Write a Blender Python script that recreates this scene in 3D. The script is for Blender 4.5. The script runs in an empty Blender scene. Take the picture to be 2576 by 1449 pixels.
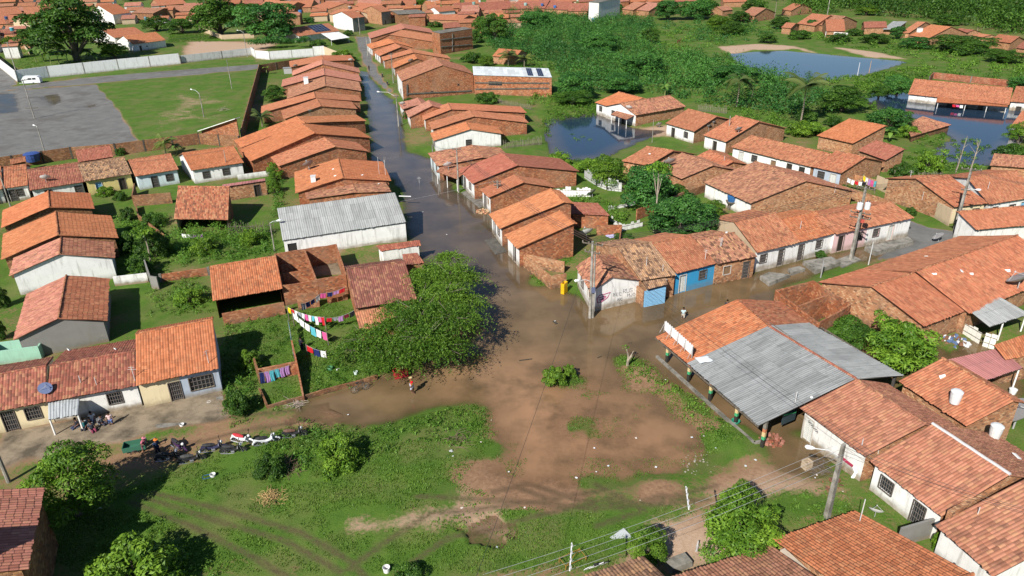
import bpy, bmesh, math, random
import numpy as np
from mathutils import Vector, Matrix
random.seed(7); rng = np.random.default_rng(7)
D = bpy.data; SC = bpy.context.scene; COL = SC.collection
R = math.radians
# ------------------------------------------------------------------ camera
CF = 1800.0; CTH = R(26); CRO = R(1.0); CH = 35.4
_fw = Vector((0, math.cos(CTH), -math.sin(CTH)))
_u0 = Vector((0, math.sin(CTH), math.cos(CTH))); _r0 = Vector((1, 0, 0))
_ri = _r0*math.cos(CRO) - _u0*math.sin(CRO); _up = _u0*math.cos(CRO) + _r0*math.sin(CRO)
cam_d = D.cameras.new("camera"); cam = D.objects.new("camera", cam_d); COL.objects.link(cam)
cam.matrix_world = Matrix(((_ri.x, _up.x, -_fw.x, 0), (_ri.y, _up.y, -_fw.y, 0), (_ri.z, _up.z, -_fw.z, CH), (0, 0, 0, 1)))
cam_d.sensor_width = 36; cam_d.lens = 36*CF/2576; cam_d.clip_start = 0.5; cam_d.clip_end = 9000
SC.camera = cam
# ------------------------------------------------------------------ sky, sun, exposure
SUN_EL = R(39); SHX, SHY = 0.50, 0.866          # shadows fall along (SHX, SHY)
W = D.worlds.new("World"); SC.world = W; W.use_nodes = True
_n = W.node_tree.nodes; _bg = _n["Background"]; _sky = _n.new("ShaderNodeTexSky")
_sky.sky_type = 'NISHITA'; _sky.sun_disc = False; _sky.sun_elevation = SUN_EL
_sky.sun_rotation = math.atan2(-SHX, -SHY); _sky.air_density = 1.0; _sky.dust_density = 0.3; _sky.ozone_density = 4.0
W.node_tree.links.new(_sky.outputs[0], _bg.inputs[0]); _bg.inputs[1].default_value = 0.06
sl = D.lights.new("sun", 'SUN'); so = D.objects.new("sun", sl); COL.objects.link(so)
sl.energy = 4.6; sl.angle = R(0.53); sl.color = (1.0, 0.945, 0.86)
so.rotation_euler = Vector((SHX*math.cos(SUN_EL), SHY*math.cos(SUN_EL), -math.sin(SUN_EL))).to_track_quat('-Z', 'Y').to_euler()
so.location = (-40, -60, 90)
vs = SC.view_settings; SC.display_settings.display_device = 'sRGB'
vs.view_transform = 'Standard'; vs.look = 'None'; vs.exposure = 0.68; vs.gamma = 1.0
SC.cycles.max_bounces = 6; SC.cycles.diffuse_bounces = 2; SC.cycles.glossy_bounces = 3
SC.cycles.transparent_max_bounces = 8; SC.cycles.caustics_reflective = False; SC.cycles.caustics_refractive = False

# ------------------------------------------------------------------ photograph pixel (2576 wide) to a place in the town
CAMP = Vector((0, 0, CH))
def ray(p): return _fw*CF + _ri*(p[0]-1288) - _up*(p[1]-724.5)
def G(p, z=0.0):
    d = ray(p); return CAMP + d*((z-CH)/d.z)
def on_plane(p, o, n):
    d = ray(p); return CAMP + d*((Vector(o)-CAMP).dot(n)/d.dot(n))
def V(*a): return Vector(a)

# ------------------------------------------------------------------ objects
def tag(o, label=None, cat=None, group=None, kind=None):
    if label: o['label'] = label
    if cat: o['category'] = cat
    if group: o['group'] = group
    if kind: o['kind'] = kind
    return o
def link(o, parent=None):
    COL.objects.link(o)
    if parent is not None: o.parent = parent
    return o
def thing(name, label, cat, loc=(0, 0, 0), rz=0.0, group=None):
    o = D.objects.new(name, None); link(o); o.location = loc; o.rotation_euler = (0, 0, rz); o.empty_display_size = 0.3
    return tag(o, label, cat, group)
class MB:
    """collects polygons, then links them as one mesh object"""
    def __init__(s): s.v = []; s.f = []; s.m = []; s.uv = []
    def poly(s, pts, m=0, uv=None):
        b = len(s.v); s.v += [tuple(p) for p in pts]; s.f.append(tuple(range(b, b+len(pts)))); s.m.append(m)
        if uv is None:
            p = [Vector(q) for q in pts]; n = (p[1]-p[0]).cross(p[2]-p[0])
            if n.length < 1e-9: n = Vector((0, 0, 1))
            n.normalize()
            if abs(n.z) > 0.8: uv = [(q.x, q.y) for q in p]
            else:
                h = Vector((-n.y, n.x, 0)).normalized(); uv = [(q.dot(h), q.z) for q in p]
        s.uv += uv
    def box(s, c, sx, sy, sz, rz=0, m=0, taper=1.0):
        """box standing on c (centre of its base)"""
        ca, sa = math.cos(rz), math.sin(rz); P = []
        for k, t in ((0, 1.0), (1, taper)):
            for a, b in ((-1, -1), (1, -1), (1, 1), (-1, 1)):
                x, y = a*sx/2*t, b*sy/2*t; P.append((c[0]+x*ca-y*sa, c[1]+x*sa+y*ca, c[2]+k*sz))
        for q in ((0, 1, 5, 4), (1, 2, 6, 5), (2, 3, 7, 6), (3, 0, 4, 7), (4, 5, 6, 7), (3, 2, 1, 0)): s.poly([P[i] for i in q], m)
    def bar(s, a, b, w, h=None, m=0):
        """square bar from a to b"""
        a = Vector(a); b = Vector(b); d = (b-a); h = h or w
        if d.length < 1e-6: return
        d.normalize(); x = d.cross(Vector((0, 0, 1)))
        if x.length < 1e-3: x = Vector((1, 0, 0))
        x.normalize(); y = x.cross(d)
        P = [e+x*(i*w/2)+y*(j*h/2) for e in (a, b) for i, j in ((-1, -1), (1, -1), (1, 1), (-1, 1))]
        for q in ((0, 1, 5, 4), (1, 2, 6, 5), (2, 3, 7, 6), (3, 0, 4, 7), (4, 5, 6, 7), (3, 2, 1, 0)): s.poly([P[i] for i in q], m)
    def tube(s, pts, r, n=6, m=0, cap=True):
        """round tube through pts; r is a number or one radius per point"""
        pts = [Vector(p) for p in pts]; rr = r if isinstance(r, (list, tuple)) else [r]*len(pts); rings = []
        for i, p in enumerate(pts):
            d = (pts[min(i+1, len(pts)-1)] - pts[max(i-1, 0)])
            if d.length < 1e-9: d = Vector((0, 0, 1))
            d.normalize(); x = d.cross(Vector((0, 0, 1)))
            if x.length < 0.05: x = Vector((1, 0, 0))
            x.normalize(); y = d.cross(x)
            rings.append([p+x*(math.cos(2*math.pi*k/n)*rr[i])+y*(math.sin(2*math.pi*k/n)*rr[i]) for k in range(n)])
        for a, b in zip(rings, rings[1:]):
            for k in range(n): s.poly([a[k], b[k], b[(k+1) % n], a[(k+1) % n]], m)
        if cap: s.poly(rings[0], m); s.poly(rings[-1][::-1], m)
    def lathe(s, c, prof, n=14, m=0):
        """prof = [(radius, height)...] turned about the vertical through c"""
        c = Vector(c); R_ = [[c+Vector((r*math.cos(2*math.pi*k/n), r*math.sin(2*math.pi*k/n), z)) for k in range(n)] for r, z in prof]
        for a, b in zip(R_, R_[1:]):
            for k in range(n): s.poly([a[k], a[(k+1) % n], b[(k+1) % n], b[k]], m)
        if prof[0][0] > 1e-4: s.poly(R_[0][::-1], m)
        if prof[-1][0] > 1e-4: s.poly(R_[-1], m)
    def build(s, name, mats, parent=None, smooth=False):
        me = D.meshes.new(name); me.from_pydata(s.v, [], s.f)
        for m in (mats if isinstance(mats, (list, tuple)) else [mats]): me.materials.append(m)
        if len(s.f):
            me.polygons.foreach_set("material_index", s.m)
            l = me.uv_layers.new(name="UVMap"); l.data.foreach_set("uv", np.array(s.uv, dtype=np.float32).ravel())
            if smooth: me.polygons.foreach_set("use_smooth", [True]*len(s.f))
        me.update()
        return link(D.objects.new(name, me), parent)
def np_mesh(name, verts, faces, mats, parent=None, attr=None, mi=None, smooth=False):
    """fast mesh from arrays; faces (n, 3 or 4); attr = {name: per-vertex floats}"""
    me = D.meshes.new(name); nv, nf, k = len(verts), len(faces), faces.shape[1]
    me.vertices.add(nv); me.vertices.foreach_set("co", verts.astype(np.float32).ravel())
    me.loops.add(nf*k); me.loops.foreach_set("vertex_index", faces.astype(np.int32).ravel())
    me.polygons.add(nf); me.polygons.foreach_set("loop_start", np.arange(0, nf*k, k, dtype=np.int32))
    me.update(calc_edges=True)
    for m in (mats if isinstance(mats, (list, tuple)) else [mats]): me.materials.append(m)
    if mi is not None: me.polygons.foreach_set("material_index", mi.astype(np.int32))
    if smooth: me.polygons.foreach_set("use_smooth", np.ones(nf, dtype=bool))
    for a, val in (attr or {}).items():
        l = me.attributes.new(a, 'FLOAT', 'POINT'); l.data.foreach_set("value", val.astype(np.float32))
    return link(D.objects.new(name, me), parent)
def copy_tree(o, parent=None):
    c = o.copy(); COL.objects.link(c)
    if parent is not None: c.parent = parent
    for ch in o.children: copy_tree(ch, c)
    return c

# ------------------------------------------------------------------ materials
class NT:
    def __init__(s, name):
        s.mat = D.materials.new(name); s.mat.use_nodes = True; s.t = s.mat.node_tree; s.n = s.t.nodes
        s.p = s.n["Principled BSDF"]; s.out = s.n["Material Output"]
    def new(s, t, **k):
        n = s.n.new("ShaderNode"+t)
        for a, v in k.items(): setattr(n, a, v)
        return n
    def put(s, sock, v):
        if hasattr(v, 'is_output'): s.t.links.new(v, sock)
        else:
            if sock.type == 'RGBA' and len(v) == 3: v = (*v, 1)
            sock.default_value = v
    def math(s, op, a, b=0.0, c=None, clamp=False):
        n = s.new("Math", operation=op, use_clamp=clamp); s.put(n.inputs[0], a); s.put(n.inputs[1], b)
        if c is not None: s.put(n.inputs[2], c)
        return n.outputs[0]
    def mix(s, f, a, b, mode='MIX'):
        n = s.new("Mix", data_type='RGBA', blend_type=mode); s.put(n.inputs[0], f); s.put(n.inputs[6], a); s.put(n.inputs[7], b); return n.outputs[2]
    def noise(s, vec, sc, det=3.0, rough=0.6, out=0):
        n = s.new("TexNoise"); n.inputs['Scale'].default_value = sc; n.inputs['Detail'].default_value = det; n.inputs['Roughness'].default_value = rough
        if vec is not None: s.t.links.new(vec, n.inputs['Vector'])
        return n.outputs[out]
    def ramp(s, f, stops, interp='LINEAR'):
        n = s.new("ValToRGB"); n.color_ramp.interpolation = interp; e = n.color_ramp.elements
        while len(e) < len(stops): e.new(0.5)
        for q, (p, c) in zip(e, stops): q.position = p; q.color = (*c, 1) if len(c) == 3 else c
        s.t.links.new(f, n.inputs[0]); return n.outputs[0]
    def rng(s, v, a, b, c=0.0, d=1.0):
        n = s.new("MapRange"); s.put(n.inputs[0], v)
        for i, q in enumerate((a, b, c, d)): s.put(n.inputs[i+1], q)
        return n.outputs[0]
    def comb(s, x, y, z=0.0):
        n = s.new("CombineXYZ"); s.put(n.inputs[0], x); s.put(n.inputs[1], y); s.put(n.inputs[2], z); return n.outputs[0]
    def sep(s, v):
        n = s.new("SeparateXYZ"); s.t.links.new(v, n.inputs[0]); return n.outputs
    def bump(s, h, dist, st=1.0):
        n = s.new("Bump"); n.inputs['Strength'].default_value = st; n.inputs['Distance'].default_value = dist
        s.t.links.new(h, n.inputs['Height']); s.t.links.new(n.outputs[0], s.p.inputs['Normal']); return n
    def attr(s, name): return s.new("Attribute", attribute_name=name).outputs['Fac']
    def pos(s): return s.new("NewGeometry").outputs['Position']
    def uv(s): return s.new("TexCoord").outputs['UV']
    def objcol(s):
        n = s.new("ObjectInfo"); return n.outputs['Color'], n.outputs['Alpha'], n.outputs['Random']
    def white(s, v):
        n = s.new("TexWhiteNoise", noise_dimensions='3D'); s.t.links.new(v, n.inputs['Vector']); return n.outputs['Value'], n.outputs['Color']
    def set(s, **k):
        m = dict(color='Base Color', rough='Roughness', metal='Metallic', spec='Specular IOR Level', alpha='Alpha')
        for a, v in k.items(): s.put(s.p.inputs[m[a]], v)
        return s.mat
_cache = {}
def cached(f):
    def g(*a):
        k = (f.__name__, a)
        if k not in _cache: _cache[k] = f(*a)
        return _cache[k]
    return g
@cached
def tiles():
    """clay roof tiles; object colour = fired-clay tint, object alpha = how weathered"""
    t = NT("clay_tiles"); c, a, r = t.objcol(); u = t.sep(t.uv()); p = t.pos()
    col = t.math('FLOOR', t.math('DIVIDE', u[0], 0.22)); cr, _ = t.white(t.comb(col, r, 3.1))
    vv = t.math('ADD', t.math('DIVIDE', u[1], 0.42), t.math('MULTIPLY', cr, 0.35)); row = t.math('FLOOR', vv)
    w, _ = t.white(t.comb(col, row, r)); w2, _ = t.white(t.comb(col, row, t.math('ADD', r, 5.0)))
    b = t.mix(t.rng(w, 0, 1, 0.0, 1.0), t.mix(1.0, c, (0.80, 0.76, 0.73), 'MULTIPLY'), t.mix(1.0, c, (1.15, 1.18, 1.2), 'MULTIPLY'))
    pale = t.math('MULTIPLY', t.rng(w2, 0.72, 0.8, 0, 0.75), a); b = t.mix(pale, b, (0.50, 0.29, 0.15))
    old = t.math('MULTIPLY', t.rng(w2, 0.22, 0.16, 0, 0.8), a); b = t.mix(old, b, (0.085, 0.05, 0.036))
    n1 = t.noise(p, 0.9, 5.0, 0.65); st = t.math('MULTIPLY', t.rng(n1, 0.50, 0.68, 0, 1), t.rng(a, 0, 1, 0.10, 0.72)); b = t.mix(st, b, (0.075, 0.048, 0.036))
    n2 = t.noise(p, 0.25, 3.0); b = t.mix(t.rng(n2, 0.35, 0.7, 0.0, 0.28), b, t.mix(1.0, c, (0.72, 0.62, 0.6), 'MULTIPLY'))
    n3 = t.noise(p, 2.6, 3.0); b = t.mix(t.rng(n3, 0.62, 0.72, 0.0, 0.35), b, (0.42, 0.24, 0.14))
    fr = t.math('FRACT', vv); lap = t.rng(fr, 0.0, 0.14, 0.0, 1.0)
    uu = t.math('FRACT', t.math('DIVIDE', u[0], 0.22)); gut = t.math('ABSOLUTE', t.math('SUBTRACT', uu, 0.5))
    b = t.mix(t.rng(gut, 0.36, 0.5, 0.0, 0.55), b, (0.09, 0.05, 0.035))
    t.bump(t.math('ADD', t.math('MULTIPLY', lap, 0.6), t.math('MULTIPLY', n3, 0.5)), 0.05, 0.8)
    return t.set(color=b, rough=0.9, spec=0.15)
@cached
def brick(kind):
    pal = dict(orange=((0.36, 0.125, 0.052), (0.25, 0.075, 0.034), (0.47, 0.22, 0.11)), pale=((0.44, 0.22, 0.115), (0.33, 0.14, 0.065), (0.52, 0.32, 0.18)),
               red=((0.34, 0.10, 0.055), (0.23, 0.06, 0.035), (0.42, 0.17, 0.10)), brown=((0.26, 0.115, 0.05), (0.16, 0.065, 0.03), (0.36, 0.19, 0.09)))[kind]
    t = NT("hollow_brick_"+kind); u = t.sep(t.uv()); p = t.pos()
    vv = t.math('DIVIDE', u[1], 0.165); row = t.math('FLOOR', vv)
    uu = t.math('ADD', t.math('DIVIDE', u[0], 0.27), t.math('MULTIPLY', t.math('MODULO', row, 2.0), 0.5)); cl = t.math('FLOOR', uu)
    w, _ = t.white(t.comb(cl, row, 1.7)); w2, _ = t.white(t.comb(cl, row, 8.3))
    b = t.mix(w, pal[0], pal[1]); b = t.mix(t.rng(w2, 0.7, 0.85, 0, 0.85), b, pal[2]); b = t.mix(t.rng(w2, 0.12, 0.06, 0, 0.7), b, (0.10, 0.06, 0.04))
    fx = t.math('FRACT', uu); fy = t.math('FRACT', vv)
    ex = t.math('MINIMUM', t.rng(fx, 0.0, 0.1), t.rng(fx, 1.0, 0.9)); ey = t.math('MINIMUM', t.rng(fy, 0.0, 0.16), t.rng(fy, 1.0, 0.84))
    mort = t.math('MINIMUM', ex, ey); b = t.mix(t.rng(mort, 0.0, 0.7, 0.75, 0.0), b, (0.24, 0.165, 0.115))
    n = t.noise(p, 0.8, 5.0); b = t.mix(t.rng(n, 0.5, 0.72, 0.0, 0.55), b, (0.115, 0.075, 0.05))
    n4 = t.noise(p, 0.35, 2.0); b = t.mix(t.rng(n4, 0.45, 0.7, 0.0, 0.4), b, (0.34, 0.22, 0.14))
    z = t.sep(p)[2]; b = t.mix(t.math('MULTIPLY', t.rng(z, 0.9, 0.1, 0, 0.75), t.rng(t.noise(p, 1.6), 0.35, 0.6)), b, (0.07, 0.055, 0.04))
    t.bump(mort, 0.02, 0.7)
    return t.set(color=b, rough=0.92, spec=0.1)
@cached
def plaster(col, dirt=0.6):
    t = NT("painted_plaster"); p = t.pos(); q = t.sep(p)
    n = t.noise(p, 1.1, 5.0, 0.65); b = t.mix(t.rng(n, 0.4, 0.75, 0.0, 0.30*dirt), col, tuple(c*0.55 for c in col))
    streak = t.noise(t.comb(t.math('MULTIPLY', q[0], 3.0), t.math('MULTIPLY', q[1], 3.0), t.math('MULTIPLY', q[2], 0.35)), 1.0, 4.0)
    b = t.mix(t.rng(streak, 0.52, 0.72, 0.0, 0.5*dirt), b, (0.20, 0.18, 0.15))
    lo = t.math('MULTIPLY', t.rng(q[2], 1.1, 0.15, 0.0, 1.0), t.rng(t.noise(p, 1.4, 4.0), 0.32, 0.62)); b = t.mix(t.math('MULTIPLY', lo, 0.9*dirt), b, (0.085, 0.08, 0.06))
    td = t.math('ADD', q[2], t.math('MULTIPLY', t.math('SUBTRACT', t.noise(p, .8, 3.0), .5), .5)); b = t.mix(t.rng(td, 0.75, 0.45, 0.0, 0.55*dirt), b, (0.24, 0.18, 0.11)); pe = t.noise(p, 2.7, 4.0); b = t.mix(t.rng(pe, 0.66, 0.70, 0.0, 0.6*dirt), b, (0.33, 0.29, 0.24))
    t.bump(t.noise(p, 9.0, 3.0), 0.01, 0.5)
    return t.set(color=b, rough=0.85, spec=0.2)
@cached
def sheet(col, period=0.18, stain=0.5):
    """corrugated fibre-cement or metal sheeting"""
    t = NT("corrugated_sheet"); u = t.sep(t.uv()); p = t.pos()
    w, _ = t.white(t.comb(t.math('FLOOR', t.math('DIVIDE', u[0], 1.0)), t.math('FLOOR', t.math('DIVIDE', u[1], 1.83)), 2.0))
    b = t.mix(w, tuple(c*0.84 for c in col), tuple(min(1, c*1.12) for c in col))
    st = t.noise(t.comb(t.math('MULTIPLY', u[0], 2.5), t.math('MULTIPLY', u[1], 0.35), 0.0), 1.2, 5.0)
    b = t.mix(t.rng(st, 0.45, 0.75, 0.0, stain), b, tuple(c*0.38 for c in col))
    b = t.mix(t.rng(t.noise(p, 3.0, 4.0), 0.6, 0.7, 0, stain*0.7), b, (0.09, 0.09, 0.085))
    fr = t.math('FRACT', t.math('DIVIDE', u[1], 1.83)); b = t.mix(t.rng(fr, 0.0, 0.03, 0.6, 0.0), b, (0.07, 0.07, 0.07))
    fu = t.math('FRACT', t.math('DIVIDE', u[0], 0.19)); b = t.mix(t.rng(t.math('ABSOLUTE', t.math('SUBTRACT', fu, 0.5)), 0.33, 0.5, 0.0, 0.45), b, tuple(c*0.45 for c in col))
    return t.set(color=b, rough=0.75, spec=0.25)
@cached
def paint(col, rough=0.55, metal=0.0):
    t = NT("paint"); p = t.pos(); n = t.noise(p, 5.0, 4.0)
    b = t.mix(t.rng(n, 0.4, 0.75, 0.0, 0.4), col, tuple(c*0.62 for c in col))
    return t.set(color=b, rough=rough, metal=metal)
@cached
def concrete(v=0.26):
    t = NT("weathered_concrete"); p = t.pos(); n = t.noise(p, 1.3, 6.0, 0.7)
    b = t.ramp(n, [(0.3, (v*0.28, v*0.27, v*0.23)), (0.5, (v*0.85, v*0.8, v*0.7)), (0.72, (v*1.2, v*1.12, v))])
    b = t.mix(t.rng(t.noise(p, 0.45, 3.0), 0.5, 0.65, 0, 0.6), b, (0.10, 0.095, 0.075))
    t.bump(t.noise(p, 8.0, 4.0), 0.02, 0.6)
    return t.set(color=b, rough=0.9, spec=0.15)
@cached
def wood(v=0.22):
    t = NT("weathered_wood"); p = t.sep(t.pos()); n = t.noise(t.comb(t.math('MULTIPLY', p[0], 9.0), t.math('MULTIPLY', p[1], 9.0), p[2]), 1.0, 4.0)
    return t.set(color=t.ramp(n, [(0.3, (v*0.45, v*0.38, v*0.3)), (0.7, (v*1.2, v*1.02, v*0.8))]), rough=0.9, spec=0.1)
@cached
def cloth(col):
    t = NT("washed_cloth"); n = t.noise(t.pos(), 6.0, 3.0)
    return t.set(color=t.mix(t.rng(n, 0.35, 0.7, 0, 0.5), col, tuple(c*0.6 for c in col)), rough=0.95, spec=0.05)
@cached
def leaf(dark, light, trans=0.25):
    """foliage: per-leaf shade from the 'rnd' attribute, some light through the blade"""
    t = NT("foliage"); a = t.attr("rnd"); c, _, r = t.objcol()
    b = t.mix(a, dark, light); b = t.mix(1.0, b, c, 'MULTIPLY')
    d = t.new("BsdfTranslucent"); t.put(d.inputs[0], t.mix(1.0, b, (1.25, 1.3, 0.6), 'MULTIPLY'))
    t.set(color=b, rough=0.55, spec=0.3); m = t.new("MixShader"); m.inputs[0].default_value = trans
    t.t.links.new(t.p.outputs[0], m.inputs[1]); t.t.links.new(d.outputs[0], m.inputs[2]); t.t.links.new(m.outputs[0], t.out.inputs[0])
    return t.mat
@cached
def glassy(col=(0.02, 0.025, 0.03)):
    t = NT("window_glass"); return t.set(color=col, rough=0.12, spec=0.5)
@cached
def solar():
    t = NT("solar_cells"); u = t.sep(t.uv()); fx = t.math('FRACT', t.math('DIVIDE', u[0], 1.0)); fy = t.math('FRACT', t.math('DIVIDE', u[1], 1.65))
    e = t.math('MINIMUM', t.math('MINIMUM', t.rng(fx, 0, 0.05), t.rng(fx, 1, 0.95)), t.math('MINIMUM', t.rng(fy, 0, 0.03), t.rng(fy, 1, 0.97)))
    return t.set(color=t.mix(e, (0.35, 0.36, 0.38), (0.012, 0.016, 0.04)), rough=0.15, spec=0.5)
WHITE = (0.74, 0.74, 0.72); DARK = (0.02, 0.018, 0.016)
# ------------------------------------------------------------------ roofs and houses
TINT = dict(o=(0.420, 0.163, 0.088), b=(0.480, 0.177, 0.081), p=(0.430, 0.190, 0.137), r=(0.330, 0.116, 0.079), d=(0.220, 0.088, 0.067), t=(0.330, 0.198, 0.122), n=(0.385, 0.171, 0.107), m=(0.360, 0.161, 0.151))
def roof_sheet(name, A, B, Cc, Dd, parent, tint='o', age=0.4, mat=None, sag=0.05, fine=True, kind_period=0.22):
    """one roof slope: A-B lower edge (left to right seen from outside), Dd-Cc upper edge; real corrugation and a thickness"""
    A, B, Cc, Dd = Vector(A), Vector(B), Vector(Cc), Vector(Dd)
    L = (B-A).length; S = (Dd-A).length; per = kind_period; age = min(1.0, age*.9+.14)
    n = (B-A).cross(Dd-A).normalized()
    if n.z < 0: n = -n
    spp = 4 if fine else 0
    nc = max(2, int(L/per)*spp) if fine else 2
    nr = max(2, int(S/0.85)+1) if fine else 2
    u = np.linspace(0, 1, nc+1); v = np.linspace(0, 1, nr+1); U, Vv = np.meshgrid(u, v)
    a, b, c, d = (np.array(q) for q in (A, B, Cc, Dd))
    P = ((1-U)*(1-Vv))[..., None]*a + (U*(1-Vv))[..., None]*b + (U*Vv)[..., None]*c + ((1-U)*Vv)[..., None]*d
    if fine:
        prof = np.array([0.0, 0.045, 0.055, 0.045])
        h = prof[(np.arange(nc+1) % 4)][None, :]*np.ones_like(U)
        ph = rng.uniform(0, 6.28, 4)
        sg = sag*(np.sin(U*L*0.55+ph[0])*np.sin(Vv*3.1+ph[1]) + 0.5*np.sin(U*L*1.7+ph[2])*np.sin(Vv*5.0+ph[3]))
        colj = np.repeat(rng.normal(0, 0.02, nc//4+2), 4)[:nc+1]
        h = h + sg*np.sin(np.pi*np.clip(Vv, 0.02, 0.98)) + colj[None, :]*0.5
        P = P + h[..., None]*np.array(n)
        slope = (d-a)/max(S, 1e-6); P[0] += -slope[None, :]*np.abs(rng.normal(0, 0.05, nc//4+2)).repeat(4)[:nc+1][:, None]
    idx = np.arange((nc+1)*(nr+1)).reshape(nr+1, nc+1)
    Fq = np.stack([idx[:-1, :-1], idx[:-1, 1:], idx[1:, 1:], idx[1:, :-1]], -1).reshape(-1, 4)
    verts = P.reshape(-1, 3); nv = len(verts)
    th = np.array(n)*0.07
    low = np.array([a, b, c, d]) - th; top = np.array([a, b, c, d])
    verts = np.vstack([verts, low, top]); l0 = nv; t0 = nv+4
    F2 = [[l0+3, l0+2, l0+1, l0]] + [[l0+i, l0+(i+1) % 4, t0+(i+1) % 4, t0+i] for i in range(4)]
    faces = np.vstack([Fq, np.array(F2)])
    o = np_mesh(name, verts, faces, mat or tiles(), parent)
    uvp = np.zeros((nv+8, 2), dtype=np.float32)
    # keep a whole number of periods so that colour and relief agree
    Ls = (nc/4*per) if fine else L
    uvp[:nv, 0] = (U*Ls).ravel(); uvp[:nv, 1] = (Vv*S).ravel()
    l = o.data.uv_layers.new(name="UVMap"); l.data.foreach_set("uv", uvp[faces.ravel()].ravel())
    j_ = rng.uniform(.88, 1.1); j2 = rng.uniform(.93, 1.07)
    if mat is None: o.color = (TINT[tint][0]*j_, TINT[tint][1]*j_*j2, TINT[tint][2]*j_*j2, age) if isinstance(tint, str) else (*tint, age)
    return o
def wall_with_holes(mb, O, X, top, holes, zb, m, depth=0.14, split=None):
    """vertical wall from O along X; top = [(s, z)...] along the wall; holes = [(s0, s1, z0, z1)]; the reveals go in by depth"""
    L = X.length; x = X/L; n = Vector((x.y, -x.x, 0))
    def at(s, z, d=0.0): q = O + x*s - n*d; return (q.x, q.y, z)
    def ztop(s):
        for (s0, z0), (s1, z1) in zip(top, top[1:]):
            if s <= s1+1e-6: return z0+(z1-z0)*(s-s0)/max(s1-s0, 1e-6)
        return top[-1][1]
    m2 = split[1] if split else m; sx = split[0]*L if split else -1
    ss = sorted(set([0, L]+([sx] if split else [])+[s for s, _ in top]+[h[0] for h in holes]+[h[1] for h in holes]))
    for s0, s1 in zip(ss, ss[1:]):
        if s1-s0 < 1e-4: continue
        hs = sorted([h for h in holes if h[0] <= s0+1e-5 and h[1] >= s1-1e-5], key=lambda h: h[2]); z = zb; mc = m2 if split and s0 >= sx-1e-5 else m
        for h in hs:
            if h[2] > z: mb.poly([at(s0, z), at(s1, z), at(s1, h[2]), at(s0, h[2])], mc)
            z = h[3]
        mb.poly([at(s0, z), at(s1, z), at(s1, ztop(s1)), at(s0, ztop(s0))], mc)
    for s0, s1, z0, z1 in holes:
        mb.poly([at(s0, z0), at(s0, z0, depth), at(s0, z1, depth), at(s0, z1)], m); mb.poly([at(s1, z0, depth), at(s1, z0), at(s1, z1), at(s1, z1, depth)], m)
        mb.poly([at(s0, z1), at(s0, z1, depth), at(s1, z1, depth), at(s1, z1)], m); mb.poly([at(s0, z0, depth), at(s0, z0), at(s1, z0), at(s1, z0, depth)], m)
    return at
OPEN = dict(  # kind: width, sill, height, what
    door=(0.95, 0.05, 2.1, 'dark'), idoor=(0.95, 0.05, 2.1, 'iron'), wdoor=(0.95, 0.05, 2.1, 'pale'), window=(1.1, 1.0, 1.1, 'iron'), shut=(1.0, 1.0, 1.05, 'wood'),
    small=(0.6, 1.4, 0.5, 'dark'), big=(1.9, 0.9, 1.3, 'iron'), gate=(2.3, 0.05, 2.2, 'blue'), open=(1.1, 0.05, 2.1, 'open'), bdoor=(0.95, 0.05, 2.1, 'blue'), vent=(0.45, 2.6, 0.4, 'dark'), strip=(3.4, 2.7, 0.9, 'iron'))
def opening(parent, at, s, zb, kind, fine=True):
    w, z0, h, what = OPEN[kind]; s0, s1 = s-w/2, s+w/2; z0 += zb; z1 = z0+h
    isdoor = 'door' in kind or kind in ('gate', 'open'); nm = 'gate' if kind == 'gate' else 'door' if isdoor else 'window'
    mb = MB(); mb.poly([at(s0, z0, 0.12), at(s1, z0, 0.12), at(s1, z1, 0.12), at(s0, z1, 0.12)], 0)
    mat = dict(dark=paint((0.03, 0.024, 0.02)), iron=glassy(), pale=paint((0.55, 0.56, 0.53)), wood=paint((0.22, 0.14, 0.08)), blue=paint((0.20, 0.42, 0.62)), open=paint(DARK, 0.95))[what]  # open doorways: a near-black panel stands in for the interior shade
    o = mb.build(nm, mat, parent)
    if what == 'open' or not fine: return o
    f = MB(); e = 0.02; w_ = 0.07
    for a, b in (((s0, z0), (s0, z1)), ((s1, z0), (s1, z1)), ((s0, z1), (s1, z1))) + (() if isdoor else (((s0, z0), (s1, z0)),)): f.bar(at(a[0], a[1], -e), at(b[0], b[1], -e), w_)
    f.build('frame', paint((0.10, 0.085, 0.075) if what in ('iron', 'dark') else (0.45, 0.42, 0.38)), o)
    if what == 'iron':
        g = MB()
        for i in range(1, 6): q = s0+(s1-s0)*i/6; g.bar(at(q, z0, 0.03), at(q, z1, 0.03), 0.03)
        for i in range(1, 5 if isdoor else 3): q = z0+(z1-z0)*i/(5 if isdoor else 3); g.bar(at(s0, q, 0.03), at(s1, q, 0.03), 0.03)
        g.build('grille', paint((0.16, 0.14, 0.13)), o)
    elif what in ('blue', 'pale', 'wood'):
        g = MB()
        for i in range(int(h/0.16)): q = z0+0.08+i*0.16; g.bar(at(s0+0.05, q, 0.10), at(s1-0.05, q, 0.10), 0.03)
        g.bar(at((s0+s1)/2, z0, 0.10), at((s0+s1)/2, z1, 0.10), 0.05); g.build('slats', mat, o)
    return o
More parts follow.
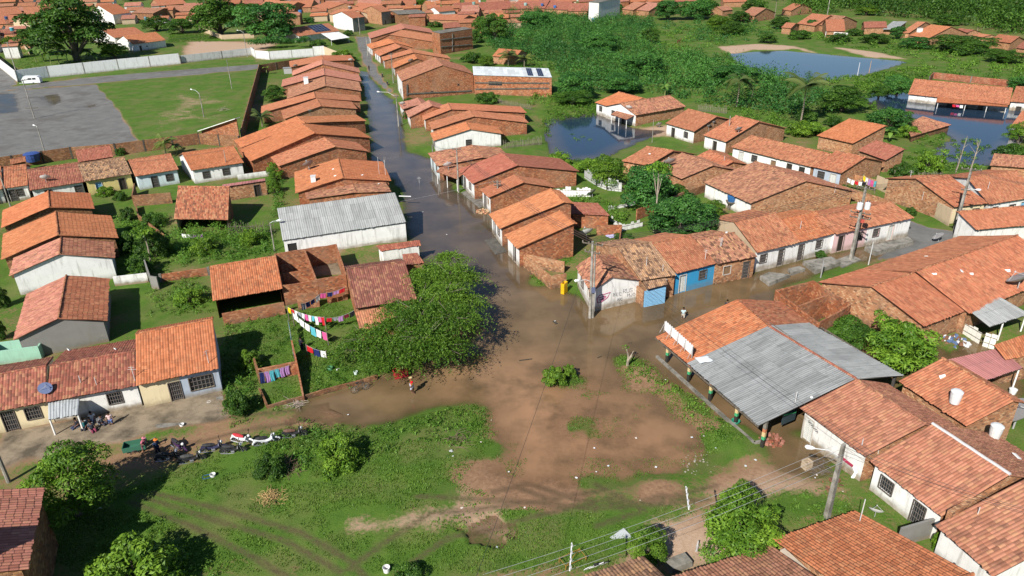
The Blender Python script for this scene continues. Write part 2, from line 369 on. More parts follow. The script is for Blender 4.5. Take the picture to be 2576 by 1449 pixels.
def house(name, label, cat, O, X, Y, axis, prof, tint='o', age=0.4, walls='', wmat=None, oh=(0.35, 0.25), opens=None, group=None, zb=-0.6, roofmat=None, fine=True, cap=True, base_z=0.0, trim=None, rperiod=0.22):
    """X along the edge nearest the camera, Y away; axis 'x': the ridge runs along X and prof runs along Y; axis 'y': the other way.
       prof = [(distance, height)...] across the roof; wmat = {'front','back','left','right': material}; opens = {side: [(fraction, kind)]}"""
    O = Vector((O[0], O[1], 0)); X = Vector((X[0], X[1], 0)); Y = Vector((Y[0], Y[1], 0))
    ctr = O+X/2+Y/2; root = thing(name, label, cat, (ctr.x, ctr.y, 0), 0, group); rel = -ctr; o = O+rel
    x, y = X.normalized(), Y.normalized(); E, Pv = (X, y) if axis == 'x' else (Y, x)
    def pt(e, d, z): q = o+E*e+Pv*d; return V(q.x, q.y, z)
    n = len(prof)
    for i, ((d0, z0), (d1, z1)) in enumerate(zip(prof, prof[1:])):
        lo, hi = ((d0, z0), (d1, z1)) if z0 <= z1 else ((d1, z1), (d0, z0))
        a, b, c, d = pt(0, *lo), pt(1, *lo), pt(1, *hi), pt(0, *hi)
        # lower edge runs left to right when looking up the slope
        if (b-a).cross(d-a).z < 0: a, b, c, d = b, a, d, c
        t_, ag = (tint[i % len(tint)], age) if isinstance(tint, (list, tuple)) and not isinstance(tint[0], float) else (tint, age)
        if not isinstance(t_, str): t_ = tuple(t_)
        roof_sheet('roof', a, b, c, d, root, t_, ag, roofmat, fine=fine, kind_period=rperiod)
    zs = [z for _, z in prof]; ir = zs.index(max(zs))
    if cap and fine and 0 < ir < n-1 and roofmat is None:
        cb = MB(); N = max(3, int(E.length/0.4)); pts = [pt(k/N, prof[ir][0], prof[ir][1]+0.04+random.uniform(-0.012, 0.012)) for k in range(N+1)]
        cb.tube(pts, 0.11, 6); rc = cb.build('ridge_cap', tiles() if cap is True else paint(cap, 0.9), root); tt = TINT.get(tint if isinstance(tint, str) else 'o'); rc.color = (*[q*0.9 for q in tt], 0.8)
    if walls is not None:
        oe, op = oh if axis == 'y' else (oh[0], oh[1])
        wmat = wmat or {}; dflt = wmat.get('all', brick('orange')); opens = opens or {}
        W0, W1 = prof[0][0]+oh[0], prof[-1][0]-oh[0]; el = E.length; e0, e1 = oh[1]/el, 1-oh[1]/el
        def ph(d):
            for (d0, z0), (d1, z1) in zip(prof, prof[1:]):
                if d <= d1+1e-6: return z0+(z1-z0)*(d-d0)/max(d1-d0, 1e-6)-0.09
            return prof[-1][1]-0.09
        inner = [(W0, ph(W0))]+[(d, z-0.09) for d, z in prof if W0 < d < W1]+[(W1, ph(W1))]
        c00, c10, c01, c11 = pt(e0, W0, 0), pt(e1, W0, 0), pt(e0, W1, 0), pt(e1, W1, 0)
        if axis == 'x':
            sides = dict(front=(c00, c10-c00, None, W0), right=(c10, c11-c10, 1, 0), back=(c11, c01-c11, None, W1), left=(c01, c00-c01, -1, 0))
        else:
            sides = dict(front=(c00, c01-c00, 1, 0), right=(c01, c11-c01, None, W1), back=(c11, c10-c11, -1, 0), left=(c10, c00-c10, None, W0))
        mats = []; mb = MB(); ops = []
        for sd, (o_, x_, g, wd) in sides.items():
            if sd in walls: continue          # side left open
            m = wmat.get(sd, dflt)
            sp_ = None
            for q_ in (m[:2] if isinstance(m, tuple) else (m,)):
                if q_ not in mats: mats.append(q_)
            if isinstance(m, tuple): sp_ = (m[2], mats.index(m[1])); m = m[0]
            L = x_.length
            if g is None: top = [(0, ph(wd)), (L, ph(wd))]
            else:
                k = L/(W1-W0); top = [((d-W0)*k, z) for d, z in inner]
                if g < 0: top = [(L-s, z) for s, z in top][::-1]
            lst = opens.get(sd, []); holes = []
            for fr, kind in lst:
                w, z0, h, _ = OPEN[kind]; s = min(max(fr*L, w/2+0.1), L-w/2-0.1); zt = min(top[0][1], top[-1][1]) if g is None else 9
                holes.append((s-w/2, s+w/2, z0+base_z, min(z0+base_z+h, zt-0.12)))
            at = wall_with_holes(mb, o_, x_, top, holes, zb, mats.index(m), split=sp_)
            for fr, kind in lst: ops.append((at, min(max(fr*L, OPEN[kind][0]/2+0.1), L-OPEN[kind][0]/2-0.1), kind))
        mb.build('wall', mats, root)
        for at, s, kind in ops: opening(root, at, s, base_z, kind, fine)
    return root
def eave_house(label, eL, eR, rg, ze=2.6, pitch=0.29, back=None, name='house', cat='house', skew=True, wmax=30, **k):
    """house whose eave faces the camera: eave corners eL, eR at height ze, rg = ('L' or 'R', pixel of that end of the ridge)"""
    A, B = G(eL, ze), G(eR, ze); X = B-A; x = X.normalized(); n = Vector((-x.y, x.x, 0))
    if n.y < 0: n = -n
    pl = (Vector((0, 0, 1)) - n*pitch).normalized(); q = on_plane(rg[1], A, pl); E0 = A if rg[0] == 'L' else B
    w = min(wmax, max(0.8, (q-E0).dot(n))); s = (q-E0).dot(x) if skew else 0.0
    s = max(-0.35*w, min(0.35*w, s)); zr = ze+pitch*w; b = w if back is None else back
    yv = n*w + x*s; yl = yv.length
    prof = [(0, ze), (yl, zr)] + ([(yl*(w+b)/w, zr-pitch*b)] if b > 0.05 else [])
    Y = yv*((w+max(b, 0))/w)
    return house(name, label, cat, A, X, Y, 'x', prof, **k)
def gable_house(label, eL, eR, rF, rB, ze=2.6, name='house', cat='house', zeR=None, **k):
    """house whose gable faces the camera: eave corners eL, eR, front end rF and back end rB of the ridge"""
    zeR = ze if zeR is None else zeR
    A, B = G(eL, ze), G(eR, zeR); X = B-A; X.z = 0; x = X.normalized(); n = Vector((-x.y, x.x, 0))
    if n.y < 0: n = -n
    q = on_plane(rF, A, n); t = (q-A).dot(x); zr = q.z; t = max(0.1, min(X.length-0.1, t)); zr = max(max(ze, zeR)+0.25, min(zr, max(ze, zeR)+4))
    Fr = A+x*t; bk = G(rB, zr); d = bk-Fr; d.z = 0
    along = d.dot(n); side = max(-0.3*along, min(0.3*along, d.dot(x))); along = max(along, 1.0)
    Y = n*along + x*side
    return house(name, label, cat, A, X, Y, 'y', [(0, ze), (t, zr), (X.length, zeR)], **k)
def quad_roof(label, pts, zs, name='house', cat='house', tint='o', age=0.4, mat=None, posts=None, parent=None, part='porch_roof', fine=True, pr=0.07, pcol=WHITE, walls=None, group=None, zb=-0.6, rperiod=0.22):
    """one slope given by its four corners (lower left, lower right, upper right, upper left) and their heights; posts = fractions along the lower edge"""
    P = [G(p, z) for p, z in zip(pts, zs)]
    if parent is None: c = (P[0]+P[1]+P[2]+P[3])/4; root = thing(name, label, cat, (c.x, c.y, 0), 0, group); part = 'roof'; off = Vector((c.x, c.y, 0))
    else: root = parent; off = Vector(parent.location)
    Q = [p-off for p in P]
    roof_sheet(part, Q[0], Q[1], Q[2], Q[3], root, tint, age, mat, fine=fine, kind_period=rperiod)
    for f in posts or []:
        q = Q[0].lerp(Q[1], f); r_ = Q[3].lerp(Q[2], f); q = q.lerp(r_, 0.07); mb = MB(); mb.tube([(q.x, q.y, zb), (q.x, q.y, q.z-0.05)], pr, 8); mb.build('post', paint(pcol, 0.8), root)
    if walls is not None:
        mb = MB(); R_ = [Q[0].lerp(Q[2], 0.05), Q[1].lerp(Q[3], 0.05), Q[2].lerp(Q[0], 0.05), Q[3].lerp(Q[1], 0.05)]
        for i in range(4):
            a, b = R_[i], R_[(i+1) % 4]; mb.poly([(a.x, a.y, zb), (b.x, b.y, zb), (b.x, b.y, b.z-0.12), (a.x, a.y, a.z-0.12)])
        mb.build('wall', walls, root)
    return root
def wall_run(label, pts, h, mat, name='wall', cat='wall', th=0.16, top=None, z0=-0.5, columns=0, colmat=None, rough=0.0, group=None, pix=True):
    """free-standing wall along pts (pixels of its foot); h one height or one per point"""
    P = [G(p, 0) if pix else Vector(p) for p in pts]; hs = h if isinstance(h, (list, tuple)) else [h]*len(P)
    c = sum(P, Vector())/len(P); root = thing(name, label, cat, (c.x, c.y, 0), 0, group); mb = MB(); cb = MB(); nc = 0
    for i in range(len(P)-1):
        a, b = P[i]-c, P[i+1]-c; d = (b-a); L = d.length; d.normalize(); n = Vector((-d.y, d.x, 0))*(th/2)
        N = max(1, int(L/(1.2 if rough else 99))); prev = None
        for k in range(N+1):
            f = k/N; q = a+(b-a)*f; z = hs[i]+(hs[i+1]-hs[i])*f + (random.uniform(-rough, rough) if 0 < k < N else 0)
            cur = [V(q.x-n.x, q.y-n.y, z0), V(q.x+n.x, q.y+n.y, z0), V(q.x+n.x, q.y+n.y, z), V(q.x-n.x, q.y-n.y, z)]
            if prev:
                for s, t in ((0, 3), (3, 2), (2, 1)): mb.poly([prev[s], cur[s], cur[t], prev[t]])
            else: mb.poly(cur)
            prev = cur
        mb.poly(prev[::-1])
        if columns:
            m = max(1, int(L/columns))
            for k in range(m+1): q = a+(b-a)*(k/m); z = hs[i]+(hs[i+1]-hs[i])*k/m; cb.box((q.x, q.y, z0), 0.26, 0.26, z-z0+0.05, math.atan2(d.y, d.x)); nc += 1
        if top:
            cb.bar((a.x, a.y, hs[i]+0.03), (b.x, b.y, hs[i+1]+0.03), th+0.06, 0.08)
    mb.build('wall_face', mat, root)
    if cb.f: cb.build('columns' if columns else 'coping', colmat or concrete(0.2), root)
    return root
# ------------------------------------------------------------------ ground, roads and flood water
def gp(pts): return np.array([G(p)[:2] for p in pts])
def inside(poly, x, y):
    r = np.zeros(x.shape, bool); n = len(poly)
    for i in range(n):
        x0, y0 = poly[i]; x1, y1 = poly[(i+1) % n]
        c = ((y0 > y) != (y1 > y)); 
        with np.errstate(divide='ignore', invalid='ignore'): r ^= c & (x < (x1-x0)*(y-y0)/(y1-y0+1e-12)+x0)
    return r
def seg_dist(pl, x, y, closed=True):
    d = np.full(x.shape, 1e9); n = len(pl)
    for i in range(n if closed else n-1):
        ax, ay = pl[i]; bx, by = pl[(i+1) % n]; ux, uy = bx-ax, by-ay; q = max(ux*ux+uy*uy, 1e-9)
        t = np.clip(((x-ax)*ux+(y-ay)*uy)/q, 0, 1); d = np.minimum(d, np.hypot(x-ax-t*ux, y-ay-t*uy))
    return d
def signed(pts, x, y):
    p = gp(pts); d = seg_dist(p, x, y); return np.where(inside(p, x, y), d, -d)
def soft(pts, x, y, w=1.0): return np.clip(signed(pts, x, y)/w*0.5+0.5, 0, 1)
def line(pts, x, y, w): return np.clip(1.5-seg_dist(gp(pts), x, y, False)/w, 0, 1)
def vnoise(x, y, s, seed=0):
    """smooth value noise, metres"""
    g = np.random.default_rng(seed).random((64, 64)); u, v = x/s, y/s; i, j = np.floor(u).astype(int), np.floor(v).astype(int)
    fu, fv = u-i, v-j; fu = fu*fu*(3-2*fu); fv = fv*fv*(3-2*fv); q = lambda a, b: g[a % 64, b % 64]
    return (q(i, j)*(1-fu)+q(i+1, j)*fu)*(1-fv)+(q(i, j+1)*(1-fu)+q(i+1, j+1)*fu)*fv
FLOOD = [(905, 178), (925, 182), (940, 205), (962, 234), (990, 252), (1012, 300), (1022, 380), (1095, 400), (1140, 470), (1252, 545), (1342, 655), (1398, 712), (1480, 758), (1610, 745), (1700, 715), (1790, 700), (1905, 680), (2010, 654), (2140, 626), (2262, 596), (2290, 606), (2200, 650), (2050, 690), (1960, 735), (1965, 790), (2030, 800), (2330, 850), (2420, 900), (2576, 960), (2576, 1010), (2500, 1010), (2300, 960), (2000, 1090), (2108, 1128), (2092, 1195), (2060, 1215), (1960, 1190), (1870, 1122), (1800, 1160), (1700, 1190), (1560, 1215), (1440, 1250), (1330, 1275), (1235, 1245), (1205, 1190), (1258, 1120), (1244, 1040), (1205, 1012), (1080, 1036), (930, 1072), (800, 1060), (740, 1040), (765, 1006), (950, 952), (1000, 938), (1110, 880), (1100, 700), (1050, 640), (1030, 600), (1010, 470), (935, 420), (930, 320), (918, 230)]
PONDS = [[(1825, 136), (1931, 128), (1982, 128), (2107, 140), (2207, 148), (2282, 156), (2207, 180), (2157, 193), (2050, 213), (1995, 198), (1925, 187), (1850, 166)],
         [(1368, 335), (1372, 300), (1440, 290), (1505, 284), (1600, 322), (1672, 330), (1640, 345), (1560, 378), (1530, 398), (1450, 405), (1400, 398), (1380, 370)],
         [(2150, 235), (2270, 232), (2576, 262), (2700, 300), (2576, 345), (2490, 420), (2400, 412), (2330, 402), (2395, 345), (2290, 295), (2200, 275)],
         [(2380, 890), (2440, 850), (2500, 870), (2480, 930), (2400, 940)]]
GRASSY = [[(235, 214), (650, 184), (612, 345), (340, 358)], [(235, 196), (455, 166), (640, 146), (650, 164), (240, 200)], [(0, 1449), (60, 1290), (330, 1240), (700, 1090), (760, 1060), (930, 1080), (1080, 1040), (1200, 1014), (1245, 1040), (1256, 1110), (1190, 1170), (1160, 1200), (1180, 1230), (1300, 1262), (1440, 1262), (1640, 1250), (1760, 1215), (1800, 1230), (1740, 1330), (1500, 1449)],
          [(1920, 1200), (2100, 1230), (2160, 1290), (1960, 1350), (1900, 1260)], [(570, 780), (735, 780), (760, 1000), (660, 1030), (560, 1070)], [(735, 730), (905, 790), (1000, 930), (770, 1000), (740, 900)], [(380, 610), (690, 560), (700, 630), (400, 690)], [(290, 720), (520, 680), (540, 800), (370, 830)],
          [(1355, 920), (1480, 905), (1560, 880), (1650, 880), (1730, 960), (1800, 1030), (1880, 1112), (1790, 1120), (1640, 1040), (1480, 1010), (1370, 985)], [(1165, 550), (1240, 550), (1245, 590), (1190, 595)], [(1290, 690), (1370, 690), (1380, 730), (1310, 730)], [(1330, 650), (1440, 640), (1450, 668), (1385, 682)],
          [(1190, 60), (1700, 60), (2576, 100), (2700, 260), (2300, 300), (2000, 340), (1700, 330), (1480, 270), (1200, 200)], [(1360, 240), (1500, 250), (1500, 285), (1370, 300)], [(1310, 370), (1700, 390), (1700, 560), (1440, 560)], [(2300, 340), (2576, 400), (2500, 460), (2280, 420)], [(80, 105), (340, 120), (300, 160), (60, 190)], [(640, 1060), (760, 1010), (700, 1040), (560, 1080)], [(240, 440), (420, 540), (420, 640), (380, 700), (290, 690)], [(1700, 90), (2350, 140), (2300, 240), (1900, 180), (1800, 130)], [(700, 95), (920, 110), (880, 160), (700, 150)]]
BARE = [[(430, 230), (600, 250), (560, 330), (400, 345), (370, 290)], [(1800, 120), (1900, 112), (2000, 118), (2080, 140), (2000, 126), (1900, 128), (1835, 140)], [(2080, 118), (2200, 132), (2290, 152), (2180, 146)], [(1640, 1310), (1800, 1330), (1900, 1400), (1700, 1449), (1600, 1420)], [(880, 1330), (1150, 1270), (1190, 1300), (1100, 1330), (900, 1350)], [(480, 105), (700, 110), (640, 140), (460, 140)], [(1600, 325), (1690, 315), (1700, 345), (1640, 345)], [(1780, 1240), (2000, 1190), (2100, 1230), (1990, 1250)], [(1170, 1310), (1260, 1300), (1270, 1350), (1180, 1360)]]
ASPH = [[(-60, 236), (240, 213), (650, 176), (650, 164), (240, 196), (-60, 232), (-200, 240), (-200, 262)], [(-100, 240), (240, 216), (290, 270), (345, 358), (-100, 420)], [(-40, 150), (0, 150), (45, 208), (10, 240), (-80, 240)], [(900, 95), (925, 95), (935, 150), (960, 200), (1000, 250), (930, 190), (905, 130)], [(2270, 555), (2340, 580), (2420, 592), (2340, 640), (2200, 655), (2275, 600)]]
MUDDY = [[(1230, 1200), (1500, 1200), (1800, 1160), (1900, 1180), (1820, 1230), (1560, 1260), (1300, 1260)], [(-40, 1230), (350, 1120), (560, 1075), (690, 1050), (800, 1000), (960, 960), (1060, 1000), (900, 1070), (700, 1095), (560, 1130), (330, 1190), (60, 1260)], [(1250, 1010), (1330, 1000), (1700, 1110), (1760, 1160), (1640, 1200), (1500, 1240), (1400, 1260), (1270, 1220)]]
TRACKS = [[(350, 1255), (520, 1310), (720, 1370), (860, 1449)], [(330, 1270), (500, 1340), (640, 1410), (720, 1460)], [(390, 1250), (560, 1290), (760, 1350), (880, 1420), (920, 1460)], [(1000, 1449), (1130, 1360), (1350, 1300), (1560, 1250)], [(880, 1440), (990, 1360), (1080, 1300), (1300, 1270), (1520, 1235)], [(1050, 1255), (1300, 1262), (1500, 1285), (1780, 1262)], [(1240, 1240), (1330, 1215), (1450, 1260), (1640, 1270)], [(1300, 1225), (1420, 1275), (1600, 1275), (1800, 1225)], [(1560, 1285), (1660, 1250), (1760, 1265)], [(1500, 1220), (1620, 1290), (1500, 1330)], [(250, 1110), (560, 1062), (760, 1030)], [(300, 1170), (600, 1095), (800, 1052)]]
COURT_HOLLOWS = [[(-30, 236), (41, 235), (55, 283), (-30, 287)], [(95, 246), (116, 239), (150, 235), (158, 256), (132, 268), (116, 256)], [(212, 267), (246, 261), (242, 270), (216, 271)]]  # court patches sunk below water level: a dark rectangle, then two puddles
YARD = [[(700, 650), (840, 625), (866, 690), (716, 716)], [(0, 1090), (180, 1060), (350, 1010), (560, 990), (570, 1050), (350, 1100), (0, 1190)]]
def fan(rows, cols):
    th = np.linspace(R(-68), R(68), cols); A, B = np.meshgrid(rows, th, indexing='ij'); return A*np.sin(B), A*np.cos(B)
rows_ = np.concatenate([[6, 12, 18, 22], 25*1.0072**np.arange(0, 432), 25*1.0072**431*1.12**np.arange(1, 30)])
GX, GY = fan(rows_, 420)
def ground_height(x, y):
    wob = (vnoise(x, y, 3.1, 1)-0.5)*1.6+(vnoise(x, y, 0.9, 2)-0.5)*0.7
    s = signed(FLOOD, x, y); d = np.clip((s+wob*0.6+0.25)/3.5, -1, 1)
    h = np.where(d > 0, -0.42*d, -0.30*d)+0.0
    for p in PONDS:
        s2 = signed(p, x, y)+wob*0.8; d2 = np.clip(s2/3.0, -1, 1); h = np.minimum(h, np.where(d2 > 0, -0.9*d2, -0.30*d2+0.0))
    # the shallow end of the square: mud and turf come up through a few centimetres of water
    sh = soft([(1330, 930), (1480, 900), (1640, 885), (1740, 960), (1880, 1110), (1820, 1190), (1560, 1260), (1320, 1320), (1180, 1270), (1160, 1190), (1262, 1130), (1262, 1060)], x, y, 7.0)
    bumps = (vnoise(x, y, 4.3, 5)-0.50)*0.17+(vnoise(x, y, 1.3, 6)-0.5)*0.10+(vnoise(x, y, .45, 8)-.5)*.04
    h = h*(1-sh)+sh*(np.clip(-0.145+(52.0-y)*0.0125, -.19, .05)+bumps)
    for q, r_, a in (((1410, 945), 2.4, 0.17), ((1590, 930), 2.4, 0.17), ((1650, 950),  3.0, 0.12), ((1780, 1060), 3.0, 0.12), ((1830, 1090), 2.5, 0.12), ((1470, 950), 1.8, 0.12), ((1600, 965), 2.6, 0.10), ((1690, 985), 2.6, 0.13), ((1735, 1020), 2.4, 0.14), ((1850, 1110), 2.2, 0.16), ((1560, 900), 2.0, 0.15), ((1640, 905), 2.2, 0.15), ((1205, 572), 2.8, 0.35), ((1335, 710), 2.2, 0.35), ((2340, 930), 3, 0.3)):
        c = G(q); h = h+a*np.exp(-((x-c.x)**2+(y-c.y)**2)/(r_*r_)*1.2)
    for q, r_ in (((1222, 1335), 1.5), ((785, 1042), 1.7), ((1210, 1330), 1.1)):
        c = G(q); h = np.where(np.hypot((x-c.x)*0.8, (y-c.y)) < r_*(0.6+0.8*vnoise(x, y, 0.8, 9)), -0.05, h)

    for p in COURT_HOLLOWS: s3 = signed(p, x, y)+wob*0.25; h = np.where(s3 > -.8, np.minimum(h, -0.06*np.clip(s3/.6, -5, 1)), h)
    return h+0.05*(vnoise(x, y, 1.7, 3)-0.5)+0.02
GH = ground_height(GX, GY)
def ground_z(x, y): return float(ground_height(np.array([x], float), np.array([y], float))[0])
wb = (vnoise(GX, GY, 2.2, 11)-0.5)*1.5
def union(polys, w): 
    m = np.zeros(GX.shape)
    for p in polys: m = np.maximum(m, np.clip((signed(p, GX, GY)+wb)/w*0.5+0.5, 0, 1))
    return m
grass_ = np.maximum(union(GRASSY, 1.6), 0.62+0.35*(vnoise(GX, GY, 6.0, 12)-0.5)); bare_ = union(BARE[1:], 1.8); bare_ = np.maximum(bare_, .85*union(BARE[:1], 16.0)*np.clip((.6*vnoise(GX, GY, 6.0, 14)+.4*vnoise(GX, GY, 1.8, 15)-.24)*3.0, 0, 1)); asph_ = np.zeros(GX.shape)
for p in ASPH: asph_ = np.maximum(asph_, np.clip(signed(p, GX, GY)/0.3*0.5+0.5, 0, 1))
mud_ = union(MUDDY, 1.6)
trk_ = np.zeros(GX.shape)
for p in TRACKS: trk_ = np.maximum(trk_, line(p, GX, GY, 0.24))
yard_ = union(YARD, 0.8); shz = soft([(1330, 930), (1480, 900), (1640, 885), (1740, 960), (1880, 1110), (1820, 1190), (1560, 1260), (1320, 1320), (1180, 1270), (1160, 1190), (1262, 1130), (1262, 1060)], GX, GY, 6.0)
grass_ = grass_*(1-shz)+shz*np.clip((GH+.06)/.07, 0, 1)*np.clip((vnoise(GX, GY, 2.6, 17)-.36)*4.5, 0, 1)
grass_ = grass_*(1-0.85*bare_)*(1-asph_)*(1-yard_)*(1-0.55*mud_*(1-shz))
def ground_mat():
    t = NT("ground"); p = t.pos(); g, b, a, m, c, tk = (t.attr(q) for q in ("grass", "bare", "asphalt", "mud", "slab", "track"))
    n1 = t.noise(p, 0.55, 6.0, 0.65); n2 = t.noise(p, 3.2, 5.0, 0.7); n3 = t.noise(p, 14.0, 3.0, 0.7)
    earth = t.ramp(n2, [(0.3, (0.20, 0.115, 0.065)), (0.7, (0.32, 0.20, 0.12))])
    sand = t.ramp(n2, [(0.3, (0.36, 0.24, 0.16)), (0.7, (0.46, 0.34, 0.25))]); base = t.mix(b, earth, sand)
    mud = t.ramp(n2, [(0.28, (0.16, 0.095, 0.056)), (0.66, (0.32, 0.19, 0.112))]); base = t.mix(m, base, mud)
    gr = t.ramp(t.math('ADD', t.math('MULTIPLY', n3, 0.6), t.math('MULTIPLY', n1, 0.4)), [(0.32, (0.032, 0.074, 0.011)), (0.5, (0.066, 0.134, 0.018)), (0.66, (0.122, 0.182, 0.030))])
    gr = t.mix(t.rng(t.noise(p, 0.22, 3.0), 0.45, 0.62, 0, 0.6), gr, t.ramp(n3, [(0.3, (0.085, 0.105, 0.03)), (0.7, (0.18, 0.17, 0.065))]))
    gm = t.rng(t.math('ADD', g, t.math('MULTIPLY', t.math('SUBTRACT', t.math('ADD', t.math('MULTIPLY', n2, 0.6), t.math('MULTIPLY', n1, 0.4)), 0.5), 1.5)), 0.32, 0.60)
    base = t.mix(gm, base, gr); base = t.mix(t.math('MULTIPLY', tk, t.rng(n2, .3, .6, .25, .85)), base, t.ramp(n3, [(.3, (.055, .042, .024)), (.7, (.12, .085, .05))]))
    asp = t.ramp(t.noise(p, 0.35, 6.0, 0.7), [(0.3, (0.125, 0.125, 0.12)), (0.7, (0.20, 0.198, 0.19))]); asp = t.mix(t.rng(n3, 0.3, 0.7, 0, 0.25), asp, (0.06, 0.06, 0.058))
    asp = t.mix(t.rng(t.noise(p, 0.12, 5.0), 0.54, 0.6, 0, 0.55), asp, (0.105, 0.095, 0.085)); base = t.mix(t.rng(a, 0.35, 0.65), base, asp)
    sl = t.ramp(n1, [(0.35, (0.10, 0.082, 0.058)), (0.6, (0.27, 0.215, 0.15))]); base = t.mix(t.rng(c, 0.3, 0.7), base, sl)
    z = t.sep(p)[2]; wet = t.math('MULTIPLY', t.rng(z, 0.10, 0.0, 0, 0.32), 1.0); base = t.mix(wet, base, t.mix(1.0, base, (0.5, 0.46, 0.42), 'MULTIPLY'))
    t.bump(t.math('ADD', n2, t.math('MULTIPLY', n3, 0.6)), 0.06, 0.6)
    return t.set(color=base, rough=0.95, spec=0.12)
def grid_faces(nr, nc):
    i = np.arange(nr*nc).reshape(nr, nc); return np.stack([i[:-1, :-1], i[:-1, 1:], i[1:, 1:], i[1:, :-1]], -1)[:, :, ::-1]
gf = grid_faces(*GX.shape)
go = np_mesh("ground", np.stack([GX, GY, GH], -1).reshape(-1, 3), gf.reshape(-1, 4), ground_mat(), None, dict(grass=grass_.ravel(), bare=bare_.ravel(), asphalt=asph_.ravel(), mud=mud_.ravel(), track=trk_.ravel(), slab=yard_.ravel()), smooth=True)
tag(go, kind='structure')
def water_mat():
    t = NT("flood_water"); p = t.pos(); d = t.attr("depth"); cl = t.attr("clear")
    n = t.noise(p, 0.22, 4.0, 0.55); n2 = t.noise(p, 1.3, 4.0)
    body = t.mix(t.rng(n, 0.35, 0.68), (0.110, 0.074, 0.038), (0.195, 0.130, 0.068))
    silt = t.math('MULTIPLY', t.attr("silt"), t.rng(t.math('ADD', n, t.math('MULTIPLY', n2, 0.3)), 0.42, 0.70)); body = t.mix(silt, body, (0.37, 0.205, 0.112)); body = t.mix(cl, body, (0.018, 0.036, 0.064))  # 'clear' mixes the blue of the reflected sky into the body colour
    w = t.math('ADD', t.noise(p, 1.6, 3.0), t.math('MULTIPLY', t.noise(p, 6.0, 2.0), 0.35)); bu = t.bump(w, 0.02, 0.22)
    t.set(color=body, rough=0.045, spec=0.5); t.p.inputs['IOR'].default_value = 1.34
    op = t.math('SUBTRACT', 1.0, t.math('POWER', 2.718, t.math('MULTIPLY', d, -15.0)), clamp=True); op = t.math('MAXIMUM', op, 0.10)
    tr = t.new("BsdfTransparent"); m = t.new("MixShader"); t.put(m.inputs[0], op); t.t.links.new(tr.outputs[0], m.inputs[1]); t.t.links.new(t.p.outputs[0], m.inputs[2]); t.t.links.new(m.outputs[0], t.out.inputs[0])
    return t.mat
keep = (GH[:-1, :-1] < 0.03) | (GH[1:, 1:] < 0.03) | (GH[:-1, 1:] < 0.03) | (GH[1:, :-1] < 0.03)
wf = gf[keep].reshape(-1, 4); used, inv = np.unique(wf, return_inverse=True)
dep = np.clip(0.0-GH, 0, 3).ravel()[used]; sil = soft([(1220, 950), (1330, 930), (1480, 980), (1700, 1070), (1800, 1160), (1500, 1260), (1250, 1260)], GX, GY, 6.0).ravel()[used]
sky_tint = np.maximum.reduce([soft(p, GX, GY, 4.0) for p in PONDS[:3]+COURT_HOLLOWS[:1]]+[0.6*soft([(880, 150), (1000, 180), (1180, 520), (1240, 640), (1180, 720), (1000, 640), (900, 300)], GX, GY, 9.0)]).ravel()[used]  # painted sky blue on ponds, first court patch and, weaker, the street
wv = np.stack([GX.ravel()[used], GY.ravel()[used], np.zeros(len(used))], -1)
wo = np_mesh("flood_water", wv, inv.reshape(-1, 4), water_mat(), None, dict(depth=dep, clear=sky_tint, silt=sil), smooth=True); tag(wo, kind='structure')
# ------------------------------------------------------------------ the town's houses
PW = plaster(WHITE, 0.95); PD = plaster((0.70, 0.69, 0.66), 1.3); BO = brick('orange'); BP = brick('pale'); BR = brick('red'); BB = brick('brown')
CREAM = plaster((0.66, 0.56, 0.36)); YEL = plaster((0.60, 0.50, 0.20)); ICE = plaster((0.56, 0.66, 0.68)); GREY = plaster((0.22, 0.215, 0.20), 0.9); GBLUE = plaster((0.36, 0.42, 0.50), 0.9); BLUE = plaster((0.035, 0.27, 0.50), 0.35); PINK = plaster((0.66, 0.46, 0.46)); SAND = plaster((0.52, 0.40, 0.27))
FC = sheet((0.34, 0.35, 0.34)); FCD = sheet((0.255, 0.265, 0.265), 0.18, 0.75); ZINC = sheet((0.52, 0.56, 0.58), 0.2, 0.2); REDM = sheet((0.36, 0.15, 0.14), 0.2, 0.4)
E_, g_, Q_ = eave_house, gable_house, quad_roof
ST = "row houses on the left bank of the flooded street"; RT = "houses on the right bank of the flooded street"
street = dict(all=BO, right=PW); so_ = dict(right=[(0.25, 'window'), (0.7, 'door')])
# --- left bank of the street, nearest first
shed = E_("white walled shed under a ribbed pale grey roof beside the flooded street", (711, 605), (1022, 559), ('R', (994, 485)), 2.75, 0.30, back=0.8, name='storage_shed', cat='shed', roofmat=FC, rperiod=0.27, wmat=dict(all=PW, left=GREY), oh=(0.15, 0.1), opens=dict(front=[(0.06, 'open')], right=[(0.5, 'gate')]))
g_("low house with faded buff tiles squeezed behind the ribbed grey shed", (772, 501), (984, 482), (897, 484), (880, 450), 2.5, tint='n', age=0.85, wmat=street, group=ST)
h = g_("wide orange tiled house with a white roof box, behind the ribbed grey shed", (744, 486), (984, 455), (864, 448), (851, 399), 2.7, tint='b', age=0.12, wmat=street, opens=so_, group=ST)
g_("brick gabled house with blotched tiles at its left end, street side", (700, 418), (927, 381), (844, 369), (816, 346), 2.7, tint='o', age=0.35, wmat=street, opens=so_, group=ST)
g_("long clean orange roofed house beside a strip of grey sheeting", (630, 406), (934, 347), (792, 335), (758, 310), 2.7, tint='b', age=0.05, wmat=street, group=ST)
hs = g_("house with a long grey fibre strip laid down its left roof slope", (606, 372), (922, 304), (768, 309), (772, 288), 2.6, tint='b', age=0.2, wmat=street, opens=so_, group=ST)
Q_("", [(618, 376), (655, 367), (776, 301), (764, 297)], [2.75, 2.75, 4.2, 4.2], mat=FCD, parent=hs, part="sheet_strip", rperiod=0.3)
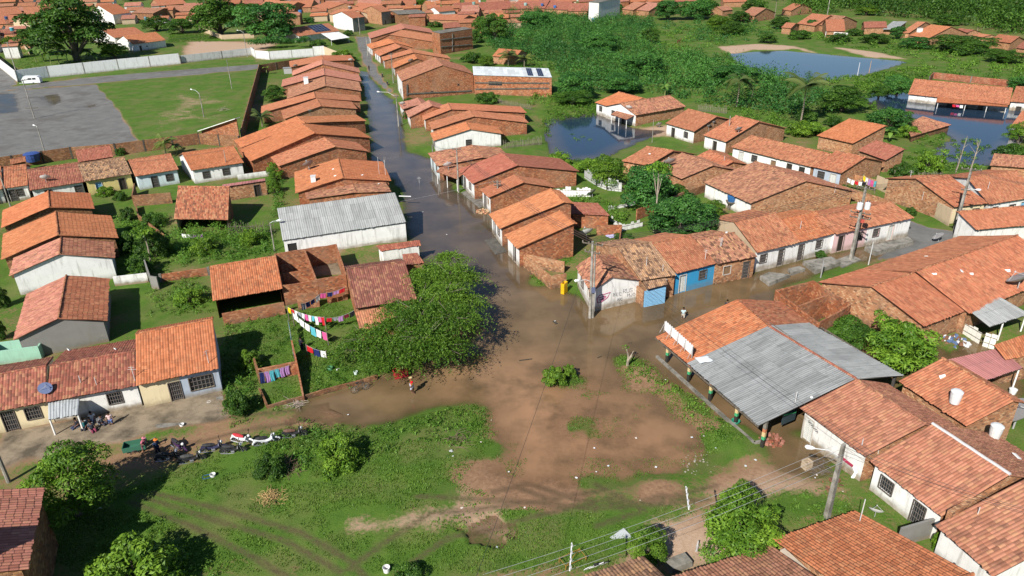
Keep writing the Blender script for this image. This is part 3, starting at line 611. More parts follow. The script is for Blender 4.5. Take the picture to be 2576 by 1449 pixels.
g_("tiled house with a pale plastered gable and a dish on the eave", (714, 300), (899, 274), (808, 267), (797, 248), 2.7, tint='o', age=0.3, wmat=dict(all=BP, right=PW), opens=so_, group=ST)
g_("house with a kinked ridge and a long slope running left to a palm", (657, 284), (909, 255), (794, 246), (790, 231), 2.6, tint='o', age=0.2, wmat=street, opens=so_, group=ST)
g_("house with dark edged tiles standing by the yard tree", (722, 248), (910, 229), (819, 216), (817, 192), 2.6, tint='n', age=0.6, wmat=street, group=ST)
g_("broad pinkish roofed house carrying a small white tank", (708, 218), (909, 205), (817, 188), (815, 172), 2.7, tint='p', age=0.2, wmat=street, opens=so_, group=ST)
g_("narrow salmon roofed house, second from the far end of the row", (735, 190), (906, 183), (812, 161), (811, 150), 2.7, tint='p', age=0.3, wmat=street, group=ST)
g_("end house of the row by the white walled garden", (730, 169), (892, 152), (816, 153), (814, 139), 2.7, tint='o', age=0.1, wmat=street, group=ST)
# --- houses with their backs to the sports court
GA = "houses in the lane below the sports court"
E_("half seen tiled house at the left border of the picture", (-75, 492), (8, 475), ('R', (3, 419)), 2.6, 0.29, tint='o', age=0.4, wmat=dict(all=PD), opens=dict(front=[(0.7, 'door')]), group=GA)
E_("small tiled house with one square window by the lane pole", (11, 474), (71, 466), ('R', (67, 414)), 2.6, 0.29, tint='o', age=0.35, wmat=dict(all=PD), opens=dict(front=[(0.55, 'window'), (0.1, 'idoor')]), group=GA)
E_("red tiled house wearing a white dish above the lane", (75, 479), (211, 458), ('R', (200, 409)), 2.6, 0.29, tint='r', age=0.3, wmat=dict(all=PD), opens=dict(front=[(0.3, 'door'), (0.9, 'window')]), group=GA)
E_("yellow walled house with mossy tan tiles", (212, 457), (333, 437), ('R', (313, 395)), 2.7, 0.29, tint='t', age=0.95, wmat=dict(all=YEL), opens=dict(front=[(0.25, 'bdoor'), (0.77, 'door')]), group=GA)
E_("little red roofed outhouse between the yellow house and the court wall", (197, 408), (286, 394), ('R', (277, 366)), 2.8, 0.29, back=0.5, tint='r', age=0.15, wmat=dict(all=BB), name='outhouse', cat='outhouse', zb=-0.2)
E_("pale blue walled house with a barred window", (340, 444), (450, 426), ('R', (430, 387)), 2.7, 0.29, tint='o', age=0.3, wmat=dict(all=ICE), opens=dict(front=[(0.4, 'idoor'), (0.78, 'window')]), group=GA)
E_("white house with the brightest orange roof of the lane", (481, 429), (614, 409), ('L', (458, 386)), 2.7, 0.29, tint='b', age=0.05, wmat=dict(all=PW), opens=dict(front=[(0.25, 'window'), (0.65, 'window')]), group=GA)
E_("small tiled lean-to beside a blue tank by the court wall", (27, 414), (66, 406), ('R', (66, 394)), 2.2, 0.29, back=0.3, tint='o', age=0.2, wmat=dict(all=BB), name='outhouse', cat='outhouse')
E_("unplastered brick outhouse under a strip of maroon sheeting", (560, 471), (668, 455), ('R', (667, 449)), 2.6, 0.15, back=0, roofmat=REDM, wmat=dict(all=BP), opens=dict(front=[(0.78, 'door')]), name='outhouse', cat='outhouse', oh=(0.15, 0.05))
sk = E_("open fronted shack under patched orange and buff tiles", (437, 551), (574, 553), ('L', (429, 469)), 2.3, 0.35, back=0.6, tint='o', age=0.7, walls='front', wmat=dict(all=BB, left=PD), name='shack', cat='shack')
# --- left column of gabled houses
GB = "gabled houses stacked along the left lane"
g_("furthest gabled house on the left lane, roof with a stepped right edge", (4, 573), (237, 525), (125, 521), (121, 481), 2.7, tint='b', age=0.05, wmat=dict(all=BB), group=GB)
g_("middle gabled house on the left lane with a mortared ridge", (4, 653), (297, 599), (147, 591), (140, 533), 2.9, tint='b', age=0.08, wmat=dict(all=BB), group=GB)
g_("white gabled house with buff tiles on its right slope", (24, 694), (289, 649), (150, 639), (154, 598), 2.9, tint=['p', 'n'], age=0.5, wmat=dict(all=PW), group=GB)
g_("grey walled gabled house with a salmon left slope", (34, 855), (269, 807), (147, 801), (167, 693), 2.7, tint=['p', 'o'], age=0.3, wmat=dict(all=GREY), group=GB)
# --- bottom left row along the muddy road
GC = "row of joined houses on the muddy road"
h = E_("tall end house with bright tiles, half yellow and half grey-blue front", (342, 970), (550, 926), ('L', (341, 841)), 2.8, 0.29, tint='b', age=0.08, back=1.6, wmat=dict(front=(CREAM, GBLUE, 0.5), all=GBLUE), oh=(0.4, 0.12), opens=dict(front=[(0.42, 'idoor'), (0.76, 'big')]), group=GC)
h = E_("joined house with dark streaked tiles and a corrugated porch sheet", (117, 1011), (342, 970), ('R', (340, 884)), 2.6, 0.29, back=5.5, tint='r', age=0.45, wmat=dict(all=PD), oh=(0.4, 0.02), opens=dict(front=[(0.72, 'window')]), group=GC)
Q_("", [(122, 1056), (197, 1043), (200, 1004), (121, 1009)], [1.9, 1.9, 2.4, 2.4], mat=sheet((0.33, 0.35, 0.36), 0.18, 0.7), parent=h, posts=[0.03, 0.97], rperiod=0.2)
E_("joined house with cream front at the left border", (-70, 1046), (117, 1011), ('R', (117, 921)), 2.6, 0.29, back=3.6, tint='r', age=0.5, wmat=dict(all=CREAM), oh=(0.4, 0.02), opens=dict(front=[(0.42, 'idoor'), (0.76, 'window')]), group=GC)
# near roof in the bottom left corner: falls to the right
def side_house(label, eN, eF, rg, ze, pitch=0.42, back=None, **k):
    """slope falling to the right: eave from near corner eN to far corner eF, rg = pixel on the ridge"""
    return eave_house(label, eN, eF, rg, ze, pitch, back, **k)
def fall_house(label, e0, e1, dist, ze, pitch, back=None, name='house', cat='house', away=None, ext=0.0, **k):
    """eave from pixel e0 to e1 at height ze; the roof climbs `dist` metres away from it on the side given by `away` (a pixel), then down `back` metres"""
    A, B = G(e0, ze), G(e1, ze); X = B-A; x = X.normalized(); n = Vector((-x.y, x.x, 0)); c = G(away, ze)
    if (c-A).dot(n) < 0: A, B = B, A; X = -X; x = -x; n = -n
    b = dist if back is None else back; zr = ze+pitch*dist
    prof = [(0, ze), (dist, zr)]+([(dist+b, zr-pitch*b)] if b > 0.05 else [])
    return house(name, label, cat, A, X, n*(dist+b), 'x', prof, **k)
fall_house("pinkish roofed house in the lower left corner, partly in shade", (112, 1226), (68, 1432), 5.5, 4.8, 0.30, 5.5, away=(0, 1330), tint='p', age=0.15, wmat=dict(all=BB))  # walls given dark brown so the right side reads as deep shade
# --- ruins and roofs round the drying yard
h = E_("brick hut half roofed in orange and half in buff tiles, black plastic under its eave", (535, 757), (711, 726), ('L', (527, 672)), 2.6, 0.29, back=1.0, tint='b', age=0.3, walls='front', wmat=dict(all=BO), name='brick_hut', cat='hut')
dr = E_("dark maroon tiled house against the feathery tree", (895, 776), (1050, 752), ('L', (872, 678)), 2.6, 0.29, back=2.6, tint='d', age=0.35, wmat=dict(all=BO), oh=(0.3, 0.1))
Q_("", [(906, 831), (1003, 812), (990, 768), (893, 786)], [1.7, 1.7, 2.45, 2.45], tint='o', age=0.3, parent=dr, walls=BO)
Q_("", [(1018, 668), (1068, 661), (1050, 636), (1012, 640)], [2.2, 2.2, 2.7, 2.7], tint='r', age=0.4, parent=dr, walls=BO)
Q_("narrow red tiled gate roof by the street end of the ribbed shed", [(958, 632), (1059, 617), (1056, 604), (946, 618)], [2.0, 2.0, 2.5, 2.5], tint='r', age=0.25, walls=PD, name='gate_house', cat='gate house')
# --- right bank, far to near
wr = g_("large bare brick hall with a wide gable above the street", (1010, 204), (1192, 187), (1114, 164), (1094, 144), 5.0, name='brick_hall', cat='hall', tint='n', age=0.5, wmat=dict(all=BO, left=PW), oh=(0.15, 0.15), opens=dict(front=[(0.40, 'small'), (0.78, 'vent')], left=[(0.15, 'gate'), (0.6, 'window')]))
wr2 = E_("brick annexe of the hall under a blue-grey metal roof with solar panels", (1191, 189), (1389, 195), ('R', (1371, 172)), 5.0, 0.14, back=0.5, name='brick_hall', cat='hall', roofmat=ZINC, wmat=dict(all=BO), oh=(0.1, 0.1), opens=dict(front=[(0.28, 'strip')]))
GD = RT
g_("white gabled house standing in water with orange tiles", (1091, 354), (1265, 337), (1184, 325), (1172, 307), 2.6, tint='b', age=0.2, wmat=dict(all=PW), opens=dict(front=[(0.5, 'window')], left=[(0.3, 'door'), (0.7, 'window')]), group=GD)
g_("long tiled house behind the white gable on the right bank", (1086, 326), (1330, 309), (1193, 293), (1182, 277), 2.6, tint='o', age=0.15, wmat=dict(all=BO, left=PD), group=GD)
g_("house with a back slope reaching the stick fence, right bank", (1066, 302), (1325, 284), (1136, 275), (1127, 259), 2.7, tint='o', age=0.1, wmat=dict(all=BO, left=PD), group=GD)
g_("patched pink roofed house at a bend of the right bank", (1028, 296), (1150, 285), (1088, 266), (1078, 252), 2.6, tint='p', age=0.2, wmat=dict(all=BO, left=PD), group=GD)
g_("small house with a lone dish over the water, right bank", (1012, 275), (1078, 266), (1062, 262), (1052, 246), 2.4, tint='p', age=0.3, wmat=dict(all=BO, left=PD), group=GD)
g_("old tile house with a flat dish porch on the right bank", (1100, 418), (1290, 402), (1216, 396), (1186, 365), 2.6, tint='n', age=0.85, wmat=dict(all=BO, left=ICE), opens=dict(left=[(0.3, 'door'), (0.7, 'window')]), group=GD)
h = g_("big smooth red roofed house with its white front to the street", (1188, 462), (1457, 431), (1303, 416), (1262, 384), 2.7, tint='r', age=0.02, wmat=dict(all=BO, left=PW), opens=dict(left=[(0.3, 'idoor'), (0.7, 'window')]), group=GD)
Q_("", [(1148, 450), (1097, 432), (1120, 408), (1185, 425)], [2.1, 2.1, 2.6, 2.6], tint='n', age=0.5, parent=h, posts=[0.02, 0.5, 0.98])
g_("brick gabled house with an iron door and a yellow board, right bank", (1229, 497), (1398, 472), (1318, 459), (1293, 440), 2.6, tint='o', age=0.05, wmat=dict(all=BO, left=PW), opens=dict(left=[(0.35, 'idoor'), (0.7, 'shut')]), group=GD)
def left_house(label, eF, eN, rF, rN, ze=2.6, drop=1.5, **k):
    """long eave on the left running from far corner eF to near corner eN, ridge rF to rN on its right"""
    A, B = G(eF, ze), G(eN, ze); y = (A-B); y.z = 0; yn = y.normalized(); x = Vector((yn.y, -yn.x, 0))
    pl = None; best = None
    for i in range(10, 120):
        zr = ze+i*0.025; q = G(rN, zr); w = (q-B).dot(x)
        e = abs((zr-ze)/max(w, 0.1)-k.get('pitch', 0.30))
        if best is None or e < best[0]: best = (e, zr, w)
    k.pop('pitch', None); zr, w = best[1], best[2]; b = w*drop if drop < 5 else drop
    return house('house', label, 'house', B, x*(w+b), y, 'y', [(0, ze), (w, zr), (w+b, zr-0.3*b)], **k)
left_house("two slope house by the grassy corner of the street, upper of a pair", (1229, 538), (1257, 576), (1383, 479), (1420, 508), 2.6, 0.15, tint='b', age=0.1, wmat=dict(all=BO, left=PW), opens=dict(left=[(0.3, 'door'), (0.7, 'window')]), group=GD)
left_house("house with a big bare brick gable over a walled grass plot", (1269, 591), (1301, 626), (1423, 541), (1456, 571), 2.6, 0.05, tint='b', age=0.1, wmat=dict(all=BO, left=PW), opens=dict(left=[(0.6, 'door')]), group=GD)
Q_("flat red roofed brick annexe with a curved plastic fence behind", [(1438, 538), (1536, 543), (1504, 511), (1420, 508)], [2.3, 2.3, 2.9, 2.9], tint='r', age=0.1, walls=BO, name='annexe', cat='annexe')
# --- corner and side street
GE = "row houses on the side street"
g_("white corner house with scribbled wall and weathered roof", (1486, 735), (1617, 706), (1540, 697), (1498, 636), 2.5, tint='n', age=0.8, wmat=dict(all=PW), opens=dict(left=[(0.35, 'window'), (0.8, 'shut')]), oh=(0.25, 0.2), group=GE)
h = E_("mossy dark tiled house with a blue double metal door", (1612, 706), (1702, 692), ('R', (1639, 610)), 2.7, 0.29, tint='t', age=1.0, wmat=dict(all=BP), opens=dict(front=[(0.5, 'gate')]), oh=(0.3, 0.03), group=GE)
Q_("", [(1628, 728), (1681, 715), (1675, 700), (1617, 709)], [2.25, 2.25, 2.6, 2.6], tint='t', age=0.8, parent=h)
gA, gB = G((1619, 772))-Vector(h.location), G((1671, 761))-Vector(h.location); mb = MB(); mb.bar(gA+V(0, 0, .85), gB+V(0, 0, .85), .12, 2.0); gt = mb.build('gate', paint((0.20, 0.42, 0.62)), h); mb = MB(); nn_ = V(gB.y-gA.y, gA.x-gB.x, 0).normalized()*.08
for k in range(11): mb.bar(gA+nn_+V(0, 0, k*.17), gB+nn_+V(0, 0, k*.17), .03, .05)
mb.build('slats', paint((0.27, 0.50, 0.70)), gt); mb = MB(); mb.bar(gA.lerp(gB, -.05)+V(0, 0, .85), gA.lerp(gB, -.05)+V(0, 0, .85)-nn_*22, .14, 2.2); mb.build('side_wall', BP, h)
E_("bright blue fronted house with clean orange tiles", (1703, 688), (1805, 662), ('R', (1738, 592)), 2.7, 0.29, tint='o', age=0.25, wmat=dict(front=BLUE, all=BP), opens=dict(front=[(0.2, 'wdoor'), (0.7, 'window')]), oh=(0.3, 0.03), group=GE)
E_("bare brick fronted house with mottled brown tiles next to the blue one", (1805, 664), (1905, 645), ('R', (1848, 586)), 2.7, 0.29, tint='n', age=0.95, wmat=dict(all=BP), opens=dict(front=[(0.3, 'shut'), (0.8, 'idoor')]), oh=(0.3, 0.03), group=GE)
E_("white fronted house with two iron doors and a step, start of the white row", (1905, 636), (2014, 609), ('R', (1951, 535)), 2.7, 0.29, tint='o', age=0.45, wmat=dict(left=SAND, all=PW), opens=dict(front=[(0.2, 'window'), (0.62, 'idoor')]), oh=(0.35, 0.05), group=GE)
E_("white fronted house with a potted plant at its window, middle of the white row", (2014, 609), (2105, 586), ('R', (2054, 532)), 2.7, 0.29, tint='b', age=0.3, wmat=dict(all=PW), opens=dict(front=[(0.1, 'idoor'), (0.6, 'window')]), oh=(0.35, 0.03), group=GE)
E_("pink and white fronted house at the asphalt end of the white row", (2105, 589), (2300, 548), ('R', (2243, 508)), 2.7, 0.29, tint='o', age=0.3, wmat=dict(front=(PINK, PW, 0.42), all=PW), opens=dict(front=[(0.1, 'door'), (0.33, 'window'), (0.55, 'window'), (0.75, 'wdoor')]), oh=(0.35, 0.05), group=GE)
# --- second row behind the side street
GF_ = "houses between the ponds and the side street"
E_("tiled house with the first dish, facing the weedy yard", (1562, 405), (1631, 417), ('R', (1705, 381)), 2.6, 0.29, tint='o', age=0.3, wmat=dict(all=BP), group=GF_)
E_("tiled house with two old dishes above the mango yard", (1638, 417), (1714, 450), ('R', (1795, 416)), 2.6, 0.29, tint='n', age=0.5, wmat=dict(all=BP), opens=dict(front=[(0.4, 'shut')]), group=GF_)
E_("small red roof tucked behind the big tank house", (1745, 396), (1803, 428), ('R', (1845, 407)), 2.7, 0.29, tint='o', age=0.4, wmat=dict(all=BP), group=GF_)
E_("long tiled house with a blue water tank at its door", (1768, 458), (1888, 512), ('R', (2030, 455)), 2.6, 0.29, tint='n', age=0.6, wmat=dict(all=BP, front=PW), group=GF_)
E_("pale tiled house facing the middle pond with white front", (1673, 310), (1746, 331), ('R', (1804, 293)), 2.7, 0.29, tint='o', age=0.15, wmat=dict(all=BP, front=PW), opens=dict(front=[(0.25, 'door'), (0.72, 'window')]), group=GF_)
E_("tiled house with a tall mast and two dishes behind it", (1768, 340), (1826, 357), ('R', (1910, 306)), 2.7, 0.29, tint='o', age=0.3, wmat=dict(all=BP, front=PW), opens=dict(front=[(0.5, 'door')]), group=GF_)
E_("long house with clean white front and three openings", (1838, 370), (2040, 420), ('R', (2092, 388)), 2.6, 0.29, tint='o', age=0.4, wmat=dict(all=BP, front=PW), opens=dict(front=[(0.12, 'wdoor'), (0.3, 'window'), (0.55, 'shut'), (0.75, 'door'), (0.9, 'open')]), group=GF_)
E_("house with a magenta curtained window and brick gable", (2041, 419), (2116, 436), ('R', (2178, 396)), 2.6, 0.29, tint='o', age=0.35, wmat=dict(all=BP, front=GBLUE), opens=dict(front=[(0.3, 'window'), (0.75, 'wdoor')]), group=GF_)
E_("little red roofed house behind the papaya stem", (2157, 378), (2228, 403), ('R', (2275, 376)), 2.5, 0.29, back=0.6, tint='r', age=0.1, wmat=dict(all=BP), group=GF_)
E_("house with the new bright orange roof by the round shrub", (2054, 341), (2145, 361), ('R', (2228, 317)), 2.7, 0.29, back=0.8, tint='b', age=0.0, wmat=dict(all=BP), group=GF_)
# --- lone flooded house by the middle pond
h = E_("orange roofed left wing of the lone flooded house by the pond", (1496, 258), (1554, 275), ('R', (1616, 247)), 2.6, 0.29, tint='b', age=0.02, wmat=dict(all=PW), opens=dict(front=[(0.2, 'window'), (0.55, 'bdoor'), (0.85, 'window')]))
h = E_("mottled roofed right wing of the lone flooded house with a dish", (1600, 290), (1727, 268), ('R', (1686, 240)), 2.5, 0.29, tint='n', age=0.8, wmat=dict(all=BP, left=PW), opens=dict(left=[(0.25, 'window'), (0.6, 'door')]))
Q_("", [(1536, 288), (1576, 301), (1599, 289), (1558, 275)], [1.9, 1.9, 2.3, 2.3], tint='n', age=0.5, parent=h, posts=[0.03, 0.5, 0.97])
# --- flooded farmhouse on the right
h = E_("flooded long farmhouse with a tiled porch, at the right border", (2284, 237), (2539, 264), ('L', (2300, 199)), 1.7, 0.29, tint='o', age=0.35, wmat=dict(all=PW), zb=-1.4, base_z=-1.2, name='farmhouse', cat='farmhouse', opens=dict(front=[(0.45, 'window'), (0.75, 'door')]))
Q_("", [(2355, 257), (2536, 269), (2532, 255), (2358, 244)], [1.45, 1.45, 1.75, 1.75], tint='b', age=0.15, parent=h, posts=[0.03, 0.42, 0.72, 0.98], zb=-1.4)
E_("pale flooded annexe with dark door next to the farmhouse", (2540, 256), (2640, 262), ('L', (2556, 218)), 1.9, 0.29, tint='o', age=0.3, wmat=dict(all=PD), zb=-1.4, base_z=-1.2, opens=dict(front=[(0.25, 'door')]), name='annexe', cat='annexe')
E_("tiled house corner cut by the right border beside the flood", (2542, 318), (2640, 330), ('L', (2570, 280)), 2.0, 0.4, tint='o', age=0.1, wmat=dict(all=PW))
# --- houses right of the asphalt lane
E_("brick gabled house by the lane pole with cream front", (2402, 521), (2488, 511), ('L', (2304, 449)), 2.8, 0.29, back=5, tint='o', age=0.35, wmat=dict(front=CREAM, all=BP), opens=dict(front=[(0.3, 'wdoor'), (0.75, 'window')]), skew=True)
E_("neighbouring tiled house with white front and flooded doorstep", (2489, 514), (2620, 494), ('L', (2440, 446)), 2.8, 0.29, tint='o', age=0.3, wmat=dict(all=PW), opens=dict(front=[(0.15, 'idoor'), (0.5, 'window'), (0.8, 'gate')]))
E_("grey gabled brick house at the reeds, right border", (2490, 416), (2600, 424), ('L', (2500, 388)), 2.6, 0.3, back=3, tint='n', age=0.5, wmat=dict(front=BP, all=GREY))
fall_house("stained white walled house under a low red roof on the right border", (2456, 578), (2640, 562), 3.5, 2.8, 0.3, 0.3, away=(2550, 545), tint='o', age=0.1, wmat=dict(all=PD))
# --- right centre block
def ridge_house(label, rL, rR, eL, eR, zr, ze, back=None, name='house', cat='house', **k):
    """ridge rL-rR at height zr, lower-front eave corners eL, eR at height ze"""
    P, Q = G(rL, zr), G(rR, zr); X = Q-P; X.z = 0; x = X.normalized(); n = Vector((x.y, -x.x, 0))
    A, B = G(eL, ze), G(eR, ze); w = ((A-P).dot(n)+(B-P).dot(n))/2; sk = max(-0.3*w, min(0.3*w, (A-P).dot(x)))
    b = w if back is None else back; O = P+n*w+x*sk; Yv = (-n*w-x*sk); yl = Yv.length; pitch = (zr-ze)/w
    Y = Yv*((w+b)/w)
    return house(name, label, cat, (O.x, O.y, 0), X, Y, 'x', [(0, ze), (yl, zr)]+([(yl*(w+b)/w, zr-pitch*b)] if b > 0.05 else []), **k)
ridge_house("broad tiled house with a long clean back slope toward the white row", (2192, 721), (2304, 685), (2320, 819), (2428, 786), 4.4, 2.6, tint='o', age=0.2, wmat=dict(all=BP), opens=dict())
ridge_house("largest tiled house of the right block, rubbish shed below it", (2304, 683), (2560, 592), (2429, 785), (2690, 690), 4.7, 2.6, tint='o', age=0.25, wmat=dict(all=BP))
Q_("grey fibre sheet carport beside a rubbish heap, right border", [(2490, 822), (2590, 790), (2516, 748), (2425, 771)], [2.3, 2.3, 2.7, 2.7], mat=FC, posts=[0.4, 0.98], name='carport', cat='carport', rperiod=0.25)
# --- pavilion: one ridge, orange tiled end and grey sheet end
pv = thing('market_pavilion', "open flooded pavilion, half orange tiles and half grey sheets on painted posts", 'pavilion', tuple(G((1900, 930))[:2])+(0,)); po = Vector(pv.location)
zr_, zf_ = 4.0, 2.5
def pq(p, z): return G(p, z)-po
r0, r1, r2 = pq((1853, 753), zr_), pq((1932, 820), zr_), pq((2152, 953), zr_); e0, e1, e2 = pq((1649, 847), zf_), pq((1729, 913), zf_), pq((1908, 1070), zf_); b0, b1, b2 = pq((1962, 757), zf_), pq((2034, 812), zf_), pq((2272, 945), zf_)
roof_sheet('tiled_roof', e0, e1, r1, r0, pv, 'b', 0.3, sag=0.03); roof_sheet('tiled_roof', b1, b0, r0, r1, pv, 'o', 0.5)
roof_sheet('sheet_roof', e1, e2, r2, r1, pv, mat=FCD, sag=0.03, kind_period=0.19); roof_sheet('sheet_roof', b2, b1, r1, r2, pv, mat=FC, sag=0.02, kind_period=0.19)
mb = MB(); mb.tube([r1+V(0, 0, .05), r1.lerp(r2, .5)+V(0, 0, .02), r2+V(0, 0, .05)], 0.12, 6); o = mb.build('ridge_cap', tiles(), pv); o.color = (*TINT['r'], 0.5)
for f in (0.06, 0.30, 0.52, 0.76, 0.985):
    q = e0.lerp(e2, f); r_ = r0.lerp(r2, f); q = q.lerp(r_, 0.10); s = MB(); z0 = -0.4
    for za, zb_, m in ((z0, 0.75, 0), (0.75, 1.05, 1), (1.05, 1.45, 2), (1.45, 1.75, 3), (1.75, q.z-0.05, 4)): s.box((q.x, q.y, za), 0.24, 0.24, zb_-za, 0.7, m)
    s.build('post', [paint((0.03, 0.028, 0.025)), paint((0.05, 0.32, 0.14)), paint((0.55, 0.42, 0.22)), paint((0.45, 0.16, 0.08)), concrete(0.2)], pv)
for f in (0.1, 0.4, 0.7, 0.98):
    q = b0.lerp(b2, f).lerp(r0.lerp(r2, f), 0.1); s = MB(); s.box((q.x, q.y, -0.4), 0.22, 0.22, q.z+0.35, 0.7); s.build('post', paint((0.06, 0.055, 0.05)), pv)
s = MB()
for f in (0.02, 0.5, 0.98): a = e0.lerp(e2, f); c = r0.lerp(r2, f); s.bar(a-V(0, 0, .12), c-V(0, 0, .12), 0.1)
s.bar(e0-V(0, 0, .14), e2-V(0, 0, .14), 0.1); s.bar(r0-V(0, 0, .16), r2-V(0, 0, .16), 0.12); s.bar(b0-V(0, 0, .14), b2-V(0, 0, .14), 0.1); s.build('rafters', wood(0.16), pv)
# --- big roofs lower right
GG = "big tiled houses on the lower right"
ridge_house("lower right house with a mural wall, joined to the grey pavilion", (2152, 954), (2330, 1068), (2014, 1025), (2187, 1159), 4.3, 2.7, tint='n', age=0.3, wmat=dict(all=BP, front=PD), opens=dict(front=[(0.1, 'wdoor')]), group=GG, back=3.2)
ridge_house("lower right white walled house with a mortared white ridge and iron window", (2345, 1066), (2541, 1195), (2187, 1159), (2360, 1293), 4.6, 2.7, tint='n', age=0.35, wmat=dict(all=PW, right=BP), opens=dict(front=[(0.22, 'window'), (0.72, 'idoor')]), group=GG, back=6.5, cap=(0.5, 0.5, 0.5))
ridge_house("tiled house carrying a white roof drum, up against a white valley strip", (2370, 901), (2553, 1008), (2258, 959), (2407, 1055), 4.3, 2.8, tint='o', age=0.25, wmat=dict(all=BP), group=GG, back=1.2)
Q_("maroon sheet lean-to on white posts over yellow flood water", [(2478, 957), (2574, 926), (2518, 875), (2385, 905)], [2.2, 2.2, 2.8, 2.8], mat=REDM, posts=[0.05, 0.95], name='lean_to', cat='lean-to')
Q_("orange tiled roof cut by the right border above the lean-to", [(2530, 905), (2660, 880), (2640, 820), (2500, 868)], [2.6, 2.6, 3.2, 3.2], tint='b', age=0.2, walls=BP)
fall_house("big clean tiled house at the bottom with a short dish on its edge", (1943, 1357), (2155, 1286), 7.5, 2.8, 0.30, 7, away=(2240, 1400), tint='b', age=0.25, wmat=dict(all=BP), group=GG)
fall_house("bottom edge house with a flaking end wall, next to the dish house", (1690, 1452), (1942, 1372), 7.5, 2.7, 0.30, 5, away=(1900, 1445), tint='n', age=0.35, wmat=dict(all=BP), group=GG)
fall_house("small old hut roof of buff barrel tiles at the bottom edge", (1462, 1452), (1620, 1400), 3.0, 2.4, 0.30, 3, away=(1600, 1449), tint='t', age=0.75, wmat=dict(all=BP), name='hut', cat='hut')
fall_house("tiled house with mossy edge in the lower right corner", (2352, 1320), (2500, 1450), 7, 2.7, 0.30, 5, away=(2576, 1330), tint='n', age=0.45, wmat=dict(all=PW), group=GG)

a_ = G((94, 1318), 5.6); k_ = 4.5; ap = V(a_.x-SHX*k_, a_.y-SHY*k_, 0); pv_ = V(SHY, -SHX, 0); az_ = 5.6+k_*math.tan(SUN_EL)
house('house', "taller lean-to house just outside the lower left corner, seen only by its shadow", 'house', ap-pv_*4-V(SHX, SHY, 0)*6, pv_*4, V(SHX, SHY, 0)*6, 'y', [(0, az_-2.3), (4.0, az_)], wmat=dict(all=PD), fine=False)
# ------------------------------------------------------------------ houses farther off, plainer
def far(label, eL, eR, side, r, ze=2.8, pitch=0.28, tint='o', age=0.3, w=None, back=None, **k):
    m = 0.13*(eR[0]-eL[0]); dy = max(-m, min(m, eR[1]-eL[1])); my = (eL[1]+eR[1])/2; eL, eR = (eL[0], my-dy/2), (eR[0], my+dy/2)
    return eave_house(label, eL, eR, (side, r), ze, pitch, back, wmax=11, tint=tint, age=age, wmat=w or dict(all=BP), fine=k.pop('fine', False), **k)
GZ = "houses along the wood on the far right"
for lab, eL, eR, s, r, t, a in (
    ("small gabled hut at the left end of the far right row", (1965, 69), (1990, 71), 'R', (2003, 58), 'o', .2), ("red roofed house behind the hut of the far right row", (2004, 58), (2050, 66), 'R', (2085, 36), 'o', .2),
    ("grey mottled roof house of the far right row", (2052, 60), (2090, 68), 'R', (2122, 40), 'n', 1.0), ("long clean slope house beside the white wall, far right row", (2079, 79), (2127, 78), 'R', (2187, 45), 'o', .1),
    ("low red roof between two sheds, far right row", (2174, 70), (2232, 69), 'R', (2247, 53), 'r', .2), ("narrow orange house before the dish house, far right row", (2265, 82), (2287, 83), 'R', (2330, 55), 'o', .1),
    ("house with a white box on its roof, far right row", (2286, 88), (2337, 97), 'R', (2394, 67), 'b', .1), ("half hidden red roof behind bushes, far right row", (2394, 75), (2430, 86), 'R', (2452, 75), 'r', .2),
    ("orange roof near the pole, far right row", (2442, 85), (2472, 98), 'R', (2500, 88), 'o', .1), ("plain tiled house with brick gable, far right row", (2490, 98), (2542, 112), 'R', (2565, 92), 'o', .2), ("last house at the right border, far right row", (2555, 120), (2610, 128), 'R', (2630, 105), 'r', .2), ("small house behind the palm at the wood's edge", (1966, 24), (1990, 27), 'R', (1998, 8), 'o', .2)):
    far(lab, eL, eR, s, r, 2.7, .28, t, a, group=GZ)
Q_("grey sheet lean-to in the far right row of houses", [(2220, 74), (2254, 74), (2282, 54), (2247, 53)], [2.3, 2.3, 2.9, 2.9], mat=FC, walls=BP, name='lean_to', cat='lean-to', fine=False)
GN = "houses at the north end of the flooded street"
for lab, a in (("broad house at the north end with a raised ridge", ((930, 97), (1094, 84), (1019, 71), (1049, 56))), ("house with a white patched roof at the north end", ((929, 111), (1094, 106), (980, 87), (1010, 75))), ("house with a dark tile patch at the north end", ((934, 123), (1039, 120), (994, 107), (978, 97))),
               ("narrow smooth roofed house at the north end", ((954, 141), (1044, 131), (1009, 118), (1000, 108))), ("long house with a bright new patch at the north end", ((964, 153), (1134, 148), (1041, 132), (1034, 123))), ("house with a roof dish leaning on the brick hall", ((990, 172), (1090, 162), (1050, 147), (1044, 136)))):
    g_(lab, *a, 2.7, tint=random.choice('oobp'), age=0.2, wmat=dict(all=BO, left=PW), group=GN, opens=dict(left=[(.3, 'door'), (.7, 'window')]))
tw = E_("tall bare brick block with one slit, behind the brick hall", (1106, 84), (1188, 72), ('R', (1180, 66)), 7.2, 0.02, back=0.3, name='brick_block', cat='building', roofmat=concrete(0.2), wmat=dict(all=BO), oh=(0.02, 0.02), opens=dict(front=[(.4, 'vent')], left=[(.5, 'small')]), fine=False)
GM = "houses beyond the end of the flooded street"
far("house with a solar array and white porch sheet by the garden wall", (751, 92), (856, 77), 'R', (826, 58), 2.7, .28, 'o', .1, dict(all=PD), group=GM)
sp = [o for o in D.objects if o.get('label', '').startswith("house with a solar")][0]
Q_("", [(834, 101), (880, 94), (852, 80), (807, 84)], [2.4, 2.4, 2.9, 2.9], mat=sheet(WHITE, .2, .1), parent=sp, posts=[.02, .98], fine=False)
far("brick walled house with a blue tank beyond the garden", (782, 17), (825, 24), 'R', (870, 8), 4.0, .3, 'o', .2, group=GM)
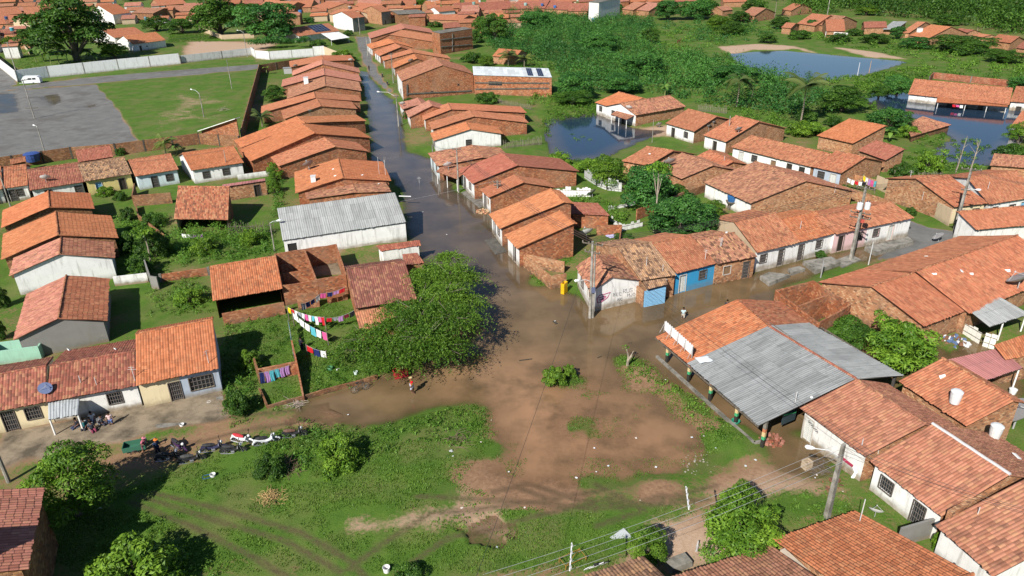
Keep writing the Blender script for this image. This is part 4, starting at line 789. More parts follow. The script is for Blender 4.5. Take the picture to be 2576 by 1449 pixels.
far("tan gabled house beyond the solar house", (826, 34), (862, 42), 'R', (900, 26), 4.0, .35, 'o', .2, dict(all=SAND), group=GM)
far("two storey house with a blank white end wall and balcony", (886, 46), (918, 42), 'R', (905, 24), 6.0, .2, 'o', .1, dict(left=PW, all=GREY), group=GM, opens=dict(front=[(.5, 'open')]))
far("two storey brick house with a grey plastered front", (959, 31), (984, 27), 'R', (960, 12), 6.0, .25, 'o', .1, dict(left=BP, all=GREY), group=GM, opens=dict(front=[(.4, 'door')]))
far("dark brick flat roofed building at the street bend", (1000, 36), (1072, 33), 'R', (1050, 20), 5.0, .03, 'r', .5, dict(all=BB), name='building', cat='building', roofmat=concrete(.2))
far("brick gabled house left of the tall brick block", (1074, 49), (1160, 52), 'R', (1180, 38), 3.0, .28, 'o', .1, dict(all=BP), group=GM)
far("red roof lying low behind the tall brick block", (1117, 71), (1158, 68), 'R', (1160, 54), 2.6, .28, 'r', .2, group=GM)
far("white cube house with a dark shutter far up the street", (1104, 30), (1146, 26), 'R', (1140, 14), 4.0, .2, 'o', .1, dict(all=PW), group=GM)
GT = "houses at the top left beyond the white wall"
far("white walled house standing high behind the big mango", (284, 42), (329, 26), 'R', (292, 5), 5.0, .35, 'b', .1, dict(all=PD), group=GT, zb=-1)
far("white house with dish shadows behind the white wall", (334, 121), (418, 91), 'R', (392, 80), 3.0, .28, 'b', .02, dict(all=PW), group=GT, opens=dict(front=[(.2, 'door'), (.4, 'small')]))
far("tiled house with a deep shaded slope behind the white house", (287, 95), (372, 88), 'R', (338, 68), 3.0, .28, 'o', .1, dict(all=PD), group=GT)
far("tan gabled house left of the big mango", (76, 64), (140, 55), 'L', (68, 44), 3.0, .28, 'o', .2, dict(all=SAND), group=GT)
far("flat red roof at the left border near the blue drums", (-30, 62), (70, 58), 'R', (60, 34), 3.0, .28, 'o', .3, group=GT)
far("brown tiled roof house at the left border by the lane", (-60, 96), (35, 88), 'R', (30, 72), 3.0, .28, 'r', .7, dict(all=PD), group=GT)
far("two part red roof at the top left corner", (-10, 40), (58, 34), 'R', (54, 12), 3.0, .28, 'o', .1, group=GT)
far("orange roof with clipped corner at the top left", (62, 36), (130, 33), 'R', (124, 14), 3.0, .28, 'o', .3, group=GT)
far("pale gabled roof cut by the top border, left", (-20, 12), (58, 6), 'R', (50, -8), 3.0, .28, 'o', .1, dict(all=SAND), group=GT)
far("brown walled workshop with a shaded door, top left", (330, 32), (384, 34), 'R', (380, 8), 4.0, .15, 'n', .8, dict(all=BB), name='workshop', cat='workshop', opens=dict(front=[(.6, 'gate')]))
far("house with a solar roof at the top border, left", (400, 14), (470, 9), 'R', (455, -6), 3.0, .28, 'o', .1, group=GT)
far("peach walled house between two round trees, top left", (425, 30), (492, 28), 'R', (480, 12), 3.0, .3, 'n', .4, dict(all=SAND), group=GT)
GR = "houses along the top border"
for i, (eL, eR, s, r, t, lab) in enumerate((
    ((640, 18), (720, 24), 'R', (735, 4), 'o', "first tiled roof right of the spreading tree"), ((722, 20), (782, 18), 'R', (790, -2), 'o', "roof with a chimney pipe near the blue tank"), ((870, 26), (930, 32), 'R', (935, 8), 'o', "tiled roof left of the tall brick house"), ((900, 14), (960, 12), 'R', (958, -6), 'p', "salmon roof high above the tall brick house"),
    ((1000, 16), (1042, 12), 'R', (1040, -4), 'o', "tiled roof behind the dark flat building"), ((1078, 22), (1104, 20), 'R', (1100, 2), 'b', "little roof left of the white cube house"), ((1150, 24), (1200, 20), 'R', (1196, 4), 'r', "red roof behind a bare tree"), ((1205, 26), (1286, 22), 'R', (1284, 2), 'r', "dark red roof beside the bare tree"),
    ((1288, 23), (1371, 21), 'R', (1386, -3), 'r', "wide dark red roof with rooftop drums"), ((1371, 23), (1428, 25), 'R', (1442, 3), 'r', "red roof with a single blue drum"), ((1428, 28), (1478, 28), 'R', (1482, 8), 'r', "red roof left of the white tower"), ((1522, 25), (1558, 22), 'R', (1566, 4), 'r', "red roof right of the white tower"),
    ((1564, 22), (1592, 26), 'R', (1600, 4), 'n', "mottled roof among shrubs right of the tower"), ((1596, 24), (1632, 28), 'R', (1642, 6), 'p', "pale pink roof above the thicket"), ((1818, 27), (1845, 24), 'R', (1850, 12), 'n', "mottled roof peeping from the trees"), ((1863, 36), (1898, 40), 'R', (1905, 18), 'n', "roof with a blue sheet among the trees"),
    ((130, 12), (200, 8), 'R', (195, -8), 'o', "tiled roof left above the big mango"), ((520, 6), (600, 2), 'R', (598, -14), 'o', "roof behind the spreading tree"), ((1700, 4), (1760, 2), 'R', (1765, -12), 'r', "roof behind the dark thicket trees"), ((1820, 6), (1880, 4), 'R', (1890, -10), 'o', "roof in the trees at the top border"))):
    far(lab+", top border", eL, eR, s, r, 3.0, .28, t, .3, group=GR)
rr_ = random.Random(5)
for i in range(46):
    x = -140+i*38+rr_.uniform(-8, 8); y = rr_.uniform(-38, -14)
    if x > 1650: break
    w_ = rr_.uniform(30, 58)
    far("tiled roof of the town beyond the top border", (x, y), (x+w_, y-w_*0.05), 'R', (x+w_*1.05, y-rr_.uniform(9, 14)), 3.0, .28, rr_.choice('oorpb'), .3, group="town roofs beyond the top border")
far("slim white plastered tower block at the top border", (1480, 4), (1507, 6), 'R', (1500, -8), 9.0, .02, 'o', .1, dict(all=PD), name='tower_block', cat='building', roofmat=concrete(.2), opens=dict(front=[(.5, 'gate')]))

far("small orange roof among the palms behind the brick hall", (1238, 141), (1296, 146), 'R', (1312, 126), 2.6, .28, 'b', .1)
# ------------------------------------------------------------------ boundary walls and fences
wall_run("long white garden wall with palm shadows beside the top road", [(48, 209), (125, 198), (300, 179), (455, 163)], 3.6, plaster((0.74, 0.75, 0.76), 0.7), columns=9, colmat=concrete(0.4), th=.2)
wall_run("peeling white and grey wall continuing along the top road", [(457, 162), (560, 150), (640, 141)], 2.8, plaster((0.55, 0.55, 0.54), 1.0), th=.2, columns=12)
wall_run("white wall holding the bushy hedge garden", [(634, 141), (645, 150), (680, 153), (790, 145)], 3.0, plaster((0.66, 0.66, 0.66), 0.8), columns=7, colmat=concrete(0.4), th=.2)
wall_run("bright white wall running down the lane at the left border", [(-60, 120), (0, 172), (46, 210)], 3.6, PW, th=.2)
wall_run("smooth white gate wall beside the hedge garden", [(790, 145), (818, 143)], 3.6, PW, th=.2); wall_run("peach garden wall behind the leafy bush", [(818, 143), (866, 150)], [3.4, 1.8], SAND, th=.2)
wall_run("brown brick wall behind the street's end house", [(655, 186), (775, 165)], 2.6, BB, columns=6)
wall_run("tall brick wall closing the right side of the grass field", [(656, 186), (612, 366)], 3.0, BB, columns=8)
wall_run("long brick wall with dark pillars below the sports court", [(606, 375), (505, 367), (295, 395), (185, 404), (-40, 438)], 2.5, BB, columns=4.5, colmat=concrete(0.08))
wl = wall_run("stepped brick wall with a sloping white board on top", [(514, 362), (608, 372)], [2.6, 5.6], BO)
c0, c1 = G((511, 362))+V(0, 0, 2.7), G((611, 372))+V(0, 0, 5.75); m_ = MB(); o_ = Vector(wl.location); m_.bar(c0-o_, c1-o_, 1.5, .12); m_.build('board', PW, wl)
wall_run("low brick wall of the weedy plot behind the half tiled hut", [(408, 716), (528, 698)], 1.3, BO, columns=3.2)
wall_run("low white wall with black mould beside the white gabled house", [(292, 726), (376, 716)], 1.5, plaster(WHITE, 1.6)); wall_run("dark stub of wall behind the white gabled house", [(372, 690), (386, 732), (404, 735)], 1.9, GREY)
wall_run("old brick yard wall under the pale blue house", [(345, 492), (340, 524), (436, 516)], 2.0, BB); wall_run("crumbling brick yard wall below the old yard wall", [(345, 530), (352, 560), (418, 612)], 1.2, BB)
wall_run("white strip of wall beside the maroon roofed outhouse", [(600, 458), (680, 447)], 1.2, PW)
wall_run("brick front wall of the half tiled hut, dark shadow at its foot", [(566, 826), (720, 796)], 1.7, BO); wall_run("brick yard wall hung with dark washing", [(752, 786), (806, 778)], 2.1, BO); wall_run("short brick wall against the maroon house", [(826, 770), (876, 760)], 2.0, BO)
wall_run("brick wall hung with a turquoise sheet", [(656, 968), (752, 948)], 1.65, BO); wall_run("narrow brick wall end stepping down to the road", [(741, 900), (752, 948), (765, 1010)], [1.9, 1.7, 0.5], BO, th=.14); wall_run("short stained pillar wall left of the turquoise sheet", [(646, 938), (657, 972)], 1.6, BB)
wall_run("low brick kerb wall along the flooded road", [(672, 1032), (764, 1006), (860, 978), (950, 953)], .42, BB, rough=.06); wall_run("broken side wall of the drying plot", [(655, 990), (673, 1030)], .6, BB, rough=.1)
wall_run("concrete kerb round the flooded pavilion", [(1652, 899), (1760, 997), (1865, 1090), (1897, 1118), (1930, 1110)], .22, concrete(.25), th=.25, name='kerb', cat='kerb')
wall_run("brick wall round the grass plot by the corner house", [(1420, 690), (1314, 668), (1386, 727), (1424, 720)], 1.6, BP)
wall_run("brick wall behind the corner house with a hanging blue cloth", [(1500, 598), (1562, 596), (1556, 640)], 1.7, BO); wall_run("broken brick corner in the weedy yard", [(1600, 560), (1636, 545), (1650, 575)], 1.9, BO); wall_run("brick wall under the tank house", [(1690, 520), (1720, 505), (1805, 478)], 1.5, BB); wall_run("brown brick wall by the dry shrub", [(1690, 492), (1730, 500)], 1.6, BB)
wall_run("brick yard wall with a small white gate behind the white row", [(2088, 492), (2200, 528), (2244, 545)], 2.0, BP); wall_run("sand rendered wall climbing along the asphalt lane", [(2200, 478), (2300, 524), (2384, 574)], [2.3, 2.5, 2.6], SAND); wall_run("brick wall by the strung washing, seen across the yard", [(2100, 452), (2200, 478)], 1.6, BP)
wall_run("red brick wall of the plot behind the farmhouse", [(2335, 212), (2345, 201), (2440, 212), (2535, 222)], 2.0, BR, columns=5, z0=-1.3)
wall_run("grey wall linking two roofs in the lower right corner", [(2252, 1385), (2360, 1352)], 1.9, GREY); wall_run("low white wall with a creeper, lower right corner", [(2355, 1355), (2470, 1470)], .9, PW)
wall_run("stone topped parapet between two roofs, lower right", [tuple(G(p, 3.4)[:2])+(0,) for p in ((2389, 1290), (2550, 1203))], 3.5, BP, pix=False, th=.3, rough=.04)
wall_run("concrete end wall of the bottom roof", [tuple(G(p, 3.0)[:2])+(0,) for p in ((1968, 1384), (2060, 1470))], 3.1, plaster((0.5, 0.42, 0.33), 1.0), pix=False, th=.35)
wall_run("white rendered wall in the far right row", [(2075, 96), (2130, 100)], 2.4, PD)
wall_run("long low brick wall below the red roofs at the top", [(1300, 36), (1408, 38), (1504, 42)], 2.2, BO); wall_run("brick yard wall at the thicket's edge", [(1578, 40), (1630, 38)], 2.0, BO); wall_run("tan wall along the empty lot, top left", [(500, 78), (560, 102), (640, 98)], 2.2, SAND)
wall_run("tan wall strip behind the banana clump", [(40, 96), (76, 140)], 1.8, SAND)
def roofless(label, tops, inner, h, mat, name='roofless_house', cat='house'):
    P = [G(p, h) for p in tops]; c = sum(P, Vector())/len(P); c.z = 0; root = thing(name, label, cat, c)
    for a, b, hh in [(P[i], P[(i+1) % len(P)], h) for i in range(len(P))]+[(G(a, hh), G(b, hh), hh) for a, b, hh in inner]:
        mb = MB(); a = a-c; b = b-c; d = (b-a).normalized(); n = V(-d.y, d.x, 0)*.08; N = max(1, int((b-a).length/1.1)); pr = None
        for k in range(N+1):
            q = a.lerp(b, k/N); z = hh+(random.uniform(-.10, .06) if 0 < k < N else 0); cur = [V(q.x-n.x, q.y-n.y, -.4), V(q.x+n.x, q.y+n.y, -.4), V(q.x+n.x, q.y+n.y, z), V(q.x-n.x, q.y-n.y, z)]
            if pr:
                for s, t in ((0, 3), (3, 2), (2, 1)): mb.poly([pr[s], cur[s], cur[t], pr[t]])
            else: mb.poly(cur)
            pr = cur
        mb.poly(pr[::-1]); mb.build('wall', mat, root)
    return root
roofless("roofless brick house with inner partitions and deep shade", [(691, 639), (845, 614), (870, 690), (710, 718)], [((766, 629), (796, 704), 2.7), ((706, 667), (782, 656), 2.6), ((712, 688), (788, 676), 2.5)], 2.7, BO)
roofless("roofless brick box between the pavilion and the tiled houses", [(1952, 730), (2046, 706), (2140, 765), (2060, 812)], [((2004, 770), (2090, 740), 2.6)], 3.0, BO)
def stick_fence(label, pts, h, mat, gap=.16, w=.06, name='stick_fence', board=0, rails=True):
    P = [G(p, 0) for p in pts]; c = sum(P, Vector())/len(P); root = thing(name, label, 'fence', (c.x, c.y, 0)); mb = MB(); rl = MB()
    for a, b in zip(P, P[1:]):
        a = a-c; b = b-c; L = (b-a).length; az = math.atan2(b.y-a.y, b.x-a.x)
        for k in range(int(L/gap)):
            q = a.lerp(b, (k+.5)*gap/L); hh = h*random.uniform(.72, 1.12)
            if board: mb.box((q.x, q.y, -.2), gap*.92, .03, hh+.2, az+random.uniform(-.08, .08))
            else: mb.tube([(q.x, q.y, -.2), (q.x+random.uniform(-.1, .1), q.y+random.uniform(-.06, .06), hh)], w/2, 5)
        if rails:
            for z in (h*.3, h*.75): rl.bar((a.x, a.y, z), (b.x, b.y, z), .06)
    mb.build('boards' if board else 'sticks', mat, root)
    if rails: rl.build('rail', wood(.16), root)
    return root
stick_fence("stick fence behind the shack and the ribbed shed", [(576, 596), (640, 594), (694, 590)], 1.9, wood(.2)); stick_fence("stick fence of the white gabled house in the water", [(1266, 378), (1364, 366)], 1.8, wood(.3)); stick_fence("far stick fence behind the right bank houses", [(1250, 262), (1340, 280)], 1.4, wood(.32), .25)
stick_fence("stick fence at the palms behind the pond house", [(1755, 283), (1828, 290)], 1.9, wood(.34), .2); stick_fence("grey stick fence along the reeds behind the brick gable", [(2245, 452), (2370, 452)], 1.4, wood(.3), .28)
stick_fence("jagged white plastic picket fence", [(1394, 498), (1492, 500)], 1.7, paint((.78, .78, .77)), .42, board=1, name='board_fence'); stick_fence("curved white plank fence over a green puddle", [(1534, 562), (1563, 588), (1622, 574)], 1.3, paint((.76, .76, .75)), .5, board=1, name='board_fence'); stick_fence("grey-white sheet fence round the dark yard tree", [(1470, 452), (1502, 474), (1528, 484), (1570, 488)], 2.1, sheet((.5, .51, .5), .2, .4), .55, board=1, name='sheet_fence'); stick_fence("loose white planks round the flooded plot", [(1530, 535), (1600, 520)], .9, paint((.74, .74, .73)), .6, board=1, name='board_fence')
stick_fence("white board fence of the rubbish shed", [(2400, 828), (2470, 870), (2500, 880)], 1.5, paint((.72, .72, .66)), .5, board=1, name='board_fence')
def slab(label, pts, h, mat=None, name='doorstep', cat='step', z0=-.4):
    P = [G(p, h) for p in pts]; c = sum(P, Vector())/len(P); c.z = 0; mb = MB(); T = [p-c for p in P]; B = [V(p.x, p.y, z0) for p in T]; mb.poly(T)
    for i in range(len(T)): j = (i+1) % len(T); mb.poly([B[i], B[j], T[j], T[i]])
    o = mb.build(name, mat or concrete(.27)); o.location = c; return tag(o, label, cat)
slab("mossy concrete doorstep at the foot of the white row", [(1912, 694), (1934, 684), (1988, 690), (1936, 712)], .45); slab("small broken doorstep between two iron doors", [(1982, 676), (2010, 669), (2026, 675), (1992, 686)], .4); slab("wide dark doorstep under the potted plant", [(2020, 656), (2092, 645), (2115, 659), (2052, 680)], .5)
slab("long pale step in front of the pink front", [(2176, 620), (2284, 595), (2300, 607), (2204, 634)], .55); slab("tiled ramp slab by the transformer pole", [(2098, 655), (2140, 640), (2166, 652), (2120, 672)], .2); slab("cracked concrete terrace in front of the end house", [(357, 1032), (561, 996), (566, 1046), (360, 1086)], .3, name='terrace', cat='terrace'); slab("grey doorstep at the lane pole", [(2396, 584), (2460, 560), (2500, 570), (2430, 596)], .4)
slab("wet pavement slab along the brick gabled house, right bank", [(1160, 484), (1190, 474), (1240, 512), (1206, 522)], .1, concrete(.2), 'pavement_slab', 'pavement'); slab("sunken pavement slab at the grassy corner", [(1218, 604), (1246, 598), (1276, 632), (1246, 640)], .06, concrete(.12), 'pavement_slab', 'pavement'); slab("concrete forecourt of the lower right white house", [(2136, 1218), (2180, 1210), (2310, 1305), (2282, 1340), (2256, 1336)], .12, concrete(.16), 'forecourt', 'pavement'); slab("pale pavement by the brick hall", [(955, 190), (975, 184), (1005, 206), (985, 212)], .15, concrete(.3), 'pavement_slab', 'pavement')

Q_("collapsed tile roof swallowed by creepers at the flood's edge", [(2292, 344), (2394, 314), (2322, 293), (2277, 312)], [1.5, 1.3, 2.3, 2.0], tint='n', age=1.0, walls=BB, name='ruined_hut', cat='hut')
rr_ = random.Random(9); n_ = 0
for x0, x1, y0, y1, st in ((500, 980, 0, 18, 42), (960, 1290, 0, 46, 42), (-20, 270, 6, 32, 44), (640, 900, 30, 48, 56), (1290, 1640, -6, 8, 44), (1150, 1290, 36, 60, 54), (-60, 60, 74, 120, 56), (300, 480, 16, 52, 60)):
    y = y0
    while y <= y1:
        x = x0+rr_.uniform(0, 20)
        while x < x1:
            w_ = rr_.uniform(34, 56); far("tiled house in the packed rows north of the flooded street", (x, y), (x+w_, y-2), 'R', (x+w_*1.06, y-rr_.uniform(8, 13)), rr_.choice((2.8, 3.0, 4.5)), .28, rr_.choice('oorpbn'), .35, rr_.choice((dict(all=BP), dict(all=PD), dict(all=SAND), dict(all=BO))), group="packed houses north of the flooded street"); x += st*rr_.uniform(.9, 1.5)
        y += 11
# ------------------------------------------------------------------ small things: found by looking along the pixel's line of sight onto what is built
bpy.context.view_layer.update(); _dg = bpy.context.evaluated_depsgraph_get()
def hit(p):
    ok, loc, nrm, i, ob, m = SC.ray_cast(_dg, CAMP, ray(p).normalized())
    return loc if ok else G(p)
def up_at(foot, top):
    """height of something standing at world point foot whose top is seen at pixel top"""
    f = Vector(foot); n = Vector((f.x, f.y, 0)).normalized(); return on_plane(top, f, n).z
def put(label, cat, name, loc, rz=0, group=None): return thing(name, label, cat, tuple(loc), rz, group)
# dishes
def dish_proto(col, mesh=False):
    r = D.objects.new("satellite_dish", None); COL.objects.link(r)
    b = MB(); prof = [(0.02, 0.0), (0.25, 0.02), (0.5, 0.09), (0.75, 0.21), (0.95, 0.36)]
    b.lathe((0, 0, 0), prof, 18); b.lathe((0, 0, .02), [(q, z+.012) for q, z in prof][::-1], 18); o = b.build("reflector", paint(col, .5), r, smooth=True); o.rotation_euler = (R(-38), 0, 0); o.location = (0, 0, .75)
    a = MB()
    for k in range(3): t = k*2.1; a.tube([(0.85*math.cos(t), .85*math.sin(t), .32), (0, 0, .85)], .02, 5)
    a.lathe((0, 0, .8), [(.07, 0), (.07, .14)], 8); o2 = a.build("feed_arm", paint((.4, .4, .4)), o)
    m = MB(); m.tube([(0, 0, -.3), (0, 0, .72)], .045, 7); m.build("mast", paint((.35, .35, .35)), r); return r
DW = dish_proto((.62, .62, .61)); DGY = dish_proto((.30, .29, .28)); DB = dish_proto((.16, .20, .34)); used_dish = set()
def dish(label, p, d, proto=None, rz=0.6):
    pr = proto or DW; o = pr if pr not in used_dish else copy_tree(pr); used_dish.add(pr)
    o.location = hit(p); o.scale = (d/1.9,)*3; o.rotation_euler = (0, 0, rz); tag(o, label, "satellite dish", "satellite dishes on the roofs")
for a in (("white dish lying flat on the red roof above the lane", (117, 459), 1.5, DW, .3), ("blue dish facing right on the cream house's streaky roof", (117, 990), 1.05, DB, -2.2), ("mesh dish beside a white box, on the wide orange house", (778, 428), 1.9, DGY, .8), ("round white dish on the porch roof over the street", (1128, 427), 1.6, DW, .4),
          ("round white dish at the street eave of the salmon houses", (883, 158), 1.6, DW, .2), ("white dish over the water on the patched pink house", (1013, 268), 1.3, DW, .2), ("round white dish on the lone pond house", (1581, 280), 1.5, DW, -.5), ("paired old grey dish, left, above the mango yard", (1671, 420), 1.1, DGY, .4), ("paired old grey dish, right, above the mango yard", (1684, 422), 1.9, DGY, .2),
          ("dish left of the mast on the mast house", (1782, 327), 1.3, DGY, .5), ("dish right of the mast on the mast house", (1794, 316), 1.1, DGY, .3), ("big rusted mesh dish at the right border", (2548, 1078), 3.0, DGY, 1.1), ("white dish on the nearest bottom roof's edge", (2200, 1300), 1.0, DW, -.5), ("dark dish hung over the broad house toward the white row", (2360, 608), 1.4, DGY, 1.2),
          ("grey dish on the largest roof at the right border", (2560, 725), 2.2, DGY, .8), ("large white dish beyond the brick gable over the grass plot", (1475, 603), 2.0, DW, .4), ("grey dish beside the small pond walls", (1858, 335), 1.4, DGY, .4), ("small dish on a pole at the bare mud by the pond house", (1658, 322), 1.4, DGY, .4),
          ("dish on the long house beside the ribbed strip", (780, 287), 1.2, DGY, .4), ("grey dish on the north end roof", (1034, 160), 1.6, DGY, .5), ("low dish on the row's end house", (744, 172), 1.4, DGY, .5), ("tilted dish behind the green weeds of the picket yard", (1490, 496), 1.6, DGY, .9)): dish(*a)
# water tanks and roof drums
def tank(label, p, r, h, col, stand=0.0, lid=None, loc=None):
    q = loc or hit(p); o = put(label, "water tank", "water_tank", q); b = MB(); b.lathe((0, 0, stand), [(r*.8, 0), (r*.95, h*.5), (r, h*.86), (r*1.03, h*.87), (r*1.03, h*.93)], 16); b.build("barrel", paint(col, .4), o)
    l = MB(); l.lathe((0, 0, stand+h*.93), [(r*1.05, 0), (r*.7, h*.1), (.05, h*.14)], 16); l.build("lid", paint(lid or col, .4), o)
    if stand:
        s = MB()
        for a in (0.8, 2.4, 3.9, 5.5): s.box((r*.7*math.cos(a), r*.7*math.sin(a), -.4), .1, .1, stand+.4)
        s.box((0, 0, stand-.08), r*2, r*2, .08); s.build("stand", wood(.2), o)
for a in (("blue water tank beside the tank house door", (1839, 523), .7, .8, (.03, .12, .30), 1.0), ("white drum strapped upright on a lower right roof", (2400, 1013), .42, 1.1, (.62, .64, .64)), ("white drum on the roof at the right border under the big dish", (2500, 1100), .42, 1.1, (.62, .64, .64)), ("white bucket floating in the yellow flood", (2546, 990), .3, .5, (.7, .72, .72)),
          ("turquoise drum on the left border house", (33, 84), .8, 1.3, (.05, .35, .42), 1.0, (.6, .6, .6)), ("dark blue drum high at the left border", (20, 60), .8, 1.3, (.04, .08, .2), 2.0), ("blue tank on tall legs by the spreading tree", (758, 50), .9, 1.4, (.05, .18, .42), 3.0), ("pale green drum first along the top border roofs", (1322, 14), .9, 1.3, (.3, .45, .42)), ("dark blue drum second along the top border roofs", (1364, 15), .8, 1.2, (.05, .12, .3)), ("bright blue drum third along the top border roofs", (1396, 20), .8, 1.2, (.05, .15, .42)), ("white topped drum above the tan gabled house", (880, 22), .9, 1.2, (.15, .14, .13), 0, (.6, .6, .58)), ("green lidded drum by the bare tree", (1192, 12), .9, 1.4, (.2, .35, .32)),
          ("navy plastic drum in the yard corner below the court wall", (84, 405), 1.3, 1.5, (.04, .08, .26))): tank(*a)
def box_on(label, cat, name, p, sx, sy, sz, col, rz=.2, ext=None):
    o = put(label, cat, name, hit(p), rz); b = MB(); b.box((0, 0, -.15), sx, sy, sz+.15); b.build("casing", paint(col, .5), o); c = MB(); c.box((0, 0, sz), sx*1.12, sy*1.12, .06); c.build("cover", paint(tuple(q*.8 for q in col), .5), o)
box_on("white roof box on the wide orange house", "roof box", "roof_box", (789, 456), .7, .9, .8, (.75, .75, .74)); box_on("white box high on the far right roof", "roof box", "roof_box", (2313, 80), 1.4, 1.2, 1.2, (.75, .75, .74)); box_on("small white tank on the pinkish street roof", "roof box", "roof_box", (771, 210), 1.1, 1.3, 1.5, (.75, .75, .74)); box_on("grey zinc cupboard behind the end house", "roof box", "roof_box", (733, 184), 4.0, 2.0, 1.6, (.35, .36, .36))
def skylight(label, p, w, l, rz):
    q = hit(p); ok, loc, nrm, *_ = SC.ray_cast(_dg, CAMP, ray(p).normalized()); b = MB(); w *= .62; l *= .62; b.box((0, 0, 0), w, l, .05); b.box((0, 0, .05), w*.9, l*.9, .015); o = b.build("clear_tile", paint((.72, .72, .70), .3)); o.location = q+nrm*.05
    o.rotation_euler = (nrm.to_track_quat('Z', 'Y') @ Matrix.Rotation(rz, 3, 'Z').to_quaternion()).to_euler(); tag(o, label, "roof tile", "pale clear tiles let into the roofs")
for i, (p, w, l) in enumerate((((911, 441), .5, .25), ((838, 426), .5, .3), ((953, 463), .5, .25), ((843, 443), .6, .25), ((363, 1188), .3, .9), ((1828, 586), .9, .4), ((1634, 388), .5, .4), ((1588, 516), .5, .25), ((1520, 515), .5, .25), ((2534, 682), .8, .5), ((2418, 683), .7, .4), ((2350, 690), .7, .3), ((2444, 690), .5, .4), ((2370, 948), .8, .5), ((2556, 1149), .9, .5), ((80, 1212), .7, .4), ((173, 882), .6, .4), ((290, 880), .5, .4), ((365, 1192), .35, .5), ((86, 1162), .3, .6), ((2330, 646), .6, .25), ((2040, 1000), .3, .3))):
    skylight("pale clear tile let into a clay roof, one of a scatter", p, w, l, .3)
# thin aerials and pipes on the roofs
for i, (a, b) in enumerate((((1812, 620), (1808, 598)), ((1815, 618), (1811, 597)), ((2013, 575), (2014, 556)), ((2290, 445), (2293, 429)), ((2320, 500), (2325, 482)), ((2485, 475), (2490, 457)), ((525, 913), (515, 883)), ((203, 962), (194, 946)), ((243, 968), (236, 949)), ((340, 958), (332, 922)), ((1626, 668), (1623, 646)), ((1667, 682), (1669, 666)), ((1774, 652), (1790, 630)), ((2163, 1310), (2145, 1245)), ((2210, 1135), (2196, 1115)), ((2168, 1120), (2160, 1103)), ((2460, 1292), (2420, 1275)), ((2001, 1010), (2005, 985)), ((1055, 461), (1055, 445)), ((2100, 482), (2104, 468)), ((954, 437), (951, 395)), ((970, 440), (968, 402)), ((1822, 403), (1820, 392)))):
    q = hit(a); h = max(.5, min(4.5, up_at(q, b)-q.z)); o = put("thin roof aerial or pipe standing among the tiles", "aerial", "roof_aerial", q, i*.7, "thin aerials and pipes on the roofs"); m = MB(); m.tube([(0, 0, -.2), (0, 0, h)], .03, 5)
    if i % 3 == 0:
        for z, l in ((h-.05, .5), (h-.25, .7)): m.bar((-l/2, 0, z), (l/2, 0, z), .02)
    m.build("rod", paint((.55, .55, .54)), o)
# ------------------------------------------------------------------ poles and wires
POLES = {}
def pole(key, label, foot, top, r=.13, arms=(), lamp=None, box=None, mat=None, square=False, hmax=12, group="utility poles"):
    q = G(foot, 0); h = min(hmax, max(2, up_at(q, top))); o = put(label, "utility pole" if lamp != 'only' else "street lamp", "utility_pole", q, 0, group); b = MB()
    if square: b.box((0, 0, -.5), r*2.6, r*1.9, h+.5, .6, taper=.6)
    else: b.tube([(0, 0, -.5), (0, 0, h)], [r*1.15, r*.75], 9)
    b.build("shaft", mat or concrete(.33), o); POLES[key] = (q, h)
    for z, l, az in arms:
        c = MB(); dx, dy = math.cos(az)*l/2, math.sin(az)*l/2; c.bar((-dx, -dy, h+z), (dx, dy, h+z), .10, .12)
        ca = c.build("crossarm", wood(.14), o); s = MB()
        for f in (-.95, -.35, .35, .95): s.lathe((dx*f, dy*f, h+z+.06), [(.05, 0), (.07, .06), (.04, .16)], 7)
        s.build("insulators", paint((.25, .22, .2), .3), ca)
    if lamp:
        ln, az, z = lamp; c = MB(); e = V(math.cos(az)*ln, math.sin(az)*ln, h+z+.5*ln*.5); c.tube([(0, 0, h+z), (e.x*.5, e.y*.5, h+z+.25*ln), e], .035, 6); ar = c.build("lamp_arm", paint((.55, .56, .56)), o)
        s = MB(); d = V(math.cos(az), math.sin(az), .1); s.tube([e, e+d*.18, e+d*.5, e+d*.62], [.05, .13, .15, .05], 8); s.build("lamp_head", paint((.72, .74, .74), .35), ar)
    if box == 'transformer':
        for k in (-1, 1):
            c = MB(); c.lathe((k*.45, -.35, h-2.6), [(.3, 0), (.32, .1), (.32, .75), (.2, .85)], 12); t_ = c.build("transformer", paint((.62, .64, .65), .4), o); s = MB()
            for a in (-.12, .12): s.lathe((k*.45+a, -.35, h-1.76), [(.05, 0), (.06, .1), (.03, .3)], 6)
            s.build("bushings", paint((.08, .07, .07)), t_)
        c = MB(); c.box((.3, -.2, h-4.3), .35, .25, .4); c.build("meter_box", paint((.45, .08, .06)), o)
    elif box:
        c = MB(); c.box((.22, -.1, box), .4, .3, .55); c.build("meter_box", paint((.10, .12, .2)), o)
    return o
pole('A', "pale concrete pole leaning over the lower right grass, street lamp to its left", (2077, 1312), (2109, 1114), .17, lamp=(1.6, 2.9, -1.0), square=True)
pole('B', "concrete pole at the flooded crossing with a crowded crossarm", (1484, 800), (1493, 607), .15, ((-.3, 2.2, -.5), (-1.2, 1.6, -.5)), lamp=(1.2, 3.4, -4.4), box=3.0); pole('C', "twin shaft of the pole at the flooded crossing", (1491, 799), (1499, 640), .12)
pole('D', "transformer pole on the white row's pavement", (2140, 655), (2180, 470), .17, ((-.2, 2.0, -.6), (-3.2, 2.2, -.6), (-3.8, 2.2, -.6)), box='transformer', square=True); pole('E', "brown concrete pole at the lane corner with a lamp", (2400, 586), (2440, 424), .17, ((-.1, 2.2, -.5), (-2.8, 1.0, -.5)), lamp=(1.0, -.6, -2.8), square=True)
